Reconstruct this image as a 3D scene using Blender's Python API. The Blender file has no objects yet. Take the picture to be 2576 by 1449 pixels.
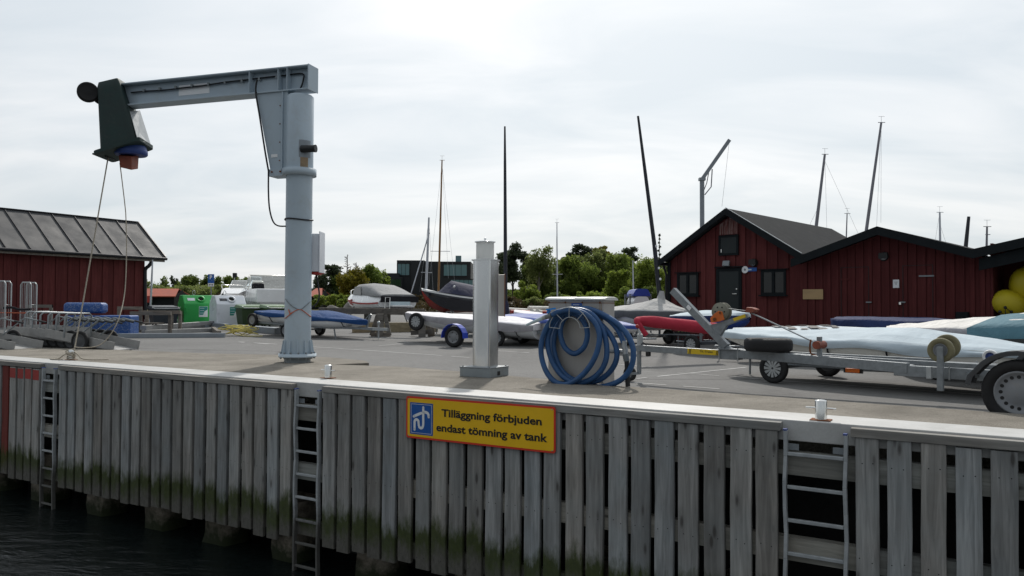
import bpy, bmesh, math, random
import numpy as np
from mathutils import Vector, Matrix, noise as mnoise

random.seed(7); rng = np.random.default_rng(7)
SC = bpy.context.scene
COL = SC.collection
R = math.radians

# ------------------------------------------------------------------ camera
# The photograph was measured in a 2576 x 1449 grid; F is the focal length in those units.
F, CU, CV = 1946.0, 1288.0, 724.5
EYE = Vector((0, 0, 1.0))                  # quay deck = z 0, asphalt = z GZ
CROT = Matrix.Rotation(R(90 + 1.28), 3, 'X') @ Matrix.Rotation(R(0.28), 3, 'Z')
cam = bpy.data.objects.new('camera', bpy.data.cameras.new('camera'))
COL.objects.link(cam)
cam.matrix_world = Matrix.Translation(EYE) @ CROT.to_4x4()
cam.data.sensor_width = 36.0
cam.data.lens = 36.0 * F / 2576.0
cam.data.clip_start = 0.05
cam.data.clip_end = 6000
SC.camera = cam

# ------------------------------------------------------------------ sky, sun, exposure
SUN_AZ, SUN_EL = R(6), R(42)
SUN_DIR = Vector((math.sin(SUN_AZ) * math.cos(SUN_EL), math.cos(SUN_AZ) * math.cos(SUN_EL), math.sin(SUN_EL)))
world = bpy.data.worlds.new('World'); SC.world = world; world.use_nodes = True
wt = world.node_tree; wt.nodes.clear()
def wn(t, **k):
    n = wt.nodes.new(t)
    for a, b in k.items(): setattr(n, a, b)
    return n
wl = wt.links.new
out = wn('ShaderNodeOutputWorld')
sky = wn('ShaderNodeTexSky', sky_type='NISHITA', sun_disc=False, sun_elevation=SUN_EL, sun_rotation=SUN_AZ,
         air_density=1.0, dust_density=3.0, ozone_density=1.5)
bg1 = wn('ShaderNodeBackground'); bg1.inputs['Strength'].default_value = 0.10
wl(sky.outputs[0], bg1.inputs['Color'])
tc = wn('ShaderNodeTexCoord')
sep = wn('ShaderNodeSeparateXYZ'); wl(tc.outputs['Generated'], sep.inputs[0])
zz = wn('ShaderNodeMath', operation='MAXIMUM'); wl(sep.outputs[2], zz.inputs[0]); zz.inputs[1].default_value = 0.0
za = wn('ShaderNodeMath', operation='ADD'); wl(zz.outputs[0], za.inputs[0]); za.inputs[1].default_value = 0.22
dv = wn('ShaderNodeVectorMath', operation='DIVIDE'); wl(tc.outputs['Generated'], dv.inputs[0])
cmb = wn('ShaderNodeCombineXYZ')
for i in range(3): wl(za.outputs[0], cmb.inputs[i])
wl(cmb.outputs[0], dv.inputs[1])
mp = wn('ShaderNodeMapping'); wl(dv.outputs[0], mp.inputs[0])
mp.inputs['Rotation'].default_value = (0, 0, 0.35); mp.inputs['Scale'].default_value = (0.75, 1.7, 0.4)
nz = wn('ShaderNodeTexNoise'); nz.inputs['Scale'].default_value = 1.5; nz.inputs['Detail'].default_value = 7
nz.inputs['Roughness'].default_value = 0.52; nz.inputs['Distortion'].default_value = 0.5
wl(mp.outputs[0], nz.inputs['Vector'])
rp = wn('ShaderNodeValToRGB')
rp.color_ramp.elements[0].position = 0.36; rp.color_ramp.elements[0].color = (0.665, 0.735, 0.785, 1)
rp.color_ramp.elements[1].position = 0.66; rp.color_ramp.elements[1].color = (0.88, 0.905, 0.922, 1)
wl(nz.outputs[0], rp.inputs[0])
# a thin cloud veil is brightest around the sun behind it and dullest low down
sd = wn('ShaderNodeVectorMath', operation='DOT_PRODUCT'); wl(tc.outputs['Generated'], sd.inputs[0]); sd.inputs[1].default_value = SUN_DIR
sm = wn('ShaderNodeMapRange'); wl(sd.outputs['Value'], sm.inputs[0])
sm.inputs[1].default_value = -0.3; sm.inputs[2].default_value = 1.0; sm.inputs[3].default_value = 0.56; sm.inputs[4].default_value = 1.16
bg2 = wn('ShaderNodeBackground'); wl(rp.outputs[0], bg2.inputs['Color']); wl(sm.outputs[0], bg2.inputs['Strength'])
mx = wn('ShaderNodeMixShader'); mx.inputs[0].default_value = 0.86
wl(bg1.outputs[0], mx.inputs[1]); wl(bg2.outputs[0], mx.inputs[2]); wl(mx.outputs[0], out.inputs[0])

sun = bpy.data.objects.new('sun', bpy.data.lights.new('sun', 'SUN'))
sun.data.energy = 2.9; sun.data.angle = R(2.0); sun.data.color = (1.0, 0.95, 0.88)
sun.rotation_euler = SUN_DIR.to_track_quat('Z', 'Y').to_euler()
sun.location = (0, 0, 30); COL.objects.link(sun)

SC.view_settings.view_transform = 'Standard'; SC.view_settings.look = 'None'
SC.view_settings.exposure = 0.0; SC.view_settings.gamma = 1.0
SC.view_settings.use_curve_mapping = False
SC.render.film_transparent = False

# ------------------------------------------------------------------ measuring helpers
GZ = -0.15                                  # asphalt level
def ray(u, v): return CROT @ Vector(((u - CU) / F, -(v - CV) / F, -1.0))
def A(u, v, D):                             # the point seen at (u, v) whose distance along the view is D
    d = ray(u, v); return EYE + d * (D / d.y)
def G(u, v, z=GZ):                          # the point seen at (u, v) on level z
    d = ray(u, v); return EYE + d * ((z - EYE.z) / d.z)
def gz(y): return GZ + .015 * max(0.0, min(y, 48.0) - 12.0)     # the yard falls gently towards the quay
def GS(u, v, dz=0.0):                       # the point seen at (u, v) on the yard
    z = GZ
    for _ in range(12): p = G(u, v, z + dz); z = gz(p.y)
    return p
def P3(u, v, p0, n):                        # the point seen at (u, v) on a plane
    d = ray(u, v); return EYE + d * ((p0 - EYE).dot(n) / d.dot(n))
def Zf(off, sc):                            # coordinates read in an enlarged crop -> grid
    return lambda x, y: ((off[0] + x * sc) / 1.49068, (off[1] + y * sc) / 1.49068)
z1 = Zf((0, 700), .4831); zc = Zf((250, 200), .4831); z3 = Zf((950, 800), .4485); z4 = Zf((1450, 850), .4486)
z5 = Zf((2300, 700), .6212); z6 = Zf((2300, 1000), .3451); z7 = Zf((3040, 1000), .4141); zb1 = Zf((0, 1300), .5936)
zb2 = Zf((1000, 1300), .5936); zb3 = Zf((2540, 1400), .5244); z8 = Zf((2400, 400), .5866); z9 = Zf((1200, 850), .3106)
z10 = Zf((500, 950), .2415); z11 = Zf((1950, 1000), .345); zt = Zf((0, 1040), .207); zr = Zf((1850, 880), .276)
zs = Zf((1500, 1150), .1941); zh = Zf((2560, 760), .30366); zw = Zf((3560, 1240), .24845); zy = Zf((3400, 900), .24845)
zm = Zf((800, 1020), .12422)

# the quay's own axes: s along the edge (to the right and nearer), o inland, z up
Q0, Q1 = G(0, 905, 0), G(2576, 1105, 0)
QT = (Q1 - Q0).normalized(); QN = Vector((-QT.y, QT.x, 0))
if QN.y < 0: QN = -QN
def Q(s, o, z=0.0): return Q0 + QT * s + QN * o + Vector((0, 0, z))
def Qi(p): d = p - Q0; return d.dot(QT), d.dot(QN), p.z
def QS(u, v=None, o=0.0):                   # s (and z) of what is seen at (u, v) on the wall plane o
    if v is None: v = 905 + .0776 * u
    s, _, z = Qi(P3(u, v, Q(0, o), QN)); return s, z
QROT = math.atan2(QT.y, QT.x)

# ------------------------------------------------------------------ mesh building
X_, Y_, Z_ = Vector((1, 0, 0)), Vector((0, 1, 0)), Vector((0, 0, 1))
def frame(d, up=Z_):
    d = d.normalized()
    if abs(d.dot(up)) > .98: up = X_ if abs(d.x) < .9 else Y_
    x = d.cross(up).normalized(); y = x.cross(d).normalized()
    return x, y, d
class MB:
    def __init__(s): s.v = []; s.f = []; s.m = []; s.s = []; s.cm = 0
    def mat(s, i): s.cm = i; return s
    def add(s, vs, fs, smooth=False):
        b = len(s.v); s.v += [Vector(p) for p in vs]
        for f in fs: s.f.append([b + i for i in f]); s.m.append(s.cm); s.s.append(smooth)
        return s
    def hexa(s, p):                          # 8 corners: bottom ring 0-3, top ring 4-7
        return s.add(p, [(3, 2, 1, 0), (4, 5, 6, 7), (0, 1, 5, 4), (1, 2, 6, 5), (2, 3, 7, 6), (3, 0, 4, 7)])
    def box(s, c, d, ax=None):
        x, y, z = ax or (X_, Y_, Z_); c = Vector(c); hx, hy, hz = x * d[0] / 2, y * d[1] / 2, z * d[2] / 2
        return s.hexa([c - hx - hy - hz, c + hx - hy - hz, c + hx + hy - hz, c - hx + hy - hz,
                       c - hx - hy + hz, c + hx - hy + hz, c + hx + hy + hz, c - hx + hy + hz])
    def beam(s, a, b, w, h, up=Z_):
        a, b = Vector(a), Vector(b); x, y, d = frame(b - a, up)
        return s.box((a + b) / 2, (w, h, (b - a).length), (x, y, d))
    def ring(s, c, x, y, r, n, ph=0): return [c + x * (math.cos(2 * math.pi * i / n + ph) * r) + y * (math.sin(2 * math.pi * i / n + ph) * r) for i in range(n)]
    def loft(s, rings, closed=True, caps=True, smooth=True, loop=False):
        n = len(rings[0]); vs = [p for r in rings for p in r]; fs = []
        m = len(rings)
        for j in range(m if loop else m - 1):
            a, b = j * n, ((j + 1) % m) * n
            for i in range(n if closed else n - 1):
                k = (i + 1) % n; fs.append((a + i, a + k, b + k, b + i))
        s.add(vs, fs, smooth)
        if caps and not loop and closed:
            s.add(rings[0], [tuple(range(n))[::-1]]); s.add(rings[-1], [tuple(range(n))])
        return s
    def cyl(s, a, b, r, r2=None, n=16, caps=True):
        a, b = Vector(a), Vector(b); x, y, d = frame(b - a); r2 = r if r2 is None else r2
        return s.loft([s.ring(a, x, y, r, n), s.ring(b, x, y, r2, n)], True, caps)
    def tube(s, pts, r, n=8, closed=False, radii=None):
        pts = [Vector(p) for p in pts]; m = len(pts); rings = []; px = None
        for i, p in enumerate(pts):
            if closed: d = pts[(i + 1) % m] - pts[i - 1]
            else: d = pts[min(i + 1, m - 1)] - pts[max(i - 1, 0)]
            if d.length < 1e-9: d = Z_
            d.normalize()
            if px is None: px, _, _ = frame(d)
            x = px - d * px.dot(d)
            if x.length < 1e-6: x, _, _ = frame(d)
            x.normalize(); px = x; y = d.cross(x)
            rings.append(s.ring(p, x, y, radii[i] if radii else r, n))
        return s.loft(rings, True, not closed, True, closed)
    def lathe(s, prof, c, ax=Z_, n=24, smooth=True, loop=False):
        c = Vector(c); x, y, d = frame(Vector(ax))
        return s.loft([s.ring(c + d * z, x, y, max(r, 1e-4), n) for r, z in prof], True, not loop, smooth, loop)
    def sph(s, c, r, nu=12, nv=8):
        c = Vector(c); r = (r, r, r) if not hasattr(r, '__len__') else r; rings = []
        for j in range(nv + 1):
            t = math.pi * j / nv - math.pi / 2
            rings.append([c + Vector((math.cos(t) * math.cos(2 * math.pi * i / nu) * r[0], math.cos(t) * math.sin(2 * math.pi * i / nu) * r[1], math.sin(t) * r[2])) for i in range(nu)])
        rings[0] = [c + (p - c) * 1e-3 + Vector((0, 0, -r[2])) for p in rings[1]]
        rings[-1] = [c + (p - c) * 1e-3 + Vector((0, 0, r[2])) for p in rings[-2]]
        return s.loft(rings)
    def prism(s, poly, dvec):                # polygon of 3D points pushed along dvec
        poly = [Vector(p) for p in poly]; n = len(poly); dvec = Vector(dvec)
        return s.add(poly + [p + dvec for p in poly], [tuple(range(n))[::-1], tuple(range(n, 2 * n))] +
                     [(i, (i + 1) % n, n + (i + 1) % n, n + i) for i in range(n)])
    def build(s, name, mats, parent=None, bev=0, origin=None, seg=2, world=True):
        me = bpy.data.meshes.new(name)
        mw = Matrix.Identity(4)
        if parent is not None and world: mw = wmat(parent).inverted()
        elif origin is not None: mw = Matrix.Translation(-Vector(origin))
        me.from_pydata([mw @ p for p in s.v], [], s.f)
        mats = mats if isinstance(mats, (list, tuple)) else [mats]
        for m in mats: me.materials.append(MAT(m) if isinstance(m, str) else m)
        if len(mats) > 1: me.polygons.foreach_set('material_index', s.m)
        me.polygons.foreach_set('use_smooth', s.s)
        bm = bmesh.new(); bm.from_mesh(me); bmesh.ops.recalc_face_normals(bm, faces=bm.faces); bm.to_mesh(me); bm.free()
        o = bpy.data.objects.new(name, me); COL.objects.link(o)
        if parent is not None: o.parent = parent
        elif origin is not None: o.location = origin
        if bev:
            b = o.modifiers.new('bevel', 'BEVEL'); b.width = bev; b.segments = seg; b.limit_method = 'ANGLE'; b.angle_limit = R(35)
        return o
def wmat(o):
    m = Matrix.Identity(4)
    while o is not None:
        m = (Matrix.Translation(o.location) @ o.rotation_euler.to_matrix().to_4x4()) @ m; o = o.parent
    return m
def tag(o, label, cat, group=None, kind=None):
    if label: o['label'] = label
    if cat: o['category'] = cat
    if group: o['group'] = group
    if kind: o['kind'] = kind
    return o
def thing(name, label, cat, loc=(0, 0, 0), rz=0, group=None):
    o = bpy.data.objects.new(name, None); COL.objects.link(o); o.empty_display_size = .2
    o.location = loc; o.rotation_euler = (0, 0, rz); return tag(o, label, cat, group)
def struct(o): o['kind'] = 'structure'; return o
def copy_tree(o, parent=None):
    c = o.copy(); COL.objects.link(c); c.parent = parent
    for ch in list(o.children): copy_tree(ch, c)
    return c
def dup(root, loc, rz, label, group=None):
    c = copy_tree(root); c.location = loc; c.rotation_euler = (0, 0, rz); c['label'] = label
    if group: c['group'] = group
    return c
def spline(pts, n=8, closed=False):
    pts = [Vector(p) for p in pts]; m = len(pts); outp = []
    for i in range(m if closed else m - 1):
        if closed: a, b, c, d = pts[i - 1], pts[i], pts[(i + 1) % m], pts[(i + 2) % m]
        else: a, b, c, d = pts[max(i - 1, 0)], pts[i], pts[i + 1], pts[min(i + 2, m - 1)]
        for k in range(n):
            t = k / n
            outp.append(.5 * ((2 * b) + (c - a) * t + (2 * a - 5 * b + 4 * c - d) * t * t + (3 * b - a - 3 * c + d) * t ** 3))
    if not closed: outp.append(pts[-1])
    return outp
def resample(pts, step):
    o = [pts[0]]; acc = 0
    for a, b in zip(pts, pts[1:]):
        L = (b - a).length; t = step - acc
        while t <= L: o.append(a.lerp(b, t / L)); t += step
        acc = L - (t - step)
    return o
def text(body, width, height, o, x, y, mat, parent, name='lettering', bold=0.0, depth=.0012):
    # flat letters filling width x height; o = lower left corner, x / y unit axes of the surface
    cu = bpy.data.curves.new('t', 'FONT'); cu.body = body; cu.offset = bold; cu.resolution_u = 3
    t = bpy.data.objects.new('t', cu); COL.objects.link(t); dg = bpy.context.evaluated_depsgraph_get()
    me = bpy.data.meshes.new_from_object(t.evaluated_get(dg)); bpy.data.objects.remove(t)
    xs = [v.co.x for v in me.vertices]; ys = [v.co.y for v in me.vertices]
    x0, x1, y0, y1 = min(xs), max(xs), min(ys), max(ys); n = x.cross(y).normalized()
    inv = wmat(parent).inverted()
    for v in me.vertices:
        v.co = inv @ (o + x * ((v.co.x - x0) / (x1 - x0) * width) + y * ((v.co.y - y0) / (y1 - y0) * height) + n * depth)
    me.materials.clear(); me.materials.append(MAT(mat)); me.name = name
    ob = bpy.data.objects.new(name, me); COL.objects.link(ob); ob.parent = parent
    return ob
def strip(pts, w, n):                        # flat ribbon quads along 3D points on a plane with normal n
    mb = MB(); L = []; Rr = []
    for i, p in enumerate(pts):
        d = (pts[min(i + 1, len(pts) - 1)] - pts[max(i - 1, 0)]).normalized(); sx = d.cross(n).normalized()
        L.append(p + sx * w / 2); Rr.append(p - sx * w / 2)
    k = len(pts); mb.add(L + Rr, [(i, i + 1, k + i + 1, k + i) for i in range(k - 1)])
    return mb
# ------------------------------------------------------------------ materials
_M = {}
def MAT(n): return _M[n]
class NT:
    def __init__(s, name):
        s.m = bpy.data.materials.new(name); s.m.use_nodes = True; s.t = s.m.node_tree; s.t.nodes.clear(); _M[name] = s.m
        s.out = s.n('ShaderNodeOutputMaterial'); s.b = s.n('ShaderNodeBsdfPrincipled'); s.l(s.b.outputs[0], s.out.inputs[0])
    def n(s, t, **k):
        x = s.t.nodes.new(t)
        for a, b in k.items(): setattr(x, a, b)
        return x
    def l(s, a, b): s.t.links.new(a, b)
    def coord(s, kind='Object', scale=(1, 1, 1), rnd=False):
        c = s.n('ShaderNodeTexCoord'); o = c.outputs[kind]
        if kind == 'World': pass
        m = s.n('ShaderNodeMapping'); s.l(o, m.inputs[0]); m.inputs['Scale'].default_value = scale
        if rnd:
            oi = s.n('ShaderNodeObjectInfo'); mm = s.n('ShaderNodeMath', operation='MULTIPLY'); s.l(oi.outputs['Random'], mm.inputs[0]); mm.inputs[1].default_value = 137.0
            cb = s.n('ShaderNodeCombineXYZ')
            for i in range(3): s.l(mm.outputs[0], cb.inputs[i])
            s.l(cb.outputs[0], m.inputs['Location'])
        return m.outputs[0]
    def geo(s, scale=(1, 1, 1)):
        g = s.n('ShaderNodeNewGeometry'); m = s.n('ShaderNodeMapping'); s.l(g.outputs['Position'], m.inputs[0]); m.inputs['Scale'].default_value = scale
        return m.outputs[0]
    def noise(s, vec, scale=5, detail=4, rough=.55, dist=0):
        x = s.n('ShaderNodeTexNoise'); s.l(vec, x.inputs['Vector']); x.inputs['Scale'].default_value = scale
        x.inputs['Detail'].default_value = detail; x.inputs['Roughness'].default_value = rough; x.inputs['Distortion'].default_value = dist
        return x.outputs[0]
    def ramp(s, f, stops):
        r = s.n('ShaderNodeValToRGB'); s.l(f, r.inputs[0]); e = r.color_ramp.elements
        while len(e) < len(stops): e.new(.5)
        for i, (p, c) in enumerate(stops):
            e[i].position = p; e[i].color = (*c, 1) if hasattr(c, '__len__') else (c, c, c, 1)
        return r.outputs[0]
    def mix(s, f, a, b, bt='MIX'):
        x = s.n('ShaderNodeMix', data_type='RGBA', blend_type=bt)
        for sock, val in ((x.inputs[0], f), (x.inputs[6], a), (x.inputs[7], b)):
            if isinstance(val, (int, float)): sock.default_value = val if sock.type == 'VALUE' else (val, val, val, 1)
            elif isinstance(val, tuple): sock.default_value = (*val, 1)
            else: s.l(val, sock)
        return x.outputs[2]
    def math(s, op, a, b=0.0):
        x = s.n('ShaderNodeMath', operation=op)
        for i, v in enumerate((a, b)):
            if isinstance(v, (int, float)): x.inputs[i].default_value = v
            else: s.l(v, x.inputs[i])
        return x.outputs[0]
    def bump(s, h, strength=.3, dist=.01):
        b = s.n('ShaderNodeBump'); s.l(h, b.inputs['Height']); b.inputs['Strength'].default_value = strength; b.inputs['Distance'].default_value = dist
        s.l(b.outputs[0], s.b.inputs['Normal']); return b
    def set(s, col=None, rough=None, metal=None, spec=None):
        for nm, v in (('Base Color', col), ('Roughness', rough), ('Metallic', metal), ('Specular IOR Level', spec)):
            if v is None: continue
            if isinstance(v, tuple): s.b.inputs[nm].default_value = (*v, 1)
            elif isinstance(v, (int, float)): s.b.inputs[nm].default_value = v
            else: s.l(v, s.b.inputs[nm])
        return s
def simple(name, col, rough=.55, metal=0.0, var=.18, scale=3.0, bump=0.0, bscale=40, spec=.4, dirt=0.0, dcol=(.12, .1, .08), stretch=(1, 1, 1), rnd=True):
    t = NT(name); v = t.coord('Object', stretch, rnd)
    f = t.noise(v, scale, 5, .6); f2 = t.ramp(f, [(.3, 0.0), (.7, 1.0)])
    a = tuple(min(1, c * (1 - var)) for c in col); b = tuple(min(1, c * (1 + var)) for c in col)
    c = t.mix(f2, a, b)
    if dirt:
        d = t.ramp(t.noise(v, scale * 2.7, 8, .7, .6), [(.52, 0.0), (.72, 1.0)]); c = t.mix(t.math('MULTIPLY', d, dirt), c, dcol)
    t.set(c, rough, metal, spec)
    rr = t.ramp(f, [(.3, max(0, rough - .1)), (.7, min(1, rough + .1))]); t.l(rr, t.b.inputs['Roughness'])
    if bump: t.bump(t.noise(v, bscale, 6, .65), bump, .01)
    return t

# --- weathered quay timber: grain along local z, knots, algae towards the water
def timber(name, base_lo, base_hi, algae=True, axis=2, red=False):
    t = NT(name); st = [26, 26, 26]; st[axis] = 1.6
    v = t.coord('Object', tuple(st), True); v1 = t.coord('Object', (1, 1, 1), True)
    g = t.noise(v, 1.0, 6, .62, .9); big = t.noise(v1, 2.2, 4, .6)
    st2 = [9, 9, 9]; st2[axis] = .8; blotch = t.noise(t.coord('Object', tuple(st2), True), 1.0, 3, .6, .4)
    oi = t.n('ShaderNodeObjectInfo')
    c = t.mix(t.ramp(g, [(.28, 0.0), (.72, 1.0)]), base_lo, base_hi)
    c = t.mix(t.math('MULTIPLY', t.ramp(blotch, [(.35, 1.0), (.62, 0.0)]), .55), c, tuple(x * .55 for x in base_lo))
    c = t.mix(t.math('MULTIPLY', t.ramp(big, [(.4, 0.0), (.7, 1.0)]), .35), c, tuple(x * .8 * k for x, k in zip(base_hi, (.85, .98, 1.06))))
    hue = t.math('FRACT', t.math('MULTIPLY', oi.outputs['Random'], 7.31)); c = t.mix(1.0, c, t.mix(hue, (1.05, 1.0, .94), (.95, .995, 1.03)), 'MULTIPLY')
    ton = t.math('ADD', t.math('MULTIPLY', oi.outputs['Random'], .42), .72)
    cb = t.n('ShaderNodeCombineXYZ')
    for i in range(3): t.l(ton, cb.inputs[i])
    c = t.mix(1.0, c, cb.outputs[0], 'MULTIPLY')
    rings = t.n('ShaderNodeTexVoronoi'); st3 = [7, 7, 7]; st3[axis] = 2.0
    t.l(t.coord('Object', tuple(st3), True), rings.inputs['Vector']); rings.inputs['Scale'].default_value = 1.0
    kn = t.ramp(rings.outputs['Distance'], [(.07, 1.0), (.15, 0.0)]); halo = t.ramp(rings.outputs['Distance'], [(.1, 1.0), (.36, 0.0)])
    c = t.mix(t.math('MULTIPLY', halo, .38), c, tuple(x * .6 for x in base_lo)); c = t.mix(t.math('MULTIPLY', kn, .75), c, (.045, .04, .036))
    if algae:
        gp = t.n('ShaderNodeNewGeometry'); sp = t.n('ShaderNodeSeparateXYZ'); t.l(gp.outputs['Position'], sp.inputs[0])
        nn = t.math('ADD', t.math('MULTIPLY', t.math('SUBTRACT', t.noise(t.geo((9, 9, 3.0)), 1.0, 6, .72), .5), 0.62), t.math('MULTIPLY', t.math('SUBTRACT', hue, .5), .16))
        zz = t.math('ADD', sp.outputs[2], nn)
        f = t.n('ShaderNodeMapRange'); t.l(zz, f.inputs[0]); f.inputs[1].default_value = -1.42; f.inputs[2].default_value = -1.60
        f3 = t.n('ShaderNodeMapRange'); t.l(zz, f3.inputs[0]); f3.inputs[1].default_value = -1.70; f3.inputs[2].default_value = -1.90
        gr = t.mix(t.noise(t.geo((18, 18, 18)), 1.0, 5, .7), (.010, .016, .004), (.058, .078, .012))
        c = t.mix(t.math('MULTIPLY', f.outputs[0], .93), c, gr)
        c = t.mix(t.math('MULTIPLY', f3.outputs[0], .85), c, t.mix(t.noise(t.geo((30, 30, 14)), 1.0, 4, .7), (.035, .033, .03), (.17, .16, .15)))
    t.set(c, .82, 0, .25); t.bump(g, .35, .004); return t
timber('plank_wood', (.19, .188, .182), (.43, .425, .415))
timber('rail_wood', (.19, .185, .165), (.37, .36, .33), True, 0)
timber('cap_wood', (.20, .195, .185), (.40, .39, .375), False, 0)
timber('grey_timber', (.13, .115, .10), (.27, .24, .21), False, 0)
timber('red_plank', (.14, .03, .025), (.22, .05, .04))
timber('pale_timber', (.30, .24, .15), (.46, .38, .25), False, 0)

def asphalt():
    t = NT('asphalt'); v = t.geo()
    f = t.noise(v, 120, 3, .7); b = t.noise(v, .35, 6, .6, .4); sp = t.noise(v, 30, 5, .7); fine = t.noise(t.geo((1, 1, 1)), 9, 6, .7)
    c = t.mix(t.ramp(f, [(.3, 0.0), (.7, 1.0)]), (.088, .087, .086), (.222, .22, .214))
    c = t.mix(.7, c, t.ramp(b, [(.3, .72), (.7, 1.15)]), 'MULTIPLY')
    c = t.mix(.5, c, t.ramp(fine, [(.3, .7), (.7, 1.25)]), 'MULTIPLY')
    c = t.mix(t.math('MULTIPLY', t.ramp(sp, [(.66, 0.0), (.74, 1.0)]), .35), c, (.34, .335, .32))
    wv = t.n('ShaderNodeTexVoronoi', feature='DISTANCE_TO_EDGE'); dist = t.mix(.12, v, t.noise(v, 1.2, 5, .7)); t.l(dist, wv.inputs['Vector']); wv.inputs['Scale'].default_value = .16
    c = t.mix(t.math('MULTIPLY', t.ramp(wv.outputs['Distance'], [(.0, 1.0), (.012, 0.0)]), .55), c, (.035, .035, .035))
    stain = t.ramp(t.noise(t.geo((.9, .45, 1)), 1.0, 5, .6, .6), [(.58, 0.0), (.72, 1.0)]); c = t.mix(t.math('MULTIPLY', stain, .45), c, (.060, .060, .062))
    t.set(c, .88, 0, .3); t.bump(f, .5, .006)
asphalt()
def deck():
    t = NT('deck_concrete'); v = t.geo()
    f = t.noise(v, 70, 4, .75); b = t.noise(v, 1.1, 7, .65, .5); c2 = t.noise(v, 14, 6, .7)
    c = t.mix(t.ramp(b, [(.3, 0.0), (.7, 1.0)]), (.165, .150, .126), (.285, .262, .226))
    c = t.mix(.75, c, t.ramp(f, [(.3, .5), (.7, 1.45)]), 'MULTIPLY')
    c = t.mix(.6, c, t.ramp(t.noise(t.geo((.5, .5, .5)), 1.0, 6, .7, .8), [(.3, .72), (.7, 1.2)]), 'MULTIPLY')
    c = t.mix(t.math('MULTIPLY', t.ramp(c2, [(.55, 0.0), (.68, 1.0)]), .6), c, (.085, .074, .06))
    c = t.mix(t.math('MULTIPLY', t.ramp(t.noise(v, 45, 2, .5), [(.70, 0.0), (.74, 1.0)]), .6), c, (.5, .48, .44))
    t.set(c, .92, 0, .2); t.bump(f, .7, .01)
deck()
def cap():
    t = NT('coping_white'); v = t.geo()
    b = t.noise(v, 1.6, 7, .68, .4); f = t.noise(v, 60, 4, .7)
    c = t.mix(t.ramp(b, [(.3, 0.0), (.68, 1.0)]), (.37, .37, .355), (.52, .52, .51))
    c = t.mix(.4, c, t.ramp(f, [(.3, .8), (.7, 1.1)]), 'MULTIPLY')
    c = t.mix(t.math('MULTIPLY', t.ramp(t.noise(v, 5, 8, .75, 1.0), [(.58, 0.0), (.75, 1.0)]), .45), c, (.34, .30, .24))
    t.set(c, .55, 0, .4); t.bump(f, .2, .004)
cap()
def water():
    t = NT('water'); v = t.geo((1.0, 2.3, 1.0))
    a = t.noise(v, 1.6, 6, .6, .8); b = t.noise(t.geo((3, 5, 1)), 2.2, 4, .6, .5)
    t.set((.006, .009, .009), .07, 0, .5); t.b.inputs['IOR'].default_value = 1.33
    t.bump(t.math('ADD', a, t.math('MULTIPLY', b, .3)), .55, .09)
water()
def wet_steel():
    t = NT('ladder_steel'); v = t.geo(); n = t.noise(v, 9, 5, .6); c = t.mix(t.ramp(n, [(.3, 0.0), (.7, 1.0)]), (.30, .32, .33), (.44, .46, .47)); sp = t.n('ShaderNodeSeparateXYZ'); t.l(v, sp.inputs[0])
    f = t.n('ShaderNodeMapRange'); t.l(t.math('ADD', sp.outputs[2], t.math('MULTIPLY', t.math('SUBTRACT', t.noise(v, 14, 5, .7), .5), .4)), f.inputs[0]); f.inputs[1].default_value = -1.45; f.inputs[2].default_value = -1.75
    t.set(t.mix(t.math('MULTIPLY', f.outputs[0], .85), c, (.06, .055, .045)), .5, .25, .4)
wet_steel()
def rough_concrete():
    t = NT('pile_concrete'); v = t.geo()
    b = t.noise(v, 4, 8, .7, .6); c = t.mix(t.ramp(b, [(.35, 0.0), (.65, 1.0)]), (.05, .042, .03), (.24, .21, .17))
    sp = t.n('ShaderNodeSeparateXYZ'); t.l(v, sp.inputs[0]); f = t.n('ShaderNodeMapRange')
    t.l(t.math('ADD', sp.outputs[2], t.math('MULTIPLY', t.math('SUBTRACT', t.noise(v, 6, 5, .7), .5), .5)), f.inputs[0]); f.inputs[1].default_value = -2.02; f.inputs[2].default_value = -2.22
    c = t.mix(f.outputs[0], c, (.014, .019, .006)); t.set(c, .85, 0, .3); t.bump(b, .8, .03)
rough_concrete()
simple('wet_shade_black', (.012, .012, .011), .7, var=.4, scale=6, bump=.3)  # wet concrete, its colour near-black to carry the shade behind the planks

def redwood(name, lo, hi, peel=0.0):
    t = NT(name); v = t.coord('Object', (18, 18, 1.2), True); g = t.noise(v, 1.0, 5, .6, .5); b = t.noise(t.coord('Object', (1, 1, 1), True), 1.5, 4, .6)
    oi = t.n('ShaderNodeObjectInfo'); c = t.mix(t.ramp(g, [(.3, 0.0), (.7, 1.0)]), lo, hi)
    c = t.mix(t.math('MULTIPLY', t.ramp(b, [(.4, 0.0), (.7, 1.0)]), .4), c, tuple(x * .75 for x in lo))
    c = t.mix(t.math('MULTIPLY', oi.outputs['Random'], .4), c, tuple(x * .62 for x in lo))
    if peel: c = t.mix(t.math('MULTIPLY', t.ramp(t.noise(v, 2.0, 6, .7, .3), [(.42, 0.0), (.58, 1.0)]), peel), c, (.30, .21, .19))
    t.set(c, .85, 0, .2); t.bump(g, .3, .004)
redwood('red_board', (.092, .021, .021), (.155, .040, .038)); redwood('red_board_dark', (.080, .018, .019), (.128, .032, .031)); redwood('red_board_peeling', (.105, .019, .018), (.165, .034, .030), .85)

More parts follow.
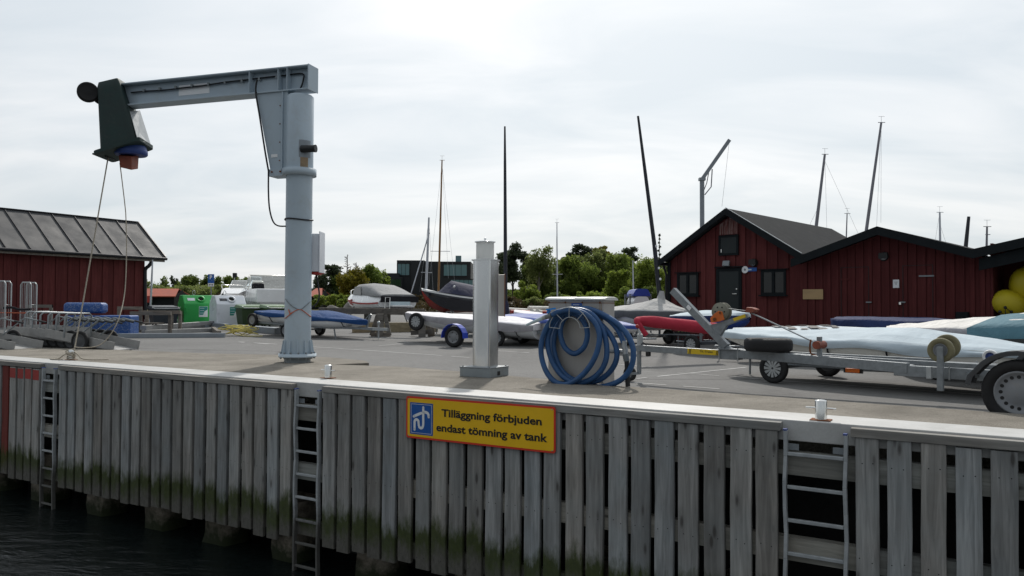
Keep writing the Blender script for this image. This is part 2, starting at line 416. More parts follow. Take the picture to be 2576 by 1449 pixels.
def fabric(name, col, var=.1, rough=.8, wr=.5, sheen=0.0, scale=2.2, dirt=.0):
    t = NT(name); v = t.coord('Object', (1, 1, 1), True); w = t.noise(v, scale, 4, .55, 1.4); w2 = t.noise(v, scale * 5, 4, .6, .6)
    c = t.mix(t.ramp(w, [(.3, 0.0), (.7, 1.0)]), tuple(x * (1 - var) for x in col), tuple(min(1, x * (1 + var)) for x in col))
    if dirt: c = t.mix(t.math('MULTIPLY', t.ramp(t.noise(v, 3.5, 7, .7, .5), [(.5, 0.0), (.75, 1.0)]), dirt), c, (.25, .23, .2))
    t.set(c, rough, 0, .25); t.bump(t.math('ADD', w, t.math('MULTIPLY', w2, .35)), wr, .09)
    if sheen: t.b.inputs['Sheen Weight'].default_value = sheen
    return t
fabric('white_cover', (.84, .82, .84), dirt=.12); fabric('grey_cover_skirt', (.33, .32, .34)); fabric('blue_cover', (.012, .055, .175)); fabric('ice_cover', (.46, .535, .585), wr=.22, scale=1.6)
fabric('printed_cover', (.60, .66, .70)); fabric('cream_cover', (.70, .68, .65), dirt=.2); fabric('teal_cover', (.085, .18, .225)); fabric('navy_cover', (.017, .030, .095)); fabric('grey_cover', (.40, .40, .395))
fabric('dark_grey_cover', (.115, .12, .125)); fabric('slate_cover', (.030, .033, .065)); fabric('canopy_grey', (.27, .275, .28)); fabric('canopy_dark', (.018, .018, .022)); fabric('red_fabric', (.40, .030, .055), scale=3, wr=.3); fabric('brown_cover', (.13, .115, .11))

simple('crane_paint', (.40, .48, .545), .42, var=.06, scale=1.2, dirt=.22, dcol=(.28, .25, .2))
simple('crane_paint_dark', (.24, .27, .285), .5, var=.1, dirt=.25)
simple('galvanised', (.225, .245, .26), .5, .35, var=.2, scale=14, dirt=.12)
simple('galvanised_light', (.38, .40, .41), .42, .45, var=.15, scale=10)
simple('chrome', (.78, .78, .76), .16, 1.0, var=.08, scale=8)
def stainless():
    t = NT('stainless'); v = t.coord('Object', (70, 70, 1.0)); g = t.noise(v, 1.0, 4, .6); b = t.noise(t.coord('Object', (2, 2, 1.2)), 1.4, 5, .6)
    t.set(t.mix(t.ramp(b, [(.3, 0.0), (.7, 1.0)]), (.66, .67, .675), (.76, .77, .77)), t.ramp(b, [(.3, .20), (.7, .28)]), 1.0); t.bump(t.noise(t.coord('Object', (6, 6, .12)), 1.0, 1, .4), .12, .02)
stainless()
def frosted():
    t = NT('frosted_glass'); t.set((.86, .88, .88), .3, 0, .5); tl = t.n('ShaderNodeBsdfTranslucent'); tl.inputs[0].default_value = (.9, .92, .92, 1); m = t.n('ShaderNodeMixShader'); m.inputs[0].default_value = .68
    t.l(t.b.outputs[0], m.inputs[1]); t.l(tl.outputs[0], m.inputs[2]); t.l(m.outputs[0], t.out.inputs[0])
frosted()
simple('tank_grey', (.40, .385, .365), .5, .25, var=.08, scale=1.6, dirt=.18, dcol=(.22, .17, .12), stretch=(1, 1, .35)); simple('tank_lid', (.70, .70, .69), .4, .2, var=.06); simple('rust', (.17, .06, .022), .9, var=.4, scale=18, bump=.4)
simple('rust_stain', (.30, .22, .14), .7, var=.3, scale=6)
simple('hose_blue', (.024, .085, .215), .48, var=.2, scale=5, dirt=.2, dcol=(.10, .13, .17)); simple('valve_blue', (.02, .22, .62), .4, var=.1); simple('pale_plastic', (.48, .58, .62), .4, var=.08); simple('grey_plastic', (.14, .16, .17), .5, var=.15)
simple('rubber', (.016, .016, .017), .8, var=.35, scale=9, bump=.25, bscale=30); simple('black_plastic', (.014, .015, .016), .5, var=.3); simple('cable_black', (.012, .013, .018), .55)
simple('bin_green', (.016, .036, .034), .62, var=.25, scale=4, dirt=.12); simple('disc_blue', (.025, .055, .21), .5, var=.15); simple('hook_orange', (.24, .062, .035), .6, var=.25, scale=8, dirt=.3)
simple('sign_yellow', (.84, .50, .012), .38, var=.04, dirt=.07, dcol=(.3, .18, .03)); simple('sign_red', (.66, .045, .022), .4, var=.08); simple('sign_blue', (.012, .095, .36), .4, var=.08, dirt=.06, dcol=(.3, .35, .4)); simple('sign_white', (.78, .79, .80), .45, var=.04); simple('ink', (.012, .012, .013), .5)
simple('rope', (.36, .32, .26), .9, var=.25, scale=40, bump=.4, bscale=160); simple('rope_grey', (.20, .22, .23), .9, var=.25, scale=40); simple('rope_orange', (.52, .13, .07), .8, var=.2, scale=30); simple('rope_yellow', (.60, .52, .16), .8, var=.15, scale=20)
simple('gel_white', (.76, .77, .78), .22, var=.04, spec=.5, dirt=.05); simple('gel_cream', (.68, .67, .62), .3, var=.04); simple('gel_navy', (.012, .014, .022), .14, spec=.6, var=.1); simple('gel_red', (.30, .022, .018), .5, var=.1)
simple('roof_metal', (.054, .056, .060), .68, .0, var=.12, scale=1.3, dirt=.10, dcol=(.17, .17, .17), bump=.05, bscale=6); simple('roof_felt', (.036, .038, .040), .98, spec=.08, var=.2, scale=1.2, bump=.3, bscale=90, dirt=.15, dcol=(.13, .12, .12)); simple('black_trim', (.011, .014, .016), .75, spec=.12, var=.25, scale=4); simple('black_metal', (.011, .012, .016), .4, .2)
simple('door_black', (.012, .018, .019), .6, var=.2, stretch=(14, 14, 1)); simple('roof_tile', (.36, .10, .065), .85, var=.2, scale=2); simple('plywood', (.42, .29, .15), .75, var=.12, scale=1.4, stretch=(1, 6, 6)); simple('paper', (.72, .74, .76), .7, var=.03)
def glassy(name, col, rough=.05, tr=0.0):
    t = NT(name); t.set(col, rough, 0, .5)
    if tr: t.b.inputs['Transmission Weight'].default_value = tr; t.b.inputs['IOR'].default_value = 1.1
glassy('dark_glass', (.010, .012, .013), .06); glassy('house_glass', (.10, .20, .22), .03); glassy('clear_glass', (.75, .82, .84), .03, .9); glassy('house_glass_green', (.02, .05, .025), .05)
simple('house_black', (.020, .022, .026), .7, var=.15, scale=.8); simple('mast_carbon', (.018, .020, .028), .35, var=.15); simple('mast_alu', (.46, .48, .52), .35, .6, var=.08); simple('mast_wood', (.24, .12, .035), .4, var=.2, stretch=(8, 8, .6)); simple('mast_grey', (.21, .21, .235), .4, .3); simple('wire', (.36, .37, .39), .5, .3)
simple('recycle_green', (.025, .34, .07), .35, var=.06, scale=1.0); simple('recycle_white', (.68, .71, .76), .35, var=.04, scale=1.0, dirt=.06); simple('sticker_teal', (.012, .22, .19), .5, var=.05); simple('skip_green', (.034, .062, .022), .5, var=.12, scale=1.2, dirt=.1); simple('skip_lid_green', (.10, .18, .07), .35, var=.1); simple('skip_grey', (.030, .038, .048), .5, var=.12); simple('hole_dark', (.008, .01, .008), .8)
def scuffed():
    t = NT('float_blue'); v = t.coord('Object', (1, 1, 1), True); c = t.mix(t.ramp(t.noise(v, 3, 4, .6), [(.3, 0.0), (.7, 1.0)]), (.012, .055, .20), (.022, .085, .29))
    s = t.ramp(t.noise(v, 26, 5, .7, .3), [(.50, 0.0), (.60, 1.0)]); sp = t.n('ShaderNodeSeparateXYZ'); t.l(t.coord('Object'), sp.inputs[0])
    f = t.n('ShaderNodeMapRange'); t.l(sp.outputs[2], f.inputs[0]); f.inputs[1].default_value = .52; f.inputs[2].default_value = .40
    t.set(t.mix(t.math('MULTIPLY', s, t.math('ADD', t.math('MULTIPLY', f.outputs[0], .28), .03)), c, (.42, .47, .55)), .5, 0, .35)
scuffed()
simple('winch_orange', (.62, .14, .022), .5, var=.15, scale=8, dirt=.2); simple('wheel_tan', (.19, .172, .10), .75, var=.2, scale=8); simple('reel_olive', (.21, .205, .16), .5, .1, var=.12); simple('label_yellow', (.68, .47, .015), .45, var=.06, dirt=.08); simple('amber', (.70, .14, .005), .3); simple('buoy_yellow', (.44, .36, .012), .5, var=.08, scale=1.5); simple('trolley_alu', (.33, .33, .325), .5, .35, var=.14, scale=7, dirt=.2); simple('trolley_yellow', (.33, .27, .05), .7, var=.2); simple('fender_blue', (.022, .055, .42), .35, var=.08); simple('fender_grey', (.060, .064, .070), .55, var=.15); simple('rim_grey', (.22, .23, .245), .5, .0, var=.12, dirt=.25, dcol=(.25, .2, .14)); simple('handle_grey', (.22, .24, .25), .4, .3, var=.12); simple('steel_beam', (.25, .28, .31), .5, .2, var=.12, scale=2, dirt=.2, dcol=(.18, .16, .14)); simple('white_paint_line', (.42, .42, .41), .85, var=.3, scale=4, rnd=False); simple('paint_red', (.34, .035, .028), .6); simple('blue_tarp', (.03, .07, .30), .6)
simple('boat_rack_blue', (.03, .06, .33), .35); simple('rock', (.16, .15, .14), .9, var=.3, scale=1.2, bump=.6, bscale=5); simple('bark', (.045, .036, .03), .9, var=.3, scale=6, bump=.4); simple('bark_pale', (.20, .18, .16), .85, var=.35, scale=5); simple('twig', (.10, .085, .075), .9)
def grass():
    t = NT('meadow'); v = t.geo(); c = t.mix(t.ramp(t.noise(v, .05, 7, .65, .5), [(.35, 0.0), (.65, 1.0)]), (.075, .085, .028), (.15, .125, .06))
    t.set(t.mix(.6, c, t.ramp(t.noise(v, 2.5, 6, .7), [(.3, .6), (.7, 1.3)]), 'MULTIPLY'), .95, 0, .1)
grass()
def leaf(name, lo, hi, tr=.35):
    t = NT(name); g = t.n('ShaderNodeNewGeometry'); v = t.geo(); b = t.noise(v, .55, 3, .6)
    c = t.mix(t.math('ADD', t.math('MULTIPLY', g.outputs['Random Per Island'], .6), t.math('MULTIPLY', t.ramp(b, [(.35, 0.0), (.65, 1.0)]), .4)), lo, hi)
    t.set(c, .6, 0, .25); tl = t.n('ShaderNodeBsdfTranslucent'); t.l(c, tl.inputs[0]); m = t.n('ShaderNodeMixShader'); m.inputs[0].default_value = tr
    t.l(t.b.outputs[0], m.inputs[1]); t.l(tl.outputs[0], m.inputs[2]); t.l(m.outputs[0], t.out.inputs[0])
leaf('leaf_green', (.085, .135, .022), (.25, .31, .07), .62); leaf('leaf_lime', (.11, .16, .02), (.25, .31, .06), .62); leaf('leaf_pine', (.030, .044, .024), (.085, .11, .055), .35); leaf('leaf_dark', (.055, .088, .02), (.175, .225, .055), .58); leaf('leaf_gold', (.12, .115, .010), (.27, .23, .03), .45); leaf('leaf_willow', (.09, .12, .034), (.24, .28, .095), .62); leaf('leaf_brown', (.05, .035, .015), (.13, .10, .045), .3)
# ------------------------------------------------------------------ setting: water, land, asphalt, deck
WZ = -2.33
mb = MB(); n = 2
mb.add([Q(-2500, .9, WZ), Q(2500, .9, WZ), Q(2500, -2500, WZ), Q(-2500, -2500, WZ)], [(0, 1, 2, 3)])
struct(mb.build('water', 'water'))

def sstep(a, b, x): t = min(1, max(0, (x - a) / (b - a))); return t * t * (3 - 2 * t)
def terrain(x, y):
    t = sstep(62, 120, y)
    h = gz(y) - .04 + t * (1.0 + .5 * mnoise.noise((x * .03, y * .03, 1.7)) + .25 * mnoise.noise((x * .11, y * .11, 4.2)))
    h += sstep(75, 130, y) * sstep(-4, 18, x) * .9
    h += sstep(110, 260, y) * 1.0
    return h
ss = list(np.concatenate([np.linspace(-2500, -300, 8), np.linspace(-260, 260, 66), np.linspace(300, 2500, 8)]))
oo = list(np.concatenate([np.linspace(.62, 55, 60), np.linspace(60, 330, 70), np.linspace(380, 4500, 10)]))
vs = []
for o_ in oo:
    for s_ in ss:
        p = Q(s_, o_); p.z = terrain(p.x, p.y); vs.append(p)
W = len(ss); mb = MB()
mb.add(vs, [(j * W + i, j * W + i + 1, (j + 1) * W + i + 1, (j + 1) * W + i) for j in range(len(oo) - 1) for i in range(W - 1)], True)
struct(mb.build('ground', 'meadow'))

def qy(y): return Q((y - Q(0, .63).y) / QT.y, .63)
def yard(pts, nm):
    return MB().add([Vector((p.x, p.y, gz(p.y))) for p in pts], [tuple(range(len(pts)))])
rows = [qy(-12), qy(12), qy(48), qy(60)]
mb = MB(); V2 = lambda x, y: Vector((x, y, 0))
for pts in ([qy(-12), V2(52, -12), V2(52, 12), qy(12)], [qy(12), V2(52, 12), V2(52, 48), qy(48)], [qy(48), V2(52, 48), V2(52, 60), qy(60)]):
    q = yard(pts, ''); mb.add(q.v, q.f)
struct(mb.build('asphalt_lot', 'asphalt'))

# concrete quay deck, a step higher than the asphalt, its inner edge uneven, bulging under the crane
edge = [G(u, v, 0) for u, v in [(0, 871), (300, 880), (520, 889), (690, 892), (830, 899), (918, 907), (928, 913), (840, 917), (860, 917.5), (1000, 922), (1179, 936), (1380, 954), (1543, 970), (1800, 987), (2050, 1005), (2320, 1024), (2576, 1042)]]
se0 = Qi(edge[0]); se1 = Qi(edge[-1])
poly = [Q(-40, .50), Q(-40, se0[1] + .6)] + edge + [Q(40, se1[1] - .1), Q(40, .50)]
mb = MB(); mb.prism(poly[::-1], Vector((0, 0, -.34))); o = struct(mb.build('quay_deck', 'deck_concrete'))
# white coping along the edge, slightly proud of the deck
mb = MB()
for a in range(-5, 6):
    s0 = a * 7.2 + 1.9
    mb.hexa([Q(s0, 0, -.17), Q(s0 + 7.199, 0, -.17), Q(s0 + 7.199, .5, -.17), Q(s0, .5, -.17), Q(s0, 0, .012), Q(s0 + 7.199, 0, .012), Q(s0 + 7.199, .5, .012), Q(s0, .5, .012)])
cop = struct(mb.build('quay_coping', 'coping_white', bev=.008))
# painted parking lines
def line(name, a, b, w):
    p, q = GS(*a, .004), GS(*b, .004); d = (q - p).normalized(); nrm = Vector((-d.y, d.x, 0)) * w / 2
    k = max(2, int((q - p).length / .25)); L = []
    for i in range(k + 1):
        c = p.lerp(q, i / k); c.z = gz(c.y) + .004; j = .85 + .3 * random.random(); L += [c - nrm * j, c + nrm * j]
    mb = MB(); fs = [(2 * i, 2 * i + 1, 2 * i + 3, 2 * i + 2) for i in range(k) if random.random() > .06]
    mb.add(L, fs); struct(mb.build(name, 'white_paint_line'))
line('painted_line', z3(0, 1080), z3(1810, 1205), .07)
line('painted_line', z3(700, 1035), z3(1300, 1060), .06)
line('painted_line', z3(1050, 1108), z3(1500, 1060), .06)
line('painted_line', z6(250, 1216), z6(1450, 1092), .06)
line('painted_line', z5(120, 1182), z5(640, 1220), .07)
line('painted_line', z5(470, 1128), z5(2270, 1258), .055)
line('painted_line', z1(1850, 1204), z1(2090, 1222), .09)
line('painted_line', zs(1880, 850), zs(2500, 890), .06)
line('painted_line', z4(1480, 1110), z4(2220, 1175), .05)
for k in range(34):                                    # old chalk and paint scuffs
    c = GS(random.uniform(250, 2500), random.uniform(868, 1000), .0045)
    if Qi(c)[1] < 1.4: continue
    mb = MB(); a = random.uniform(-.5, .2); d = Vector((math.cos(a), math.sin(a), 0)); L = random.uniform(.04, .16)
    nn = Vector((-d.y, d.x, 0)) * random.uniform(.006, .02)
    mb.add([c - d * L - nn * .3, c - d * L * .2 + nn, c + d * L + nn * .2, c + d * L * .4 - nn], [(0, 1, 2, 3)]); struct(mb.build('paint_scuff', 'white_paint_line'))

# ------------------------------------------------------------------ timber-clad quay wall
sA, sB = QS(160)[0], QS(747)[0]; PITCH = (sB - sA) / 22; PW = PITCH * .745
sC, sD = QS(822)[0], QS(1970)[0]; sE = QS(2142)[0]; sL = QS(113)[0]
wall = thing('quay_wall', 'weathered grey timber plank cladding on the quay face above dark water', 'quay wall', Q(8, 0, 0), QROT)
def plank_mesh(h, warp, top=-.083):
    mb = MB(); w = PW / 2; c = .006; o0, o1 = -.078, -.031; k = 5; rings = []
    for i in range(k + 1):
        z = top - h * i / k; j = random.uniform(-.004, .004) * warp; x0, x1 = -w + j, w + j
        rings.append([Vector((x0 + c, o0, z)), Vector((x1 - c, o0, z)), Vector((x1, o0 + c, z)), Vector((x1, o1, z)), Vector((x0, o1, z)), Vector((x0, o0 + c, z))])
    mb.loft(rings, True, True, False); mb.mat(1)
    for z in (-.30, -1.09, -1.83):
        for x in (-w * .5, w * .5):
            cx, cz = x + random.uniform(-.02, .02), z + random.uniform(-.02, .02); r = .0055
            mb.add([(cx + r * math.cos(a), o0 - .001, cz + r * math.sin(a)) for a in [i * math.pi / 3 for i in range(6)]], [tuple(range(6))])
    return mb
PM = []
for i in range(8):
    ob = plank_mesh(1.88 + random.uniform(-.03, .035), 1.0).build('plank', ['plank_wood', 'ink']); PM.append(ob.data); bpy.data.objects.remove(ob)
ob = plank_mesh(1.86, .5).build('plank', ['red_plank', 'ink']); RM = ob.data; bpy.data.objects.remove(ob)
def put_plank(s, mesh=None, name='plank', f=.80):
    ob = bpy.data.objects.new(name, mesh or random.choice(PM)); COL.objects.link(ob); ob.parent = wall
    ob.location = (s - 8 + random.uniform(-.006, .006), random.uniform(-.004, .003), random.uniform(-.012, .012)); ob.rotation_euler = (0, random.uniform(-.0035, .0035), 0); ob.scale = (f / .745 * random.uniform(.975, 1.02), 1, 1)
    return ob
def bay(s0, s1, f0=.80, f1=.80):
    n = max(1, round((s1 - s0) / PITCH)); p = (s1 - s0) / n
    for i in range(n): put_plank(s0 + (i + .5) * p, f=f0 + (f1 - f0) * i / n)
    # wooden capping board, rails behind the planks
    k = max(1, round((s1 - s0) / 3.6)); L = (s1 - s0) / k
    for i in range(k):
        MB().box(Q(s0 + (i + .5) * L, -.047, -.044), (L - .006, .086, .074), (QT, QN, Z_)).build('capping_board', 'cap_wood', wall, .005)
bay(sA, sB, .765, .765); bay(sC, sD, .80, .765); bay(sE, sE + PITCH * 14, .735, .735)
# far left bay: one plank all red and four with red painted heads
n = 8
for i in range(n + 10):
    s = sL - (i + .5) * PITCH
    if i == 4: put_plank(s, RM); continue
    pl = put_plank(s)
    if i < 4:
        q = MB().box((0, -.080, -.185), (PW - .012, .003, .165)).build('painted_head', 'paint_red'); q.parent = pl
MB().box(Q(sL - 2.2, -.047, -.044), (4.4, .086, .074), (QT, QN, Z_)).build('capping_board', 'cap_wood', wall, .005)
for z, h in ((-.36, .20), (-1.10, .20), (-1.80, .18)):
    for a in range(6): MB().box(Q(-6 + a * 5 + 2.5, .02, z), (4.98, .095, h), (QT, QN, Z_)).build('rail', 'rail_wood', wall)
MB().box(Q(6, .9, -1.6), (60, .2, 2.6), (QT, QN, Z_)).build('back_wall', 'wet_shade_black', wall)
pile_s = [QS(u)[0] for u in (88, 232, 380, 530, 705)]; dp = (pile_s[-1] - pile_s[0]) / 4
for i in range(-3, 12):
    s = pile_s[0] + i * dp if i > 4 or i < 0 else pile_s[i]
    mb = MB(); rings = []
    for k in range(8):
        z = -1.55 - k * .16; w = .26 + .03 * mnoise.noise((s, z * 3, 0)); d = .02 * mnoise.noise((s * 2, z * 4, 5))
        ring = []
        for t in range(14):
            a = t / 14 * 2 * math.pi; cx, cy = math.cos(a), math.sin(a); m_ = max(abs(cx), abs(cy)); q = Q(s + w * cx / m_ + .03 * mnoise.noise((s + t, z * 6, 2)), .32 + d + .24 * cy / m_ + .04 * mnoise.noise((s - t, z * 6, 9)), z)
            ring.append(q)
        rings.append(ring)
    mb.loft(rings[::-1]).build('pile', 'pile_concrete', wall)
MB().box(Q(6, .78, -.30), (60, .55, .26), (QT, QN, Z_)).build('deck_beam', 'wet_shade_black', wall)

# ------------------------------------------------------------------ quay ladders
def ladder(ul, ur, label):
    s0, s1 = QS(ul)[0], QS(ur)[0]; t = thing('quay_ladder', label, 'ladder', Q((s0 + s1) / 2, -.05, -.05), QROT, 'ladders on the quay wall')
    for s in (s0, s1):
        mb = MB(); pts = [Q(s + (.006 * math.sin(k * 1.7 + s)), -.075 + .004 * math.sin(k * 2.1), -.07 - k * .22) for k in range(12)]
        for a, b in zip(pts, pts[1:]): mb.beam(a, b, .03, .055, QN)
        r = mb.build('side_rail', 'ladder_steel', t, .004)
        MB().box(Q(s, -.075, -.064), (.032, .057, .014), (QT, QN, Z_)).build('end_cap', 'disc_blue', r)
        MB().box(Q(s + (.05 if s == s0 else -.05), -.034, -.215), (.11, .006, .055), (QT, QN, Z_)).build('bracket', 'galvanised', t)
    for k in range(8):
        z = -.27 - k * .285
        MB().box(Q((s0 + s1) / 2, -.075, z), (s1 - s0 - .03, .032, .03), (QT, QN, Z_)).build('rung', 'ladder_steel', t, .004)
ladder(122, 152, 'galvanised ladder beside the red painted planks, far left'); ladder(757, 815, 'galvanised ladder below the crane, left of the yellow sign'); ladder(1980, 2130, 'galvanised ladder nearest the camera, below the right bollard')

# ------------------------------------------------------------------ mooring bollards
def bollard(u, v, label):
    p = G(u, v, .012); t = thing('mooring_bollard', label, 'bollard', p, QROT, 'steel mooring bollards on the coping')
    MB().lathe([(.05, 0), (.05, .166), (.047, .174), (.03, .179), (0, .181)], p, Z_, 28).build('post', 'chrome', t)
    MB().cyl(p + QT * .125 + Z_ * .105, p - QT * .125 + Z_ * .105, .0085, n=10).build('cross_pin', 'chrome', t)
    MB().box(p + Z_ * .004, (.17, .14, .008), (QT, QN, Z_)).build('base_plate', 'rust', t, .003)
    return p
bp0 = bollard(*z1(552, 1345), 'shiny bollard wound with pale rope, far left'); bollard(*z3(625, 1378), 'shiny bollard beside the crane base'); bollard(*zb3(1027, 335), 'shiny bollard above the nearest ladder, on rusty plate')

# ------------------------------------------------------------------ yellow sign
nS = -QN
def SP(x, y): return P3(*zb2(x, y), Q(0, -.105), QN)
TL, TR, BR, BL = SP(884, 311), SP(1827, 381), SP(1825, 676), SP(882, 572)
cen = (TL + TR + BR + BL) / 4; sx = ((TR - TL) + (BR - BL)); sw = sx.length / 2; sx.normalize(); sh = ((TL - BL).length + (TR - BR).length) / 2
sy = Vector((0, 0, 1)); sy = (sy - sx * sy.dot(sx)).normalized(); nS = sx.cross(sy)
sg = thing('warning_sign', 'yellow sign with red border and black Swedish lettering on the quay planks', 'sign', cen - sy * sh / 2, 0)
def rrect(w, h, r, off, k=5):
    pts = []
    for cx, cy, a0 in ((w / 2 - r, h / 2 - r, 0), (-w / 2 + r, h / 2 - r, 90), (-w / 2 + r, -h / 2 + r, 180), (w / 2 - r, -h / 2 + r, 270)):
        for i in range(k + 1):
            a = R(a0 + 90 * i / k); pts.append(cen + sx * (cx + r * math.cos(a)) + sy * (cy + r * math.sin(a)) + nS * off)
    return pts
MB().prism(rrect(sw, sh, .03, 0), nS * .004).build('border', 'sign_red', sg); MB().prism(rrect(sw - .042, sh - .042, .02, .0042), nS * .0015).build('panel', 'sign_yellow', sg)
def sl(fx, fy, off=.008): return cen + sx * ((fx - .5) * sw) + sy * ((.5 - fy) * sh) + nS * off
fx0, fx1, fy0, fy1 = .030, .198, .14, .90
pc = MB().prism([sl(fx0, fy0, .006), sl(fx0, fy1, .006), sl(fx1, fy1, .006), sl(fx1, fy0, .006)], nS * .001).build('pictogram_panel', 'sign_blue', sg)
def pg(x, y): return sl(fx0 + (fx1 - fx0) * x, fy0 + (fy1 - fy0) * y, .009)
bd = [pg(.06, .05), pg(.94, .05), pg(.94, .95), pg(.06, .95), pg(.06, .05)]
m2 = MB()
for a, b in zip(bd, bd[1:]):
    q = strip([a, b], .004, nS); m2.add(q.v, q.f)
def stroke(pts, w):
    p = spline([pg(*c) for c in pts], 6); q = strip(p, w, nS); m2.add(q.v, q.f)
    for e in (p[0], p[-1]): m2.add([e + (sx * math.cos(a) + sy * math.sin(a)) * w / 2 for a in [i * math.pi / 5 for i in range(10)]], [tuple(range(10))])
stroke([(.585, .14), (.585, .40), (.585, .66), (.55, .76), (.48, .79), (.41, .75), (.385, .66), (.37, .57), (.29, .53), (.215, .58), (.205, .68), (.205, .85)], .031)
stroke([(.17, .44), (.34, .375), (.50, .32)], .031)
stroke([(.60, .28), (.72, .285), (.80, .33), (.82, .42)], .031)
m2.build('pictogram', 'sign_white', sg)
# lettering boxes as fractions of the sign face (ascender top to descender bottom)
text('Tilläggning förbjuden', sw * .658, sh * .240, sl(.260, .480), sx, sy, 'ink', sg, bold=.026)
text('endast tömning av tank', sw * .730, sh * .240, sl(.223, .830), sx, sy, 'ink', sg, bold=.026)
for fx, fy in ((.02, .06), (.98, .06), (.02, .94), (.98, .94)): MB().cyl(sl(fx, fy, .004), sl(fx, fy, .0085), .006, n=10).build('screw', 'galvanised_light', sg)
# ------------------------------------------------------------------ jib crane
def HZ(u, v, D): return A(u, v, D).z
DC = G(748, 912, 0).y
cb = G(749, 913, 0); cb.y += .20; DC = cb.y
cx0 = A(750, 600, DC); axis = Vector((A(751, 650, DC).x, DC, 0)); r0 = (A(784, 600, DC) - A(719, 600, DC)).length / 2
crane = thing('jib_crane', 'tall pale blue-grey slewing jib crane on the quay deck', 'crane', Vector((axis.x, axis.y, 0)), 0)
def zc_(y): return HZ(*zc(1800, y), DC)
zfl = HZ(750, 889, DC); ztop = zc_(330); zcol = zc_(945); zc1 = zc_(870)
fr = r0 * 1.42
MB().lathe([(r0 * .99, 0), (r0 * .99, zfl - .05), ], axis, Z_, 40).build('base_drum', 'crane_paint_dark', crane)
fl = MB().lathe([(r0 * .9, zfl - .06), (fr, zfl - .06), (fr, zfl - .03), (fr * 1.0, zfl - .03), (fr, zfl), (r0 * .9, zfl)], axis, Z_, 40).build('base_flange', 'crane_paint', crane)
for k in range(14):
    a = 2 * math.pi * k / 14 + .1; p = axis + Vector((math.cos(a), math.sin(a), 0)) * fr * .9
    MB().cyl(p + Z_ * (zfl - .085), p + Z_ * (zfl + .03), .017, n=6).build('bolt', 'galvanised', fl)
MB().lathe([(r0, zfl - .01), (r0, zcol + .02)], axis, Z_, 48).build('pillar', 'crane_paint', crane)
for k in range(12):
    a = 2 * math.pi * (k + .5) / 12; d = Vector((math.cos(a), math.sin(a), 0)); t = Vector((-d.y, d.x, 0)) * .012
    p = [axis + d * (r0 - .01) + Z_ * zfl, axis + d * (fr - .03) + Z_ * zfl, axis + d * (fr - .045) + Z_ * (zfl + .05), axis + d * (r0 + .02) + Z_ * (zfl + .23), axis + d * (r0 - .01) + Z_ * (zfl + .23)]
    MB().prism([q - t / 2 for q in p], t).build('gusset', 'crane_paint', crane)
# slewing head
rh = r0 * 1.04
MB().lathe([(rh, zcol + .03), (rh, ztop - .03), (rh - .03, ztop)], axis, Z_, 48).build('slewing_head', 'crane_paint', crane)
# jib direction: from the column to the left, drawing slightly away
D_end = DC * 1.085
pe = A(*zc(470, 250), D_end); ps = A(*zc(1840, 110), DC)
jd = Vector((pe.x - axis.x, pe.y - axis.y, 0)).normalized(); jn = Vector((-jd.y, jd.x, 0))
if jn.y > 0: jn = -jn                                   # towards the camera
zjt = HZ(*zc(1840, 112), DC); hb = zjt - HZ(*zc(1650, 300), DC)
L0, L1 = -.24, (Vector((pe.x, pe.y, 0)) - axis).dot(jd) + .1
wf = .30
def J(l, w, z): return axis + jd * l + jn * w + Z_ * z
bm_ = MB()
bm_.box(J((L0 + L1) / 2, 0, zjt - .012), (L1 - L0, wf, .024), (jd, jn, Z_)); bm_.box(J((L0 + L1) / 2, 0, zjt - hb + .012), (L1 - L0, wf, .024), (jd, jn, Z_)); bm_.box(J((L0 + L1) / 2, 0, zjt - hb / 2), (L1 - L0, .03, hb - .048), (jd, jn, Z_))
jib = bm_.build('jib_beam', 'crane_paint', crane, .004)
MB().box(J(L0 - .008, 0, zjt - hb / 2), (.016, wf + .01, hb + .01), (jd, jn, Z_)).build('end_plate', 'crane_paint', jib)
for l in (.18, .36, .95): MB().box(J(l, wf / 4 + .006, zjt - hb / 2), (.014, wf / 2 - .02, hb - .05), (jd, jn, Z_)).build('stiffener', 'crane_paint', jib)
def lj(u, v): return (P3(u, v, J(0, wf / 2, 0), jn) - axis).dot(jd)
la, lb_ = lj(*zc(830, 300)), lj(*zc(1070, 300)); MB().box(J((la + lb_) / 2, .0175, zjt - hb * .48), (abs(lb_ - la), .003, hb * .44), (jd, jn, Z_)).build('blank_plate', 'sign_white', jib)
# tapering bracket between jib and collar
lt, lbm = lj(*zc(1465, 320)), lj(*zc(1575, 920))
pl = [J(rh - .06, 0, zjt - hb), J(lt, 0, zjt - hb), J(lbm, 0, zcol + .06), J(rh - .06, 0, zcol)]
for w in (.11, -.11): MB().prism([p + jn * (w - .008) for p in pl], jn * .016).build('bracket_plate', 'crane_paint', crane)
MB().beam((pl[1] + pl[2]) / 2 + (pl[1] - pl[2]) * .499, (pl[1] + pl[2]) / 2 - (pl[1] - pl[2]) * .499, .20, .014, jd).build('bracket_web', 'crane_paint', crane)
MB().box(J(rh + .03, 0, (zjt - hb + zcol) / 2), (.02, .30, zjt - hb - zcol - .02), (jd, jn, Z_)).build('bracket_spine', 'crane_paint', crane)
for k in range(4): MB().cyl(J(rh + .09, .118, zcol + .25 + k * .32), J(rh + .09, .126, zcol + .25 + k * .32), .012, n=8).build('rivet', 'rust', crane)
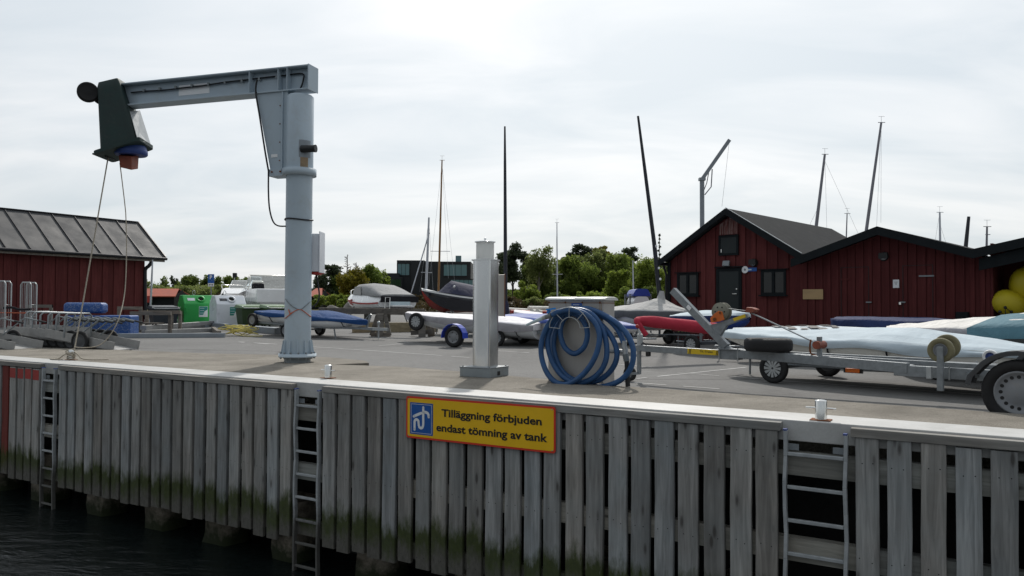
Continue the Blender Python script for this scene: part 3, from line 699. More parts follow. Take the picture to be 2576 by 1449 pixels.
# collar clamp
cm = MB().lathe([(rh, zcol - .02), (rh + .055, zcol - .02), (rh + .055, zcol + .10), (rh, zcol + .10)], axis, Z_, 48); cm.box(J((rh + lbm) / 2, 0, zcol + .04), (abs(lbm - rh) + .08, .30, .118), (jd, jn, Z_)); cm.build('collar', 'crane_paint', crane)
for l in (.05, .22): MB().cyl(J(lbm - l, .151, zcol + .05), J(lbm - l, .168, zcol + .05), .016, n=8).build('bolt', 'rust', crane)
# slewing motor stub, faded panel, stickers
mc = A(*zc(1840, 740), DC - rh); ax_m = Vector((1, -.18, 0)).normalized(); pm = axis + Vector((.45, -.89, 0)).normalized() * rh; pm.z = mc.z
MB().cyl(pm - ax_m * .02, pm + ax_m * .24, .062, n=20).cyl(pm + ax_m * .22, pm + ax_m * .245, .066, n=20).build('slewing_motor', 'black_plastic', crane)
def wrap(a0, a1, z0, z1_, rr, nm, m):
    rings = []
    for k in range(13):
        a = a0 + (a1 - a0) * k / 12; d = Vector((math.cos(a), math.sin(a), 0)); rings.append([axis + d * rr + Z_ * z0, axis + d * rr + Z_ * z1_])
    MB().loft(rings, False, False).build(nm, m, crane)
wrap(R(-78), R(-25), pm.z - .14, pm.z + .16, rh + .002, 'motor_mount', 'steel_beam')
wrap(R(-72), R(-38), pm.z - .36, pm.z - .14, rh + .0015, 'rust_run', 'rust_stain')
s0 = P3(*zc(1612, 795), J(0, .122, 0), jn); MB().box(s0, (.13, .003, .055), (jd, jn, Z_)).box(s0 + jd * .03 + jn * .002, (.06, .002, .03), (jd, jn, Z_)).build('maker_label', ['sign_white'], crane)
# cables
cab = [zc(*c) for c in [(500, 305), (600, 295), (760, 285), (900, 268), (1060, 250), (1230, 224), (1400, 205), (1560, 185), (1700, 170), (1830, 158), (1835, 215), (1812, 280)]]
MB().tube(spline([P3(*c, J(0, .05, 0), jn) for c in cab], 5), .014, 6).build('power_cable', 'cable_black', crane)
for i in range(9):
    l = L1 - .55 - i * .36; MB().box(J(l, .055, zjt - hb * .30 - .02), (.03, .05, .05), (jd, jn, Z_)).build('cable_clip', 'crane_paint_dark', jib)
cab2 = [zc(*c) for c in [(1478, 205), (1468, 300), (1500, 500), (1540, 760), (1568, 920)]]
MB().tube(spline([P3(*c, J(0, .16, 0), jn) for c in cab2], 5), .016, 6).build('power_cable', 'cable_black', crane)
c3 = [zc(*c) for c in [(1567, 920), (1566, 1060), (1574, 1200), (1600, 1300), (1640, 1338), (1705, 1342)]]
MB().tube(spline([A(*c, DC - .1) for c in c3], 6), .014, 6).build('hanging_cable', 'cable_black', crane)
zb_ = zc_(1295); MB().tube([axis + Vector((math.cos(a), math.sin(a), 0)) * (r0 + .01) + Z_ * (zb_ + .012 * math.sin(a * 2)) for a in [2 * math.pi * i / 40 for i in range(40)]], .014, 6, True).build('cable_strap', 'cable_black', crane)
# control box on the far side
bx0, bx1 = A(*z3(487, 175), DC + .25), A(*z3(566, 490), DC + .25)
bxm = MB().box(((bx0.x + bx1.x) / 2 - .06, DC + .25, (bx0.z + bx1.z) / 2), (abs(bx1.x - bx0.x) + .12, .32, abs(bx0.z - bx1.z))).build('control_box', 'recycle_white', crane, .012)
MB().box((bx1.x + .005, DC + .25, bx1.z - .02), (-.0 + .012, .36, abs(bx0.z - bx1.z) * .001 + .02)).box(((bx0.x + bx1.x) / 2 + .02, DC + .22, bx1.z - .028), (.13, .2, .05)).build('box_foot', 'paint_red', bxm)
MB().box((bx1.x + .012, DC + .25, (bx0.z + bx1.z) / 2 + .01), (.014, .37, abs(bx0.z - bx1.z) + .05)).build('box_rim', 'recycle_white', bxm)
c4 = [z3(*c) for c in [(525, 505), (545, 620), (550, 700), (525, 760), (485, 785)]]
MB().tube(spline([A(*c, DC + .2) for c in c4], 6), .014, 6).build('hanging_cable', 'cable_black', crane)
# strings knotted round the pillar
def wind(pts, m, nm, rr=.007):
    p = []
    for x, y in spline([Vector((*z3(*c), 0)) for c in pts], 6) and [(q.x, q.y) for q in spline([Vector((*z3(*c), 0)) for c in pts], 6)]:
        d = ray(x, y); ex = EYE - axis; a = d.x * d.x + d.y * d.y; b = 2 * (ex.x * d.x + ex.y * d.y); c = ex.x ** 2 + ex.y ** 2 - (r0 + .012) ** 2; disc = b * b - 4 * a * c
        t = (-b - math.sqrt(max(0, disc))) / (2 * a); p.append(EYE + d * t)
    MB().tube(p, rr, 6).build(nm, m, crane)
wind([(268, 715), (290, 745), (330, 780), (390, 803), (430, 780), (482, 735)], 'rope_grey', 'tied_string'); wind([(262, 880), (300, 850), (350, 815), (390, 803), (430, 825), (482, 865)], 'rope_orange', 'tied_string'); wind([(295, 803), (305, 835), (325, 830), (300, 850)], 'rope_orange', 'tied_string', .009)

# hoist hidden under an upturned wheeled bin
DH = D_end + .02
hb_ = thing('hoist_cover', 'dark green wheeled bin hung upside down over the crane hoist', 'bin', Vector((A(*zc(370, 600), DH).x, DH, A(*zc(370, 780), DH).z)), 0)
def H(x, y, dd=0): return A(*zc(x, y), DH + dd)
# left / right faces of the tapered bin body: near face ring and far face ring
nr, fa = -.33, .30
body = [H(255, 752, nr), H(548, 668, nr), H(648, 715, fa), H(330, 790, fa)]
topr = [H(232, 240, nr + .06), H(402, 200, nr + .06), H(470, 242, fa - .06), H(300, 262, fa - .06)]
mb = MB(); rings = []
def rr_ring(q, r=.12, k=4):
    out_ = []
    for i in range(4):
        a, b, c = q[i - 1], q[i], q[(i + 1) % 4]
        for t in range(k + 1):
            s = t / k; out_.append((b.lerp(a, r) * (1 - s) ** 2 + b * 2 * s * (1 - s) + b.lerp(c, r) * s * s))
    return out_
for t in (0, .06, .3, .6, .9, .97): rings.append([a.lerp(b, t) for a, b in zip(rr_ring(body), rr_ring(topr))])
cen_t = sum(rings[-1], Vector()) / len(rings[-1]); rings.append([cen_t.lerp(p.lerp(q, 1), .9) + (sum(topr, Vector()) / 4 - cen_t) for p, q in zip(rings[-1], rr_ring(topr))])
mb.loft(rings).build('bin_body', 'bin_green', hb_, .0)
rim = [H(198, 772, nr - .05), H(560, 660, nr - .05), H(678, 735, fa + .05), H(360, 838, fa + .05)]
mb = MB(); ro = rr_ring(rim, .1); mb.loft([[p - Z_ * .03 for p in ro], ro, [p + Z_ * .035 for p in ro]]).build('bin_rim', 'bin_green', hb_)
mb = MB().tube([H(205, 780, nr - .03), H(255, 795, 0), H(300, 815, .15), H(380, 832, fa)], .018, 8).tube([H(300, 800, nr + .2), H(385, 828, fa - .05)], .012, 6).build('bin_handle', 'black_plastic', hb_)
wc = H(165, 302, nr + .12); wa = (H(240, 320, .15) - wc); wa = Vector((.5, -.86, .05)).normalized()
wm = MB(); wm.lathe([(.02, -.06), (.165, -.06), (.185, -.04), (.185, .04), (.165, .06), (.15, .05), (.06, .045), (.02, .05)], wc, wa, 32); wm.build('bin_wheel', 'rubber', hb_)
w2 = H(250, 320, .0); wm = MB(); wm.lathe([(.02, -.05), (.15, -.05), (.165, -.03), (.165, .03), (.15, .05), (.02, .04)], w2 + Vector((0, .1, 0)), wa, 28); wm.build('bin_wheel', 'rubber', hb_)
side = [H(490, 455, nr + .12), H(565, 445, .1), H(650, 712, fa), H(600, 690, nr + .2), H(545, 660, nr)]
MB().prism([p + Vector((.012, -.02, 0)) for p in side], Vector((.006, .004, 0))).build('side_panel', 'galvanised_light', hb_)
hst = thing('chain_hoist', 'blue and rusty orange chain hoist block hanging out of the upturned bin', 'hoist', H(490, 890), 0)
MB().lathe([(.27, -.02), (.29, .0), (.29, .06), (.25, .16)], (H(500, 775, .0).x, DH, H(500, 785).z), Z_, 32).build('hoist_housing', 'disc_blue', hst)
h0 = [H(415, 885, -.12), H(503, 906, -.15), H(555, 898, .1), H(470, 880, .14)]; h1 = [H(400, 790, -.12), H(503, 800, -.15), H(562, 790, .1), H(470, 785, .14)]
MB().hexa(h0 + h1).build('hook_block', 'hook_orange', hst, .01)
# trolley shaft under the jib end
MB().cyl(J(L1 - .05, 0, zjt - hb - .10), J(L1 - .05, 0, zjt - hb + .0), .06, n=14).box(J(L1 + .02, 0, zjt - hb * .5), (.14, wf + .06, hb + .05), (jd, jn, Z_)).build('hoist_trolley', 'black_metal', hst)
# hoist ropes led down to the left bollard
def worldrope(pts, r, nm, m, lab):
    p = spline([A(u, v, d) for u, v, d in pts], 8); o = MB().tube(p, r, 6).build(nm, m, origin=p[-1]); return tag(o, lab, 'rope')
by = bp0.y
worldrope([(*zc(322, 805), DH), (*z1(795, 30), DH * .66 + by * .34), (*z1(650, 865), DH * .3 + by * .7), (*z1(575, 1275), by)], .012, 'hoist_rope', 'rope', 'straight pale rope from the hoist down to the left bollard')
worldrope([(*zc(413, 850), DH), (*zc(452, 1175), DH), (*z1(978, 260), DH - .1), (*z1(982, 520), DH - .2), (*z1(968, 820), DH - .3), (*z1(920, 1030), by + .3), (*z1(845, 1165), by + .2), (*z1(760, 1235), by + .1), (*z1(650, 1250), by + .02), (*z1(580, 1245), by)], .009, 'hoist_rope', 'rope', 'slack pale rope curving from the hoist to the left bollard')
mb = MB()
for k in range(5): mb.tube([bp0 + Vector((math.cos(a) * .062, math.sin(a) * .062, .03 + k * .022 + .012 * math.sin(a + k))) for a in [2 * math.pi * i / 18 for i in range(18)]], .011, 6, True)
mb.tube(spline([bp0 + Vector(c) for c in [(.05, -.03, .14), (-.08, -.08, .09), (-.18, -.05, .03), (-.33, 0, .012), (-.38, .03, .012), (-.25, -.06, .014), (-.1, -.09, .014)]], 6), .011, 6)
mb.tube(spline([bp0 + Vector(c) for c in [(0, .04, .16), (.12, -.02, .10), (.22, -.06, .03), (.42, -.10, .012), (.60, -.06, .012), (.66, -.02, .012)]], 6), .010, 6)
mb.tube(spline([bp0 + Vector(c) for c in [(.03, .03, .19), (-.06, -.06, .15), (.07, -.07, .08), (-.07, -.04, .12), (.05, .05, .05)]], 6), .013, 6)
tag(mb.build('mooring_rope', 'rope', origin=bp0), 'pale rope knotted around the left bollard with loose ends', 'rope')

# ------------------------------------------------------------------ stainless light column
cp = G(*z4(862, 1266), 0); wP = .50
ccen = cp + (-QT) * (wP / 2) + QN * (wP / 2)
lc = thing('light_column', 'brushed stainless steel light column with glass lantern on a grey base', 'light column', ccen, QROT)
DL = ccen.y
zpl = .125
MB().box(ccen + Z_ * zpl / 2, (wP, wP, zpl), (QT, QN, Z_)).build('base_box', 'crane_paint_dark', lc, .006)
MB().box(ccen + Z_ * (zpl + .006), (wP + .012, wP + .012, .012), (QT, QN, Z_)).build('base_plate', 'galvanised', lc, .003)
MB().box(ccen + QT * (wP / 2 + .001) - QN * .02 + Z_ * .05, (.004, .07, .055), (QT, QN, Z_)).build('outlet', 'ink', lc)
for a in (-1, 1):
    for b in (-1, 1): MB().cyl(ccen + QT * a * .22 + QN * b * .22 + Z_ * (zpl + .012), ccen + QT * a * .22 + QN * b * .22 + Z_ * (zpl + .026), .014, n=6).build('bolt', 'galvanised', lc)
zt1 = HZ(*z4(840, 285), DL); rc = (A(*z4(950, 290), DL) - A(*z4(722, 290), DL)).length / 2 * .99
hc = rc / (abs(QT.x) + abs(QT.y)) * 1.20                       # half width of the square section with rounded corners
def octring(r, z, rad=.085, k=9):
    p = []
    for sx_, sy_, a0, rad in ((1, 1, 0, .10), (-1, 1, 90, .14), (-1, -1, 180, .165), (1, -1, 270, .065)):
        for i in range(k + 1):
            a = R(a0 + 90 * i / k); p.append(ccen + QT * (sx_ * (r - rad) + rad * math.cos(a)) + QN * (sy_ * (r - rad) + rad * math.sin(a)) + Z_ * z)
    return p
mb = MB(); mb.loft([octring(hc, zpl + .012), octring(hc, zt1)]); mb.build('column', 'stainless', lc)
MB().loft([octring(hc + .018, zt1, .09), octring(hc + .018, zt1 + .015, .09)]).build('column_cap', 'stainless', lc)
zg1 = HZ(*z4(845, 132), DL); rg = (A(*z4(920, 200), DL) - A(*z4(770, 200), DL)).length / 2
MB().lathe([(rg * .97, zt1 + .015), (rg, zt1 + .03), (rg, zg1)], ccen, Z_, 36).build('lantern_glass', 'frosted_glass', lc)
MB().lathe([(rg * 1.16, zg1), (rg * 1.18, zg1 + .012), (rg * .5, zg1 + .022), (0, zg1 + .024)], ccen, Z_, 36).lathe([(.015, zg1 + .02), (.018, zg1 + .06), (0, zg1 + .065)], ccen, Z_, 10).build('lantern_lid', 'stainless', lc)
# small meter cabinet behind it
k0, k1 = A(*z4(940, 400), DL + 1.2), A(*z4(988, 748), DL + 1.2); kc = Vector(((k0.x + k1.x) / 2 - .15, DL + 1.3, 0))
kt = thing('power_cabinet', 'pale power cabinet with rusty edge behind the stainless column', 'cabinet', Vector((kc.x, kc.y, 0)), 0)
MB().box((kc.x, kc.y, (k0.z + k1.z) / 2), (abs(k1.x - k0.x) + .30, .22, k0.z - k1.z)).build('cabinet_body', 'tank_grey', kt, .01)
MB().box((k1.x - .002, kc.y - .10, (k0.z + k1.z) / 2), (.012, .05, k0.z - k1.z + .02)).build('cabinet_edge', 'rust', kt, .004)
MB().box((kc.x, kc.y, k1.z / 2 - .02 + .0), (.10, .10, k1.z + .04)).build('cabinet_post', 'galvanised', kt)

# ------------------------------------------------------------------ pump-out station with hose
tb = G(*z11(905, 1275), 0)                               # front right corner on the deck
tw, td = .80, .36; DT = tb.y
tcen = tb - QT * tw / 2 + QN * td / 2
pt = thing('pump_out_station', 'grey steel pump-out cabinet with white curved lid and rust streaks', 'pump station', tcen, QROT)
ztk = HZ(*z11(900, 365), DT)
MB().box(tcen + Z_ * ztk / 2, (tw, td, ztk), (QT, QN, Z_)).build('cabinet_body', 'tank_grey', pt, .008)
def lidring(sgn, ex, dz=0, th=0):
    p = []
    for k in range(13):
        a = math.pi * k / 12; o = math.cos(a) * (td / 2 + ex); p.append(tcen + QT * sgn + QN * o + Z_ * (ztk + dz + (.040 + th) * math.sin(a) ** .55))
    return p
for i, (a, b) in enumerate(((-tw / 2 - .035, -.005), (.005, tw / 2 + .035))):
    rings = [lidring(a, .035), lidring(a + .01, .04, 0, .006), lidring(b - .01, .04, 0, .006), lidring(b, .035)]
    MB().loft(rings, True, True, True).build('lid', 'tank_lid', pt)
MB().box(tcen + Z_ * (ztk + .036), (.05, td * .35, .03), (QT, QN, Z_)).build('lid_hinge', 'black_trim', pt)
MB().box(tcen - QN * (td / 2 + .001) + Z_ * (ztk - .035), (tw, .004, .008), (QT, QN, Z_)).box(tcen + QT * (tw / 2 + .001) + Z_ * (ztk - .035), (.004, td, .008), (QT, QN, Z_)).build('rust_seam', 'rust', pt)
for f in (-.48, -.18, .13, .44): MB().sph(tcen - QN * (td / 2 + .002) + QT * tw * f + Z_ * (ztk - .03), (.014, .006, .014), 8, 6).build('rust_spot', 'rust', pt)
for (fx, w_, l_) in ((.46, .012, .22), (.43, .006, .12), (-.17, .005, .06), (.14, .006, .05)):
    MB().box(tcen - QN * (td / 2 + .0008) + QT * tw * fx + Z_ * (ztk - .04 - l_ / 2), (w_, .001, l_), (QT, QN, Z_)).build('rust_streak', 'rust_stain', pt)
TP = tcen - QN * (td / 2); 
def T(x, y, off): return P3(*z11(x, y), TP - QN * off, QN)
st = T(616, 411, .002); MB().box(st, (.155, .002, .034), (QT, QN, Z_)).build('label_plate', 'sign_blue', pt)
MB().box(T(610, 412, .0035), (.09, .001, .006), (QT, QN, Z_)).build('label_print', 'sign_white', pt)
# hose hanger: two wire arches with spokes
def arch(pts, off): return spline([T(x, y, off) for x, y in pts], 6)
wa_ = arch([(320, 660), (330, 600), (370, 530), (430, 470), (530, 442), (630, 465), (700, 530), (745, 600), (758, 660)], .30); wi = arch([(432, 672), (445, 610), (490, 565), (540, 550), (600, 570), (640, 615), (652, 668)], .30)
hg = MB().tube(wa_, .0055, 6).tube(wi, .0055, 6)
for a, b in (((385, 505), (460, 580)), ((535, 442), (533, 552)), ((690, 500), (620, 580)), ((320, 660), (432, 672)), ((758, 660), (650, 668))): hg.tube([T(*a, .30), T(*b, .30)], .005, 6)
for p in ((470, 585), (600, 575), (540, 552)): hg.tube([T(*p, .30), T(*p, -.005)], .007, 6)
hg.build('hose_hanger', 'galvanised_light', pt)
loop = [((350, 528), .29), ((420, 490), .28), ((540, 470), .26), ((680, 500), .25), ((800, 590), .25), ((860, 720), .26), ((850, 880), .27), ((780, 1050), .27), ((660, 1195), .27), ((520, 1275), .27), ((400, 1262), .27), ((300, 1165), .26), ((240, 1010), .25), ((230, 860), .24), ((262, 720), .23), ((335, 590), .21), ((430, 505), .20), ((545, 475), .20),
        ((690, 478), .19), ((810, 545), .19), ((900, 690), .19), ((940, 850), .20), ((935, 1010), .21), ((868, 1145), .21), ((750, 1235), .20), ((600, 1262), .19), ((450, 1180), .18), ((350, 1030), .18), ((302, 860), .18), ((315, 720), .17), ((375, 590), .15), ((460, 515), .13), ((545, 500), .12),
        ((640, 540), .12), ((715, 640), .13), ((732, 760), .14), ((690, 880), .14), ((590, 945), .14), ((490, 880), .13), ((442, 750), .12), ((448, 640), .11), ((490, 560), .08), ((560, 510), .07),
        ((700, 505), .07), ((860, 610), .08), ((980, 740), .12), ((1045, 880), .14), ((1045, 1020), .14), ((970, 1150), .13), ((850, 1235), .12), ((690, 1262), .11), ((530, 1200), .10), ((425, 1080), .10), ((368, 900), .09), ((375, 750), .08), ((415, 630), .06), ((490, 535), .05), ((580, 480), .05),
        ((720, 455), .06), ((900, 520), .10), ((1060, 620), .14), ((1180, 760), .17), ((1232, 920), .18), ((1208, 1090), .17), ((1110, 1220), .15), ((960, 1292), .14), ((800, 1310), .13), ((650, 1290), .10), ((520, 1225), .07), ((420, 1110), .05), ((365, 940), .05), ((360, 760), .045), ((430, 580), .04), ((560, 485), .035), ((740, 485), .035), ((930, 555), .06), ((1060, 680), .10), ((1128, 830), .12)]
hp = resample(spline([T(x, y, o_) for (x, y), o_ in loop], 10), .0058)
hz = thing('suction_hose', 'long ribbed blue suction hose coiled over the pump station hanger', 'hose', Vector((tcen.x, tcen.y, 0)), 0)
MB().tube(hp, .035, 10, radii=[.0330 if i % 2 else .0368 for i in range(len(hp))]).build('hose', 'hose_blue', hz)
MB().tube([T(340, 530, .29), T(280, 548, .29)], .032, 14).build('coupling', 'grey_plastic', hz); MB().tube([T(286, 546, .29), T(262, 553, .29), T(245, 560, .29)], .027, 14, radii=[.031, .030, .026]).build('collar', 'galvanised_light', hz); MB().tube([T(250, 558, .29), T(150, 600, .29), T(68, 635, .29)], .02, 14, radii=[.026, .022, .014]).build('nozzle', 'pale_plastic', hz)
MB().beam(T(300, 505, .29), T(325, 470, .29), .03, .03).beam(T(292, 468, .30), T(380, 455, .32), .035, .02).build('valve_lever', 'valve_blue', hz)
# valve and down pipe at its side
vp = pt
e0 = T(1132, 815, .12); e1 = T(1145, 925, .12); e2 = T(1160, 1010, .12); e3 = T(1172, 1300, .12); e3.z = .003
MB().lathe([(.036, 0), (.036, .03)], e0 - Z_ * .02, Z_, 16).tube([e0, e0 - Z_ * .06, e1 + Z_ * .02, e1 - Z_ * .04], .034, 14).build('pipe_elbow', 'galvanised_light', pt); MB().tube([T(960, 920, .06), T(1060, 920, .10), e1], .026, 12).cyl(T(1050, 920, .10), T(1075, 920, .10), .038, n=14).build('branch_pipe', 'galvanised_light', pt); MB().tube([e1 - Z_ * .03, e2 - Z_ * .02], .038, 14).build('sleeve', 'grey_plastic', pt); MB().tube([e2, e3], .030, 14).build('down_pipe', 'black_plastic', pt)
# ------------------------------------------------------------------ wheels, boats, trailers
def wheel(parent, c, ax, r, w, spokes=0, rim='rim_grey', tyre='rubber', holes=0, rr=.62, hub=None):
    ax = Vector(ax).normalized(); h = w / 2
    t = MB().lathe([(r * rr, -h * .75), (r * .9, -h), (r * .985, -h * .7), (r, -h * .3), (r, h * .3), (r * .985, h * .7), (r * .9, h), (r * rr, h * .75)], c, ax, 32, loop=True).build('wheel', tyre, parent)
    m = MB().lathe([(r * rr, -h * .6), (r * rr, h * .72), (r * rr * .93, h * .80), (r * rr * .86, h * .45), (r * rr * .55, h * .42), (r * rr * .40, h * .62), (.001, h * .62)], c, ax, 32)
    m.lathe([(r * rr * .9, -h * .4), (.001, -h * .4)], c, ax, 24)
    rimo = m.build('rim', rim if not spokes else 'fender_grey', t)
    x, y, d = frame(ax)
    if spokes:
        for k in range(spokes):
            a = 2 * math.pi * k / spokes; dr = x * math.cos(a) + y * math.sin(a); tn = d.cross(dr)
            p0, p1 = c + dr * r * rr * .12 + d * h * .70, c + dr * r * rr * .96 + d * h * .78; w0, w1 = r * .035, r * .10
            MB().prism([p0 - tn * w0, p1 - tn * w1, p1 + tn * w1, p0 + tn * w0], d * .012).build('spoke', 'galvanised_light', t)
    if holes:
        for k in range(holes):
            a = 2 * math.pi * k / holes; dr = x * math.cos(a) + y * math.sin(a)
            MB().cyl(c + dr * r * rr * .72 + d * h * .43, c + dr * r * rr * .72 + d * h * .46, r * .055, n=12).build('rim_hole', 'ink', t)
    return t
def interp(tab, t):
    for (a, x), (b, y) in zip(tab, tab[1:]):
        if t <= b: return x + (y - x) * (t - a) / (b - a)
    return tab[-1][1]
PR0 = ((1.04, -1), (1.05, -.5), (1.03, 0), (.84, .26), (.55, .62), (.26, .9), (0, 1))
PROF = []
for (xa, ya), (xb, yb) in zip(PR0, PR0[1:]): PROF += [(xa, ya), ((xa + xb) / 2, (ya + yb) / 2 + (.02 if ya >= 0 else 0))]
PROF = PROF + [(0, 1)] + [(-x, y) for x, y in PROF[::-1]]; NC = len(PROF)
def dinghy(name, label, S, B, zs, zb, dep, beam, cover='white_cover', skirt=None, ridge=((0, .04), (.5, .14), (1, .02)), hull='gel_white', drop=.14, transom=.72, cat='dinghy', group='covered dinghies in the yard', wob=.018, n=20, straps=(.3, .7), bowb=.06, seed=0, fold=.028):
    S, B = Vector((S.x, S.y, 0)), Vector((B.x, B.y, 0)); d = (B - S); L = d.length; d.normalize(); sd = Vector((d.y, -d.x, 0)); mid = (S + B) / 2; g = gz(mid.y); zs -= .15; zb -= .15
    t_ = thing(name, label, cat, Vector((mid.x, mid.y, g)), 0, group)
    def fb(t): return beam / 2 * ((1 - (1 - t / .45) ** 2 * (1 - transom)) if t < .45 else max(bowb, 1 - ((t - .45) / .55) ** 2.3 * (1 - bowb)))
    def zg(t): return zs + (zb - zs) * t
    hr, cr = [], []
    for k in range(n + 1):
        t = k / n; b = fb(t); z = zg(t); kz = z - dep * (1 - .72 * max(0, (t - .55) / .45) ** 2.2); dp = z - kz; c = S + d * (L * t)
        hr.append([c + sd * (x * b) + Z_ * (kz + y * dp) for x, y in ((1, 1), (1.0, .62), (.86, .28), (.5, .07), (0, 0), (-.5, .07), (-.86, .28), (-1.0, .62), (-1, 1))])
        h = interp(ridge, t); row = []
        for i in range(NC):
            x, y = PROF[i]; yy = y * h if y > 0 else y * drop * (1 + .25 * math.sin(t * 17 + x * 3 + seed))
            p = c + sd * (x * (b + .012)) + Z_ * (z + yy)
            q = p * 2.2 + Vector((seed * 3.1, 0, 0)); p += Vector((mnoise.noise(q), mnoise.noise(q + Vector((9, 4, 2))), mnoise.noise(q + Vector((3, 8, 7))))) * wob
            f_ = mnoise.noise((t * L * .50 + seed, x * 8.0 + t * 3.0, seed * 1.7)) + .6 * mnoise.noise((t * L * 1.1 + seed, x * 15.0 - t * 6, seed)); p += (Z_ * .8 + sd * x * .8) * (f_ * fold)
            row.append(p)
        cr.append(row)
    cr.insert(0, [p - d * .03 + (cr[0][NC // 2] - p) * .05 for p in cr[0]]); tip = S + d * (L + .05) + Z_ * (zg(1) - .02); cr.append([tip + (p - tip) * .25 for p in cr[-1]])
    MB().loft(hr, False, False).add(hr[0], [tuple(range(9))]).build('hull', hull, t_)
    cm = MB(); 
    for j in range(len(cr) - 1):
        for i in range(NC - 1):
            cm.cm = 1 if (skirt and (i < 4 or i > NC - 6)) else 0; cm.add([cr[j][i], cr[j][i + 1], cr[j + 1][i + 1], cr[j + 1][i]], [(0, 1, 2, 3)], True)
    cm.cm = 0; cm.add(cr[0], [tuple(range(NC))], False); cm.add(cr[-1], [tuple(range(NC))], True)
    # weld the strips
    ob = cm.build('cover', [cover] + ([skirt] if skirt else []), t_); bm = bmesh.new(); bm.from_mesh(ob.data); bmesh.ops.remove_doubles(bm, verts=bm.verts, dist=1e-5); bmesh.ops.recalc_face_normals(bm, faces=bm.faces); bm.to_mesh(ob.data); bm.free()
    for s_ in straps:
        k = int(s_ * n); r_ = hr[k]; MB().tube([cr[k + 1][0], r_[1] + sd * .02, r_[2] - Z_ * .01, r_[4] - Z_ * .02, r_[6] - Z_ * .01, r_[7] - sd * .02, cr[k + 1][NC - 1]], .012, 6).build('strap', 'canopy_dark', t_)
    return dict(t=t_, S=S, d=d, sd=sd, L=L, zg=zg, dep=dep, g=g, fb=fb)
def trolley(D, label, wt=.42, wr=.21, half=.68, nose=.35, spokes=12, group='launching trolleys under the dinghies', rear=.1):
    S, d, sd, L = D['S'], D['d'], D['sd'], D['L']; c = S + d * (L * wt); g = gz(c.y)
    t = thing('launching_trolley', label, 'trolley', Vector((c.x, c.y, g)), 0, group); a = g + wr
    MB().cyl(c + sd * half + Z_ * a, c - sd * half + Z_ * a, .022, n=10).build('axle', 'galvanised', t)
    e = S + d * (L + nose) + Z_ * (g + .30)
    for s_ in (-1, 1):
        wheel(t, c + sd * (half + .06) * s_ + Z_ * a, sd * s_, wr, .085, spokes); MB().tube([S + d * L * rear + sd * s_ * .5 + Z_ * (a + .04), c + sd * s_ * .5 + Z_ * (a + .04), S + d * (L * .82) + sd * s_ * .10 + Z_ * (g + .30), e], .02, 8).build('side_tube', 'galvanised', t); MB().beam(c + sd * s_ * .42 + Z_ * (a + .02), c + sd * s_ * .42 + Z_ * (D['zg'](wt) - D['dep'] * .82), .05, .05).build('cradle', 'galvanised', t)
    MB().cyl(e + sd * .22, e - sd * .22, .02, n=8).build('handle', 'galvanised', t)
    MB().tube([S + d * (L * .9) + Z_ * (g + .3), S + d * (L * .9) + Z_ * (g + .02)], .018, 6).build('prop', 'galvanised', t)
    return t

# --- blue covered dinghy left of the crane's right side
DA = dinghy('sailing_dinghy', 'white dinghy under a bright blue cover, behind the crane pillar', A(674, 790, 24.5), A(925, 800, 22.3), .93, .68, .36, 1.42, 'blue_cover', None, ((0, .02), (.3, .10), (.62, .20), (.85, .10), (1, .02)), 'gel_white', .10, seed=1, straps=(.22, .86))
nrm = -DA['sd'] if DA['sd'].y > 0 else DA['sd']; pL = DA['S'] + DA['d'] * DA['L'] * .90 + nrm * (DA['fb'](.90) + .012) + Z_ * (DA['zg'](.9) - .14)
text('Laser', .22, .06, pL - DA['d'] * .1 - Z_ * .03, DA['d'] if DA['d'].x > 0 else -DA['d'], Z_, 'ink', DA['t'], 'hull_lettering', .01, .012)
ta = thing('boat_trailer', 'small galvanised trailer under the blue covered dinghy', 'trailer', Vector((*((DA['S'] + DA['d'] * DA['L'] * .45).xy), DA['g'])), 0)
def T1(t, w, z): p = DA['S'] + DA['d'] * (DA['L'] * t) + DA['sd'] * w; p.z = gz(p.y) + z; return p
for w in (-.55, .55): MB().beam(T1(-.02, w, .42), T1(.62, w * .9, .33), .05, .07).build('frame_rail', 'galvanised', ta); MB().beam(T1(.62, w * .9, .33), T1(1.06, 0, .30), .05, .06).build('draw_bar', 'galvanised', ta); wheel(ta, T1(.38, w * 1.25, .20), DA['sd'] * (1 if w > 0 else -1), .20, .13)
MB().beam(T1(1.0, 0, .30), T1(1.18, 0, .30), .07, .08).tube([T1(1.1, 0, .46), T1(1.1, 0, .03)], .025, 8).sph(T1(1.1, .0, .48), .05).build('hitch', 'galvanised_light', ta); MB().beam(T1(.99, 0, .33), T1(1.03, 0, .72), .05, .05).build('winch_post', 'galvanised', ta); MB().beam(T1(.38, -.7, .20), T1(.38, .7, .20), .05, .05).build('axle', 'galvanised', ta); wheel(ta, T1(.02, -.66, .48), DA['sd'] * -1 , .21, .1, tyre='rubber'); wheel(ta, T1(.02, .66, .48), DA['sd'], .21, .1)
MB().beam(T1(.78, .4, .28), T1(.80, .42, .0), .03, .03).build('prop', 'galvanised', ta)

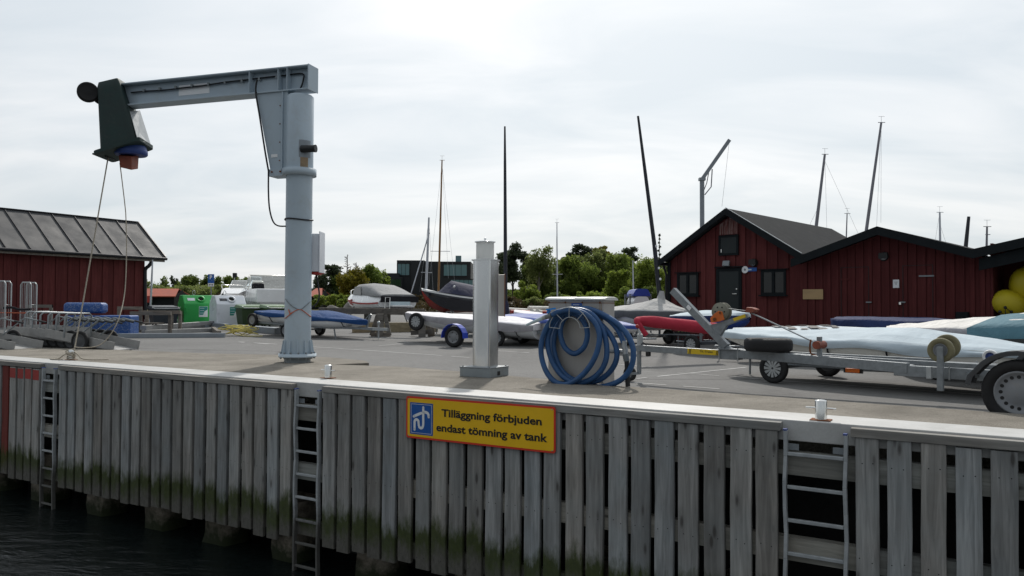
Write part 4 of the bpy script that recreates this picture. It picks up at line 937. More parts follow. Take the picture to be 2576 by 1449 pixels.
# --- white covered dinghy behind the light column, on trolley and road base
DB = dinghy('sailing_dinghy', 'dinghy under white and grey cover, behind the stainless column', A(1366, 800, 19.8), A(1026, 790, 21.8), .66, .93, .40, 1.7, 'white_cover', 'grey_cover_skirt', ((0, .05), (.2, .14), (.45, .10), (.75, .07), (1, .03)), 'gel_white', .17, seed=2, straps=(.1, .55, .82), bowb=.12)
trb = thing('road_base_trailer', 'trailer with bright blue mudguards under the white covered dinghy', 'trailer', Vector((*((DB['S'] + DB['d'] * DB['L'] * .6).xy), DB['g'])), 0)
def T2(t, w, z): p = DB['S'] + DB['d'] * (DB['L'] * t) + DB['sd'] * w; p.z = gz(p.y) + z; return p
sn = -1 if DB['sd'].y > 0 else 1                        # side towards the camera
wb = GS(*zs(1050, 785)); tb_ = (Vector((wb.x, wb.y, 0)) - DB['S']).dot(DB['d']) / DB['L']; wsd = abs((Vector((wb.x, wb.y, 0)) - DB['S']).dot(DB['sd']))
for w in (-1, 1):
    c = T2(tb_, wsd * w, .255); wheel(trb, c, DB['sd'] * w, .255, .17, holes=5)
    arc = []
    for k in range(9):
        a = R(-5 + 190 * k / 8); p = c + DB['d'] * (math.cos(a) * .31) + Z_ * (math.sin(a) * .31); arc.append([p - DB['sd'] * .11, p + DB['sd'] * .11, p + DB['sd'] * .11 + (p - c) * .06, p - DB['sd'] * .11 + (p - c) * .06])
    MB().loft(arc, True, True, False).build('mudguard', 'fender_blue', trb)
    MB().beam(T2(tb_ + .12, .45 * w, .36), T2(-.12, .3 * w, .36), .06, .07).build('frame_rail', 'galvanised', trb)
MB().beam(T2(tb_, -wsd, .25), T2(tb_, wsd, .25), .06, .06).build('axle', 'galvanised', trb); MB().beam(T2(.05, 0, .36), T2(-.35, 0, .34), .07, .07).build('draw_bar', 'galvanised', trb)
tro = thing('launching_trolley', 'raised trolley with slotted wheel caps under the white covered dinghy', 'trolley', T2(.85, 0, .5), 0)
wcp = A(*zs(745, 475), 21.0)
for w in (-1, 1): wheel(tro, T2(.80, .78 * w, .57), DB['sd'] * w, .24, .09, 12); MB().beam(T2(.80, .70 * w, .57), T2(.80, .70 * w, .80), .04, .04).build('strut', 'galvanised', tro)
MB().beam(T2(.80, -.78, .57), T2(.80, .78, .57), .04, .04).build('axle', 'galvanised', tro)
for w in (-1, 1): wheel(tro, T2(.22, .72 * w, .21), DB['sd'] * w, .21, .09, 12); MB().beam(T2(.8, .4 * w, .57), T2(.0, .35 * w, .40), .04, .05).build('side_tube', 'galvanised', tro)
MB().beam(T2(.22, -.72, .21), T2(.22, .72, .21), .04, .04).build('axle', 'galvanised', tro)

# --- brown hull cover behind it, and the ones hidden behind the pump station
DE = dinghy('sailing_dinghy', 'low dinghy under a brown see-through cover behind the white covered one', A(1300, 792, 23.6), A(1078, 784, 25.5), .62, .78, .36, 1.5, 'brown_cover', None, ((0, .1), (.4, .26), (.8, .12), (1, .02)), 'gel_white', .1, seed=3, straps=())
trolley(DE, 'trolley under the brown covered dinghy')
m0, m1 = A(1272, 795, 24.0), A(1270, 318, 24.0); MB().tube([m0 - Z_ * .2, m0.lerp(m1, .4), m0.lerp(m1, .8), m1], .05, 10, radii=[.062, .058, .045, .028]).build('mast', 'mast_carbon', DE['t']); MB().lathe([(.11, -.2), (.12, .1), (.09, .38), (.05, .46)], m0 + Z_ * .02, Z_, 12).build('mast_bag', 'slate_cover', DE['t'])
DCc = dinghy('sailing_dinghy', 'white dinghy under a royal blue cover, behind the pump station', A(1296, 800, 22.6), A(1606, 815, 17.2), .86, .70, .38, 1.45, 'blue_tarp', None, ((0, .04), (.4, .14), (.8, .08), (1, .03)), 'gel_white', .09, seed=4, straps=(.9,))
trolley(DCc, 'trolley under the royal blue covered dinghy', wt=.3)
fl_ = MB(); fb0, fb1 = A(*zr(280, 1090), 22.5), A(*zr(690, 1120), 21.5); fl_.hexa([fb0 + Vector((0, 0, -.12)), fb1 + Vector((0, 0, -.12)), fb1 + Vector((0, .9, -.12)), fb0 + Vector((0, .9, -.12)), fb0 + Vector((0, 0, .10)), fb1 + Vector((0, 0, .03)), fb1 + Vector((0, .9, .12)), fb0 + Vector((0, .9, .16))])
tag(fl_.build('covered_float', 'white_cover', bev=.04, origin=fb0), 'flat white covered hull left of the pump station', 'boat')
st_ = thing('boat_trestle', 'low trestle carrying the flat white covered hull', 'trestle', Vector((fb0.x, fb0.y, gz(fb0.y))), 0)
for f in (.15, .85):
    q = fb0.lerp(fb1, f) + Vector((0, .4, 0)); MB().beam((q.x, q.y, gz(q.y)), (q.x, q.y, q.z - .125), .08, .6).build('leg', 'grey_timber', st_)

# --- grey covered keel dinghy with the leaning dark mast
DD = dinghy('sailing_dinghy', 'large dinghy under pale grey cover with leaning black mast, left of red boathouse', A(1545, 790, 21.6), A(1726, 790, 19.4), 1.02, 1.02, .52, 1.75, 'grey_cover', 'dark_grey_cover', ((0, .08), (.3, .16), (.60, .28), (.66, .34), (.74, .2), (1, .03)), 'gel_white', .20, seed=5, straps=(.8,), bowb=.16)
mb0, mb1 = A(*z5(288, 668), 20.3), A(1605, 292, 20.3)
mk = MB().tube([mb0 - Z_ * .35, mb0.lerp(mb1, .3), mb0.lerp(mb1, .7), mb1], .05, 10, radii=[.062, .055, .045, .03]).build('mast', 'mast_carbon', DD['t'])
MB().lathe([(.16, -.1), (.11, .1), (.085, .28), (.08, .32)], mb0 - Z_ * .15, Z_, 14).build('mast_boot', 'grey_cover', DD['t'])
for f in (.10, .16, .28): MB().sph(mb0.lerp(mb1, f) + Vector((.03, -.045, 0)), (.035, .01, .035), 10, 6).build('mast_sticker', 'sign_white', mk)
trolley(DD, 'trolley with slotted wheel caps under the grey covered dinghy', wt=.5, wr=.2, half=.7)
# --- blue and white dinghy in front of the boathouse door
DF = dinghy('sailing_dinghy', 'blue and pale dinghy cover in front of the boathouse door', A(1722, 800, 18.4), A(1885, 800, 17.0), .92, .95, .38, 1.4, 'ice_cover', 'navy_cover', ((0, .06), (.4, .12), (.8, .10), (1, .05)), 'blue_tarp', .10, seed=6, straps=())
trolley(DF, 'trolley under the blue dinghy by the boathouse door', wt=.45)
# --- the long ice blue covered dinghy and its neighbours on the right
DG = dinghy('sailing_dinghy', 'long dinghy under crumpled ice blue cover, behind the grey boat trailer', A(2620, 880, 9.8), A(1826, 845, 13.2), .60, .72, .38, 1.7, 'ice_cover', None, ((0, .06), (.33, .22), (.5, .15), (.72, .06), (.9, .05), (1, .02)), 'gel_cream', .085, transom=.8, seed=7, straps=(.35, .52, .68), wob=.012, n=56, fold=.06, bowb=.12)
trolley(DG, 'trolley with slotted wheel caps under the ice blue covered dinghy', wt=.70, wr=.225, half=.80, nose=-.12, rear=-.05)
DI = dinghy('sailing_dinghy', 'dinghy under white cover printed with black lettering shapes', A(2300, 830, 14.6), A(1845, 835, 15.6), .68, .67, .36, 1.5, 'printed_cover', None, ((0, .05), (.5, .11), (1, .05)), 'gel_white', .15, seed=8, straps=(), bowb=.15, fold=.0, wob=.003)
trolley(DI, 'trolley under the printed white dinghy cover')
tI = DI['t']
for k, (u, v, w, h) in enumerate([(1975, 832, 34, 5), (2003, 838, 22, 5), (2030, 829, 26, 4), (2052, 836, 30, 6), (2080, 830, 26, 5), (2098, 834, 18, 8), (1996, 829, 14, 3), (2070, 840, 26, 3), (2030, 840, 20, 3)]):
    # printed black shapes: curved patches laid on the near slope of the cover
    t0 = (Vector((A(u, v, 15).x, 0, 0)) - Vector((DI['S'].x, 0, 0))).x / (DI['d'].x * DI['L']); t0 = min(.95, max(.05, t0))
    sdn = -1 if DI['sd'].y > 0 else 1; fx = {829: .05, 830: .12, 832: .25, 834: .35, 836: .5, 838: .6, 840: .72}[v]
    b = DI['fb'](t0) + .012; hgt = interp(((0, .05), (.5, .11), (1, .05)), t0)
    def cs(t, f): return DI['S'] + DI['d'] * (DI['L'] * t) + DI['sd'] * (sdn * b * f) + Z_ * (DI['zg'](t) + hgt * (1 - f * f) * 1.02 + .016)
    dt = w / 2 * 15 / F / DI['L'] * 1.15; df = h * .03
    MB().add([cs(t0 - dt, fx + df), cs(t0 - dt * .4, fx - df), cs(t0 + dt, fx - df * 1.2), cs(t0 + dt * .5, fx + df)], [(0, 1, 2, 3)]).build('printed_mark', 'ink', tI)
DJ = dinghy('sailing_dinghy', 'dinghy under a flat navy blue cover against the red boathouse', A(2440, 810, 14.9), A(2108, 805, 17.2), .86, .89, .40, 1.6, 'navy_cover', None, ((0, .04), (.5, .07), (1, .05)), 'gel_white', .22, seed=9, straps=(), bowb=.3)
trolley(DJ, 'trolley under the navy covered dinghy')
DK = dinghy('sailing_dinghy', 'dinghy under cream white cover with a teal end, below the yellow buoys', A(2700, 800, 11.0), A(2235, 830, 14.0), .88, .75, .45, 1.8, 'cream_cover', 'grey_cover_skirt', ((0, .22), (.35, .18), (.6, .12), (1, .05)), 'dark_grey_cover', .10, seed=10, straps=(.55,), wob=.02, bowb=.12, fold=.06)
trolley(DK, 'trolley under the cream covered dinghy', wt=.5)
# teal cloth over the end of the cream cover
S, d, sd = DK['S'], DK['d'], DK['sd']; rows = []
for k in range(8):
    t = -.02 + .30 * k / 7; b = DK['fb'](max(0, t)) + .05; z = DK['zg'](t); h = interp(((0, .22), (.35, .18), (.6, .12), (1, .05)), max(0, t)) + .03
    rows.append([S + d * (DK['L'] * t) + sd * (x * b) + Z_ * (z + (y * h if y > 0 else y * .16) + .012 * mnoise.noise((k * 1.3, x * 3, 2))) for x, y in ((1.05, -1), (1.06, 0), (.84, .28), (.55, .64), (.26, .9), (0, 1), (-.26, .9), (-.55, .64), (-.84, .28), (-1.06, 0), (-1.05, -1))])
MB().loft(rows, False, False).build('teal_cloth', 'teal_cover', DK['t'])

# ------------------------------------------------------------------ the big grey boat trailer
td_ = Vector((.719, -.695, 0)); te = Vector((-.695, -.719, 0)); tip = A(1603, 870, 11.8); tip.z = 0
bt = thing('boat_trailer', 'large galvanised boat trailer with winch post and yellow label, right foreground', 'trailer', tip + td_ * 3 + Z_ * gz(10), 0)
def TR(l, w, z): p = tip + td_ * l + te * w; p.z = GZ + z; return p
def TW(u, v, w=0): return P3(u, v, TR(0, w, 0), te)
MB().beam(TR(-.02, 0, .51), TR(1.75, 0, .49), .09, .095).build('draw_bar', 'galvanised', bt, .006)
zc0 = .50
col_ = MB().box(TR(1.56, 0, .485), (.30, .125, .135), (td_, te, Z_)).build('clamp_collar', 'galvanised', bt, .006)
MB().box(TR(1.56, 0, .56), (.36, .20, .012), (td_, te, Z_)).build('clamp_plate', 'galvanised', bt)
for l in (1.42, 1.70): MB().tube([TR(l, .075, .58), TR(l, .075, .40)], .009, 6).build('u_bolt', 'galvanised_light', bt)
lab0, lab1 = TW(*z6(805, 935), .047), TW(*z6(1150, 935), .047); lw = (lab1 - lab0).dot(td_); lc_ = (lab0 + lab1) / 2; lc_.z = GZ + .503
MB().box(lc_, (lw, .003, .075), (td_, te, Z_)).build('maker_label', 'label_yellow', bt)
xax = td_; text('TK-Trailer', lw * .42, .028, lc_ - td_ * lw * .10 - Z_ * .008 + te * .003, xax, Z_, 'ink', bt, 'label_lettering', .01)
for f in (-.46, -.42, .40, .44): MB().prism([lc_ + te * .002 + td_ * (lw * f) - Z_ * .036, lc_ + te * .002 + td_ * (lw * (f + .02)) - Z_ * .036, lc_ + te * .002 + td_ * (lw * (f + .05)) + Z_ * .036, lc_ + te * .002 + td_ * (lw * (f + .03)) + Z_ * .036], te * .001).build('label_stripe', 'ink', bt)
# frame rails spreading to the axle
for w in (1, -1):
    MB().beam(TR(1.66, .035 * w, .505), TR(4.0, .52 * w, .47), .07, .115).build('frame_rail', 'galvanised', bt, .005)
    MB().beam(TR(3.85, .50 * w, .44), TR(6.6, .55 * w, .44), .08, .12).build('rear_rail', 'galvanised', bt, .005)
    MB().tube([TR(4.42, .56 * w, .52), TR(4.42, .56 * w, .37)], .008, 6).build('u_bolt', 'galvanised_light', bt)
MB().beam(TR(2.0, 0, .50), TR(6.6, 0, .46), .06, .09).build('centre_rail', 'galvanised', bt, .005)
for l, w in ((2.9, .62), (3.9, .75), (5.9, 1.2)): MB().beam(TR(l, -w / 2, .455), TR(l, w / 2, .455), .06, .06).build('cross_member', 'galvanised', bt)
MB().beam(TR(5.1, -.8, .32), TR(5.1, .8, .32), .07, .07).build('axle', 'galvanised', bt)
for w in (1, -1):
    c = TR(5.13, .90 * w, .32); wheel(bt, c, te * w, .325, .19, holes=16, rr=.66)
    arc = []
    for k in range(15):
        a = R(172 - 165 * k / 14); r_ = .40 if 1 < k < 13 else .40 + .02; p = c + (-td_) * (-math.cos(a) * r_ * 1.06) + Z_ * (math.sin(a) * r_); q = (p - c).normalized() * .012
        arc.append([p - te * .11 - q * 3, p - te * .12, p - te * .12 + q, p + te * .12 + q, p + te * .12, p + te * .11 - q * 3, p + te * .105, p - te * .105])
    MB().loft(arc, True, True, False).build('mudguard', 'fender_grey', bt)
    MB().beam(TR(4.74, .80 * w, .45), TR(4.60, .55 * w, .44), .04, .04).build('mudguard_stay', 'galvanised', bt)
# winch post and its parts (all in the trailer's middle plane)
def W6(x, y, w=0): return TW(*z6(x, y), w)
pbar = MB().beam(W6(648, 258), W6(1235, 870), .10, .085, te).build('winch_post', 'galvanised', bt, .005)
MB().prism([W6(1138, 800, .03), W6(1300, 900, .03), W6(1138, 900, .03)], -te * .06).build('post_gusset', 'galvanised', bt)
MB().prism([W6(1040, 640, .035), W6(1440, 515, .035), W6(1468, 545, .035), W6(1225, 640, .035), W6(1150, 760, .035)], -te * .07).build('winch_arm', 'galvanised', bt)
MB().beam(W6(1305, 578, .038), W6(1435, 532, .038), .003, .045, Z_).build('arm_label', 'label_yellow', bt)
sq = W6(820, 445, .052); dpost = (W6(1235, 870) - W6(648, 258)).normalized(); upp = te.cross(dpost); MB().box(sq, (.075, .002, .055), (dpost, te, upp)).build('post_sticker', 'sign_white', bt)
text('C', .028, .034, sq - dpost * .0 - upp * .016 + te * .002, -upp if False else dpost, upp, 'ink', bt, 'sticker_mark', .02) if False else None
rc_ = W6(1178, 490); MB().lathe([(.02, -.055), (.128, -.055), (.128, -.045), (.05, -.04), (.05, .04), (.128, .045), (.128, .055), (.02, .055)], rc_, te, 28).build('winch_reel', 'reel_olive', bt)
for k in range(6):
    a = k * math.pi / 3; x, y, d_ = frame(te); q = rc_ + (x * math.cos(a) + y * math.sin(a)) * .07 + te * .054; MB().cyl(q, q + te * .003, .012, n=8).build('reel_hole', 'ink', bt)
MB().prism([W6(1050, 560, .07), W6(1090, 515, .07), W6(1140, 480, .07), W6(1180, 490, .07), W6(1205, 575, .07), W6(1160, 595, .07), W6(1060, 610, .07)], -te * .02).build('winch_housing', 'winch_orange', bt, .006)
MB().cyl(W6(1100, 572, .09), W6(1100, 572, .02), .024, n=12).cyl(W6(1158, 500, .09), W6(1158, 500, -.05), .016, n=10).build('winch_gear', 'rust', bt)
MB().prism([W6(1430, 490, .06), W6(1445, 440, .06), W6(1500, 445, .06), W6(1548, 465, .06), W6(1520, 500, .06), W6(1470, 500, .06)], -te * .12).build('bow_stop', 'hook_orange', bt, .008)
MB().beam(W6(1240, 452), W6(1435, 478), .045, .004).build('winch_strap', 'galvanised_light', bt); MB().tube([W6(1505, 505), W6(2185, 822, .05)], .010, 6).build('winch_cable', 'galvanised_light', bt)
# keel roller post with red strap hook
pr = W6(2240, 850, .25); MB().box((pr.x, pr.y, GZ + .60), (.05, .06, .36), (td_, te, Z_)).build('roller_post', 'galvanised', bt, .004)
kr = Vector((pr.x, pr.y, pr.z)); MB().cyl(kr - te * .12, kr + te * .10, .05, n=16).build('keel_roller', 'hook_orange', bt); MB().tube(spline([kr + te * .02 + td_ * -.10 + Z_ * .06, kr + td_ * -.12 - Z_ * .03, kr + td_ * -.1 - Z_ * .12, kr + td_ * .02 - Z_ * .14], 5), .012, 6).build('strap_hook', 'rust', bt)
# support wheels on their post
def W7(x, y, w): return TW(*z7(x, y), w)
for (x, y, w) in ((1180, 757, .62), (1235, 722, .44)): wheel(bt, W7(x, y, w), te, .132, .075, rim='rim_grey', tyre='wheel_tan', rr=.55)
ppp = W7(1175, 920, .68); zlo, zhi = W7(1175, 1125, .68).z, W7(1175, 725, .68).z; MB().box((ppp.x, ppp.y, (zlo + zhi) / 2), (.06, .05, zhi - zlo), (td_, te, Z_)).build('support_post', 'galvanised', bt, .004); MB().box(W7(1075, 960, .66), (.05, .05, .13), (td_, te, Z_)).build('clamp_screw', 'galvanised_light', bt, .004)
wrl = W7(1628, 815, .2); wheel(bt, wrl, te, .075, .06, tyre='sign_white', rim='disc_blue', rr=.6)
# spare tyre lying on the frame
sp = W6(1682, 860, .10); wheel(bt, Vector((sp.x, sp.y, GZ + .645)), Z_, .31, .165, holes=8)
# jockey wheel and coupling
jw = GS(*z6(175, 1245)); jw = TR(-.02, .02, .10); wheel(bt, TR(-.10, .05, .115), te, .112, .05, rr=.5); MB().box(TR(.07, .05, .30), (.05, .05, .36), (td_, te, Z_)).build('jockey_leg', 'galvanised', bt, .004); MB().beam(TR(.08, .05, .135), TR(-.10, .05, .115), .05, .04).build('jockey_arm', 'galvanised', bt)
MB().tube([TR(.05, 0, .55), TR(.05, 0, .72)], .045, 12).tube([TR(.05, 0, .72), TR(.02, 0, .80)], .015, 8).build('coupling', 'galvanised_light', bt); MB().sph(TR(.0, 0, .84), .03).build('coupling_knob', 'paint_red', bt); MB().tube(spline([TR(.10, .03, .56), TR(.16, .08, .60), TR(.22, .08, .56)], 5), .008, 6).build('brake_cable', 'cable_black', bt); MB().box(TR(.22, .03, .43), (.07, .05, .07), (td_, te, Z_)).build('plug', 'black_plastic', bt, .01)
aml = W7(378, 940, .30); MB().box(aml, (.16, .03, .05), (td_, te, Z_)).build('side_reflector', 'amber', bt, .006); MB().box(aml - te * .03, (.22, .03, .065), (td_, te, Z_)).build('reflector_mount', 'black_plastic', bt)

# --- red fabric boom between the boats, black crate
rb = [A(*z6(x, y), dd) for x, y, dd in ((360, 745, 14.8), (320, 690, 14.8), (285, 640, 14.8), (262, 600, 14.8), (290, 588, 14.9), (480, 605, 15.0), (700, 630, 15.2), (960, 660, 15.4), (1120, 680, 15.5))]
bo = MB().tube(spline(rb, 6), .1, 12, radii=None) if False else MB()
pp = spline(rb, 6); bo.tube(pp, .1, 12, radii=[.045 + .05 * sstep(16, 30, i) + .03 * i / len(pp) + .004 * math.sin(i * .7) for i in range(len(pp))])
tag(bo.build('rolled_sail', 'red_fabric', origin=Vector((rb[0].x, rb[0].y, rb[0].z))), 'long red fabric sail bag lying on the dinghy behind the winch post', 'sail bag')
cr0 = GS(*z6(735, 826)); cr = thing('plastic_crate', 'black plastic crate with yellow cord on the asphalt', 'crate', cr0, .1)
w_, d__, h_ = .42, .32, .30
for sx_, ax in ((-1, 0), (1, 0), (-1, 1), (1, 1)):
    mb = MB(); 
    for zc1_ in (.03, .15, .27):
        if ax == 0: mb.box(cr0 + Vector((sx_ * w_ / 2, 0, zc1_)), (.015, d__, .06 if zc1_ != .15 else .03))
        else: mb.box(cr0 + Vector((0, sx_ * d__ / 2, zc1_)), (w_, .015, .06 if zc1_ != .15 else .03))
    for k in range(6):
        f = -1 + 2 * k / 5
        if ax == 0: mb.box(cr0 + Vector((sx_ * w_ / 2, f * (d__ / 2 - .02), .15)), (.013, .03, .28))
        else: mb.box(cr0 + Vector((f * (w_ / 2 - .02), sx_ * d__ / 2, .15)), (.035, .013, .28))
    mb.build('crate_side', 'black_plastic', cr)
MB().box(cr0 + Vector((0, 0, .012)), (w_, d__, .02)).build('crate_floor', 'black_plastic', cr); MB().tube(spline([cr0 + Vector(c) for c in [(-.1, -.1, .30), (-.05, -.14, .33), (.02, -.12, .31), (.05, -.15, .34), (.10, -.12, .30)]], 5), .012, 6).build('cord', 'rope_yellow', cr)
# ------------------------------------------------------------------ red boathouses on the right
fd = Vector((.727, -.687, 0)).normalized(); fn = Vector((.687, .727, 0)).normalized()
FL = A(1683, 700, 22.5); FL.z = 0
def FP(u, v, off=0.0): return P3(u, v, FL - fn * off, fn)     # a point on the facade plane (off = towards the camera)
def fs(p): d = p - FL; return d.dot(fd), p.z
def FS(s, z, off=0.0): return FL + fd * s - fn * off + Z_ * z
def facade(t, s0, s1, zr, base, pitch, mat, skip=None, off=0.0, matf=None):
    n = round((s1 - s0) / pitch); p = (s1 - s0) / n
    for i in range(n):
        a, b = s0 + i * p, s0 + (i + 1) * p - .006; f = off + (.022 if i % 2 else 0.0)
        za, zb = zr(a), zr(b); m = matf(a) if matf else mat
        mid = (a + b) / 2
        if zr(mid) > max(za, zb) + .001: pl = [FS(a, base, f), FS(b, base, f), FS(b, zb, f), FS(mid, zr(mid), f), FS(a, za, f)]
        else: pl = [FS(a, base, f), FS(b, base, f), FS(b, zb, f), FS(a, za, f)]
        MB().prism(pl, fn * .022).build('wall_board', m, t)
def roof_slab(t, name, a, b, length, th, mat, front=.35):
    # a (s, z) eave, b (s, z) ridge; slab from front overhang back along fn
    p = [FS(*a, front), FS(*b, front)]; back = fn * length
    o = MB().hexa([p[0], p[1], p[1] + back, p[0] + back, p[0] + Z_ * th, p[1] + Z_ * th, p[1] + back + Z_ * th, p[0] + back + Z_ * th]).build(name, mat, t)
    return o
def fascia(t, a, b, h, off, mat='black_trim'):
    p, q = FS(*a, off), FS(*b, off); MB().prism([p - Z_ * h, q - Z_ * h, q, p], -fn * .03).build('fascia_board', mat, t)
def casing(t, name, s0, s1, z0, z1_, w, off, dep=.03, m='black_trim'):
    mb = MB().box(FS((s0 + s1) / 2, z1_ - w / 2, off), (s1 - s0, dep, w), (fd, fn, Z_)).box(FS((s0 + s1) / 2, z0 + w / 2, off), (s1 - s0, dep, w), (fd, fn, Z_)).box(FS(s0 + w / 2, (z0 + z1_) / 2, off), (w, dep, z1_ - z0 - 2 * w), (fd, fn, Z_)).box(FS(s1 - w / 2, (z0 + z1_) / 2, off), (w, dep, z1_ - z0 - 2 * w), (fd, fn, Z_))
    return mb.build(name, m, t)
def rect(c1, c2, off=.03):
    a, b = fs(FP(*c1, off)), fs(FP(*c2, off)); return min(a[0], b[0]), max(a[0], b[0]), min(a[1], b[1]), max(a[1], b[1])
bz = gz(22) - .1
# --- boathouse with door and windows
hA = thing('boathouse', 'red board boathouse with black door, hatch and two windows', 'boathouse', FS(2, gz(21)), math.atan2(fd.y, fd.x))
rs, rz_ = fs(FP(1826, 525, .35)); es, ez = fs(FP(1660, 655, .35)); slope = (rz_ - ez) / (rs - es)
s1A = fs(FP(2014, 700))[0]
zrA = lambda s: rz_ - abs(s - rs) * slope - .10
hatchr = rect(z8(505, 825), z8(632, 948))
facade(hA, 0.0, s1A, zrA, bz, .152, 'red_board', matf=lambda s: 'red_board_dark' if random.random() < .25 else 'red_board')
for k in range(4):                                      # peeling boards above the hatch
    a = hatchr[0] + .02 + k * (hatchr[1] - hatchr[0] - .04) / 4; b = a + (hatchr[1] - hatchr[0] - .04) / 4 - .012
    MB().prism([FS(a, hatchr[3] + .02, .027), FS(b, hatchr[3] + .02, .027), FS(b, zrA(b) - .06, .027), FS(a, zrA(a) - .06, .027)], -fn * .004).build('peeling_board', 'red_board_peeling', hA)
er = 2 * rs - es
MB().prism([FS(0, bz, -.03), FS(s1A, bz, -.03), FS(s1A, zrA(s1A), -.03), FS(rs, zrA(rs), -.03), FS(0, zrA(0), -.03)], fn * 6.6).build('wall', 'red_board_dark', hA)
roof_slab(hA, 'roof', (es, ez - .04), (rs, rz_ - .04), 7.4, .055, 'roof_felt'); roof_slab(hA, 'roof', (rs, rz_ - .04), (er, ez - .04), 7.4, .055, 'roof_felt')
fascia(hA, (es - .02, ez), (rs, rz_ + .004), .17, .38); fascia(hA, (rs, rz_ + .004), (er, ez), .17, .38)
p, q = FS(rs, rz_ + .022, .385), FS(er, ez + .022, .385); MB().prism([p, q, q + Z_ * .015, p + Z_ * .015], fn * .05).build('verge_flashing', 'galvanised_light', hA)
d0, d1, dz0, dz1 = rect(z8(490, 1035), z8(652, 1200)); dz0 = gz(21)
casing(hA, 'door_frame', d0, d1, dz0, dz1, .085, .05)
dr = MB().box(FS((d0 + d1) / 2, (dz0 + dz1) / 2, .035), (d1 - d0 - .16, .04, dz1 - dz0 - .12), (fd, fn, Z_)).build('door', 'door_black', hA)
hx, hz_ = fs(FP(*z8(617, 1196), .07)); MB().cyl(FS(hx, hz_, .055), FS(hx, hz_, .09), .012, n=8).beam(FS(hx, hz_, .09), FS(hx - .11, hz_, .09), .016, .016).cyl(FS(hx, hz_ + .13, .055), FS(hx, hz_ + .13, .072), .02, n=12).build('door_handle', 'chrome', dr)
MB().box(FS((d0 + d1) / 2, dz1 + .03, .06), (d1 - d0 + .06, .09, .03), (fd, fn, Z_)).build('door_head', 'black_trim', hA)
for c1, c2 in ((z8(240, 1066), z8(375, 1206)), (z8(775, 1046), z8(935, 1202))):
    a, b, c, e = rect(c1, c2); w = casing(hA, 'window', a, b, c, e, .06, .05)
    MB().box(FS((a + b) / 2, (c + e) / 2, .052), (.075, .03, e - c - .12), (fd, fn, Z_)).build('mullion', 'black_trim', w)
    for x0, x1 in ((a + .06, (a + b) / 2 - .04), ((a + b) / 2 + .04, b - .06)): MB().box(FS((x0 + x1) / 2, (c + e) / 2, .032), (x1 - x0, .012, e - c - .12), (fd, fn, Z_)).build('pane', 'dark_glass', w)
    MB().box(FS((a + b) / 2, c - .02, .07), (b - a + .08, .10, .035), (fd, fn, Z_)).build('sill', 'black_trim', w); MB().box(FS((a + b) / 2, e + .015, .065), (b - a + .14, .07, .02), (fd, fn, Z_)).build('drip_board', 'black_trim', w)
ht = casing(hA, 'hatch_frame', *hatchr, .06, .05); MB().box(FS((hatchr[0] + hatchr[1]) / 2, (hatchr[2] + hatchr[3]) / 2, .04), (hatchr[1] - hatchr[0] - .12, .03, hatchr[3] - hatchr[2] - .12), (fd, fn, Z_)).build('hatch', 'door_black', hA)
lx, lz = fs(FP(*z8(521, 922), .06)); MB().box(FS(lx, lz, .07), (.02, .02, .09), (fd, fn, Z_)).build('hatch_latch', 'chrome', hA)
# flood light, bulkhead lamp, round sign
def lampA(t, c, nm='wall_lamp'):
    s, z = fs(FP(*c, .1)); p = FS(s, z, .03); k = MB().lathe([(.11, 0), (.11, .05), (.09, .08)], p, -fn, 20).build(nm, 'black_plastic', t)
    MB().lathe([(.085, .05), (.085, .085), (.06, .12), (.001, .135)], p, -fn, 20).build('lamp_glass', 'frosted_glass', k); MB().beam(p - fn * .13 + fd * .1, p - fn * .13 - fd * .1, .015, .10).box(p + Z_ * .045 - fn * .075, (.19, .12, .09), (fd, fn, Z_)).build('lamp_hood', 'black_plastic', k)
lampA(hA, z8(722, 998))
s, z = fs(FP(*z8(553, 1003), .12)); fl2 = MB().box(FS(s, z, .14), (.20, .07, .15), (fd, (fn - Z_ * .3).normalized(), (Z_ + fn * .3).normalized())).beam(FS(s, z, .02), FS(s, z, .12), .05, .05).build('flood_light', 'galvanised', hA, .01)
s, z = fs(FP(*z8(671, 1042), .04)); MB().cyl(FS(s, z, .03), FS(s, z, .045), .095, n=28).build('round_sign', 'sign_white', hA); MB().cyl(FS(s, z, .045), FS(s, z, .047), .03, n=16).build('round_sign_mark', 'handle_grey', hA)
s2_, z2_ = fs(FP(*z8(712, 1041), .04)); nb = MB().box(FS(s2_, z2_, .035), (.30, .012, .10), (fd, fn, Z_)).build('name_board', 'sign_blue', hA); MB().box(FS(s2_ - .05, z2_ - .002, .0425), (.11, .002, .035), (fd, fn, Z_)).build('name_print', 'pale_plastic', nb)
# corner board, gutter and down pipe at the left
MB().box(FS(.03, (bz + zrA(0)) / 2, .045), (.09, .03, zrA(0) - bz), (fd, fn, Z_)).build('corner_board', 'black_trim', hA)
g0 = FS(es + .02, ez - .10, .38); MB().tube([g0, g0 + fn * 7.3], .055, 10).build('gutter', 'black_metal', hA); MB().tube([FS(es + .02, ez - .12, .2), FS(es + .02, ez - .22, .15), FS(-.06, ez - .40, .05), FS(-.06, gz(22), .05)], .035, 10).build('down_pipe', 'black_metal', hA)

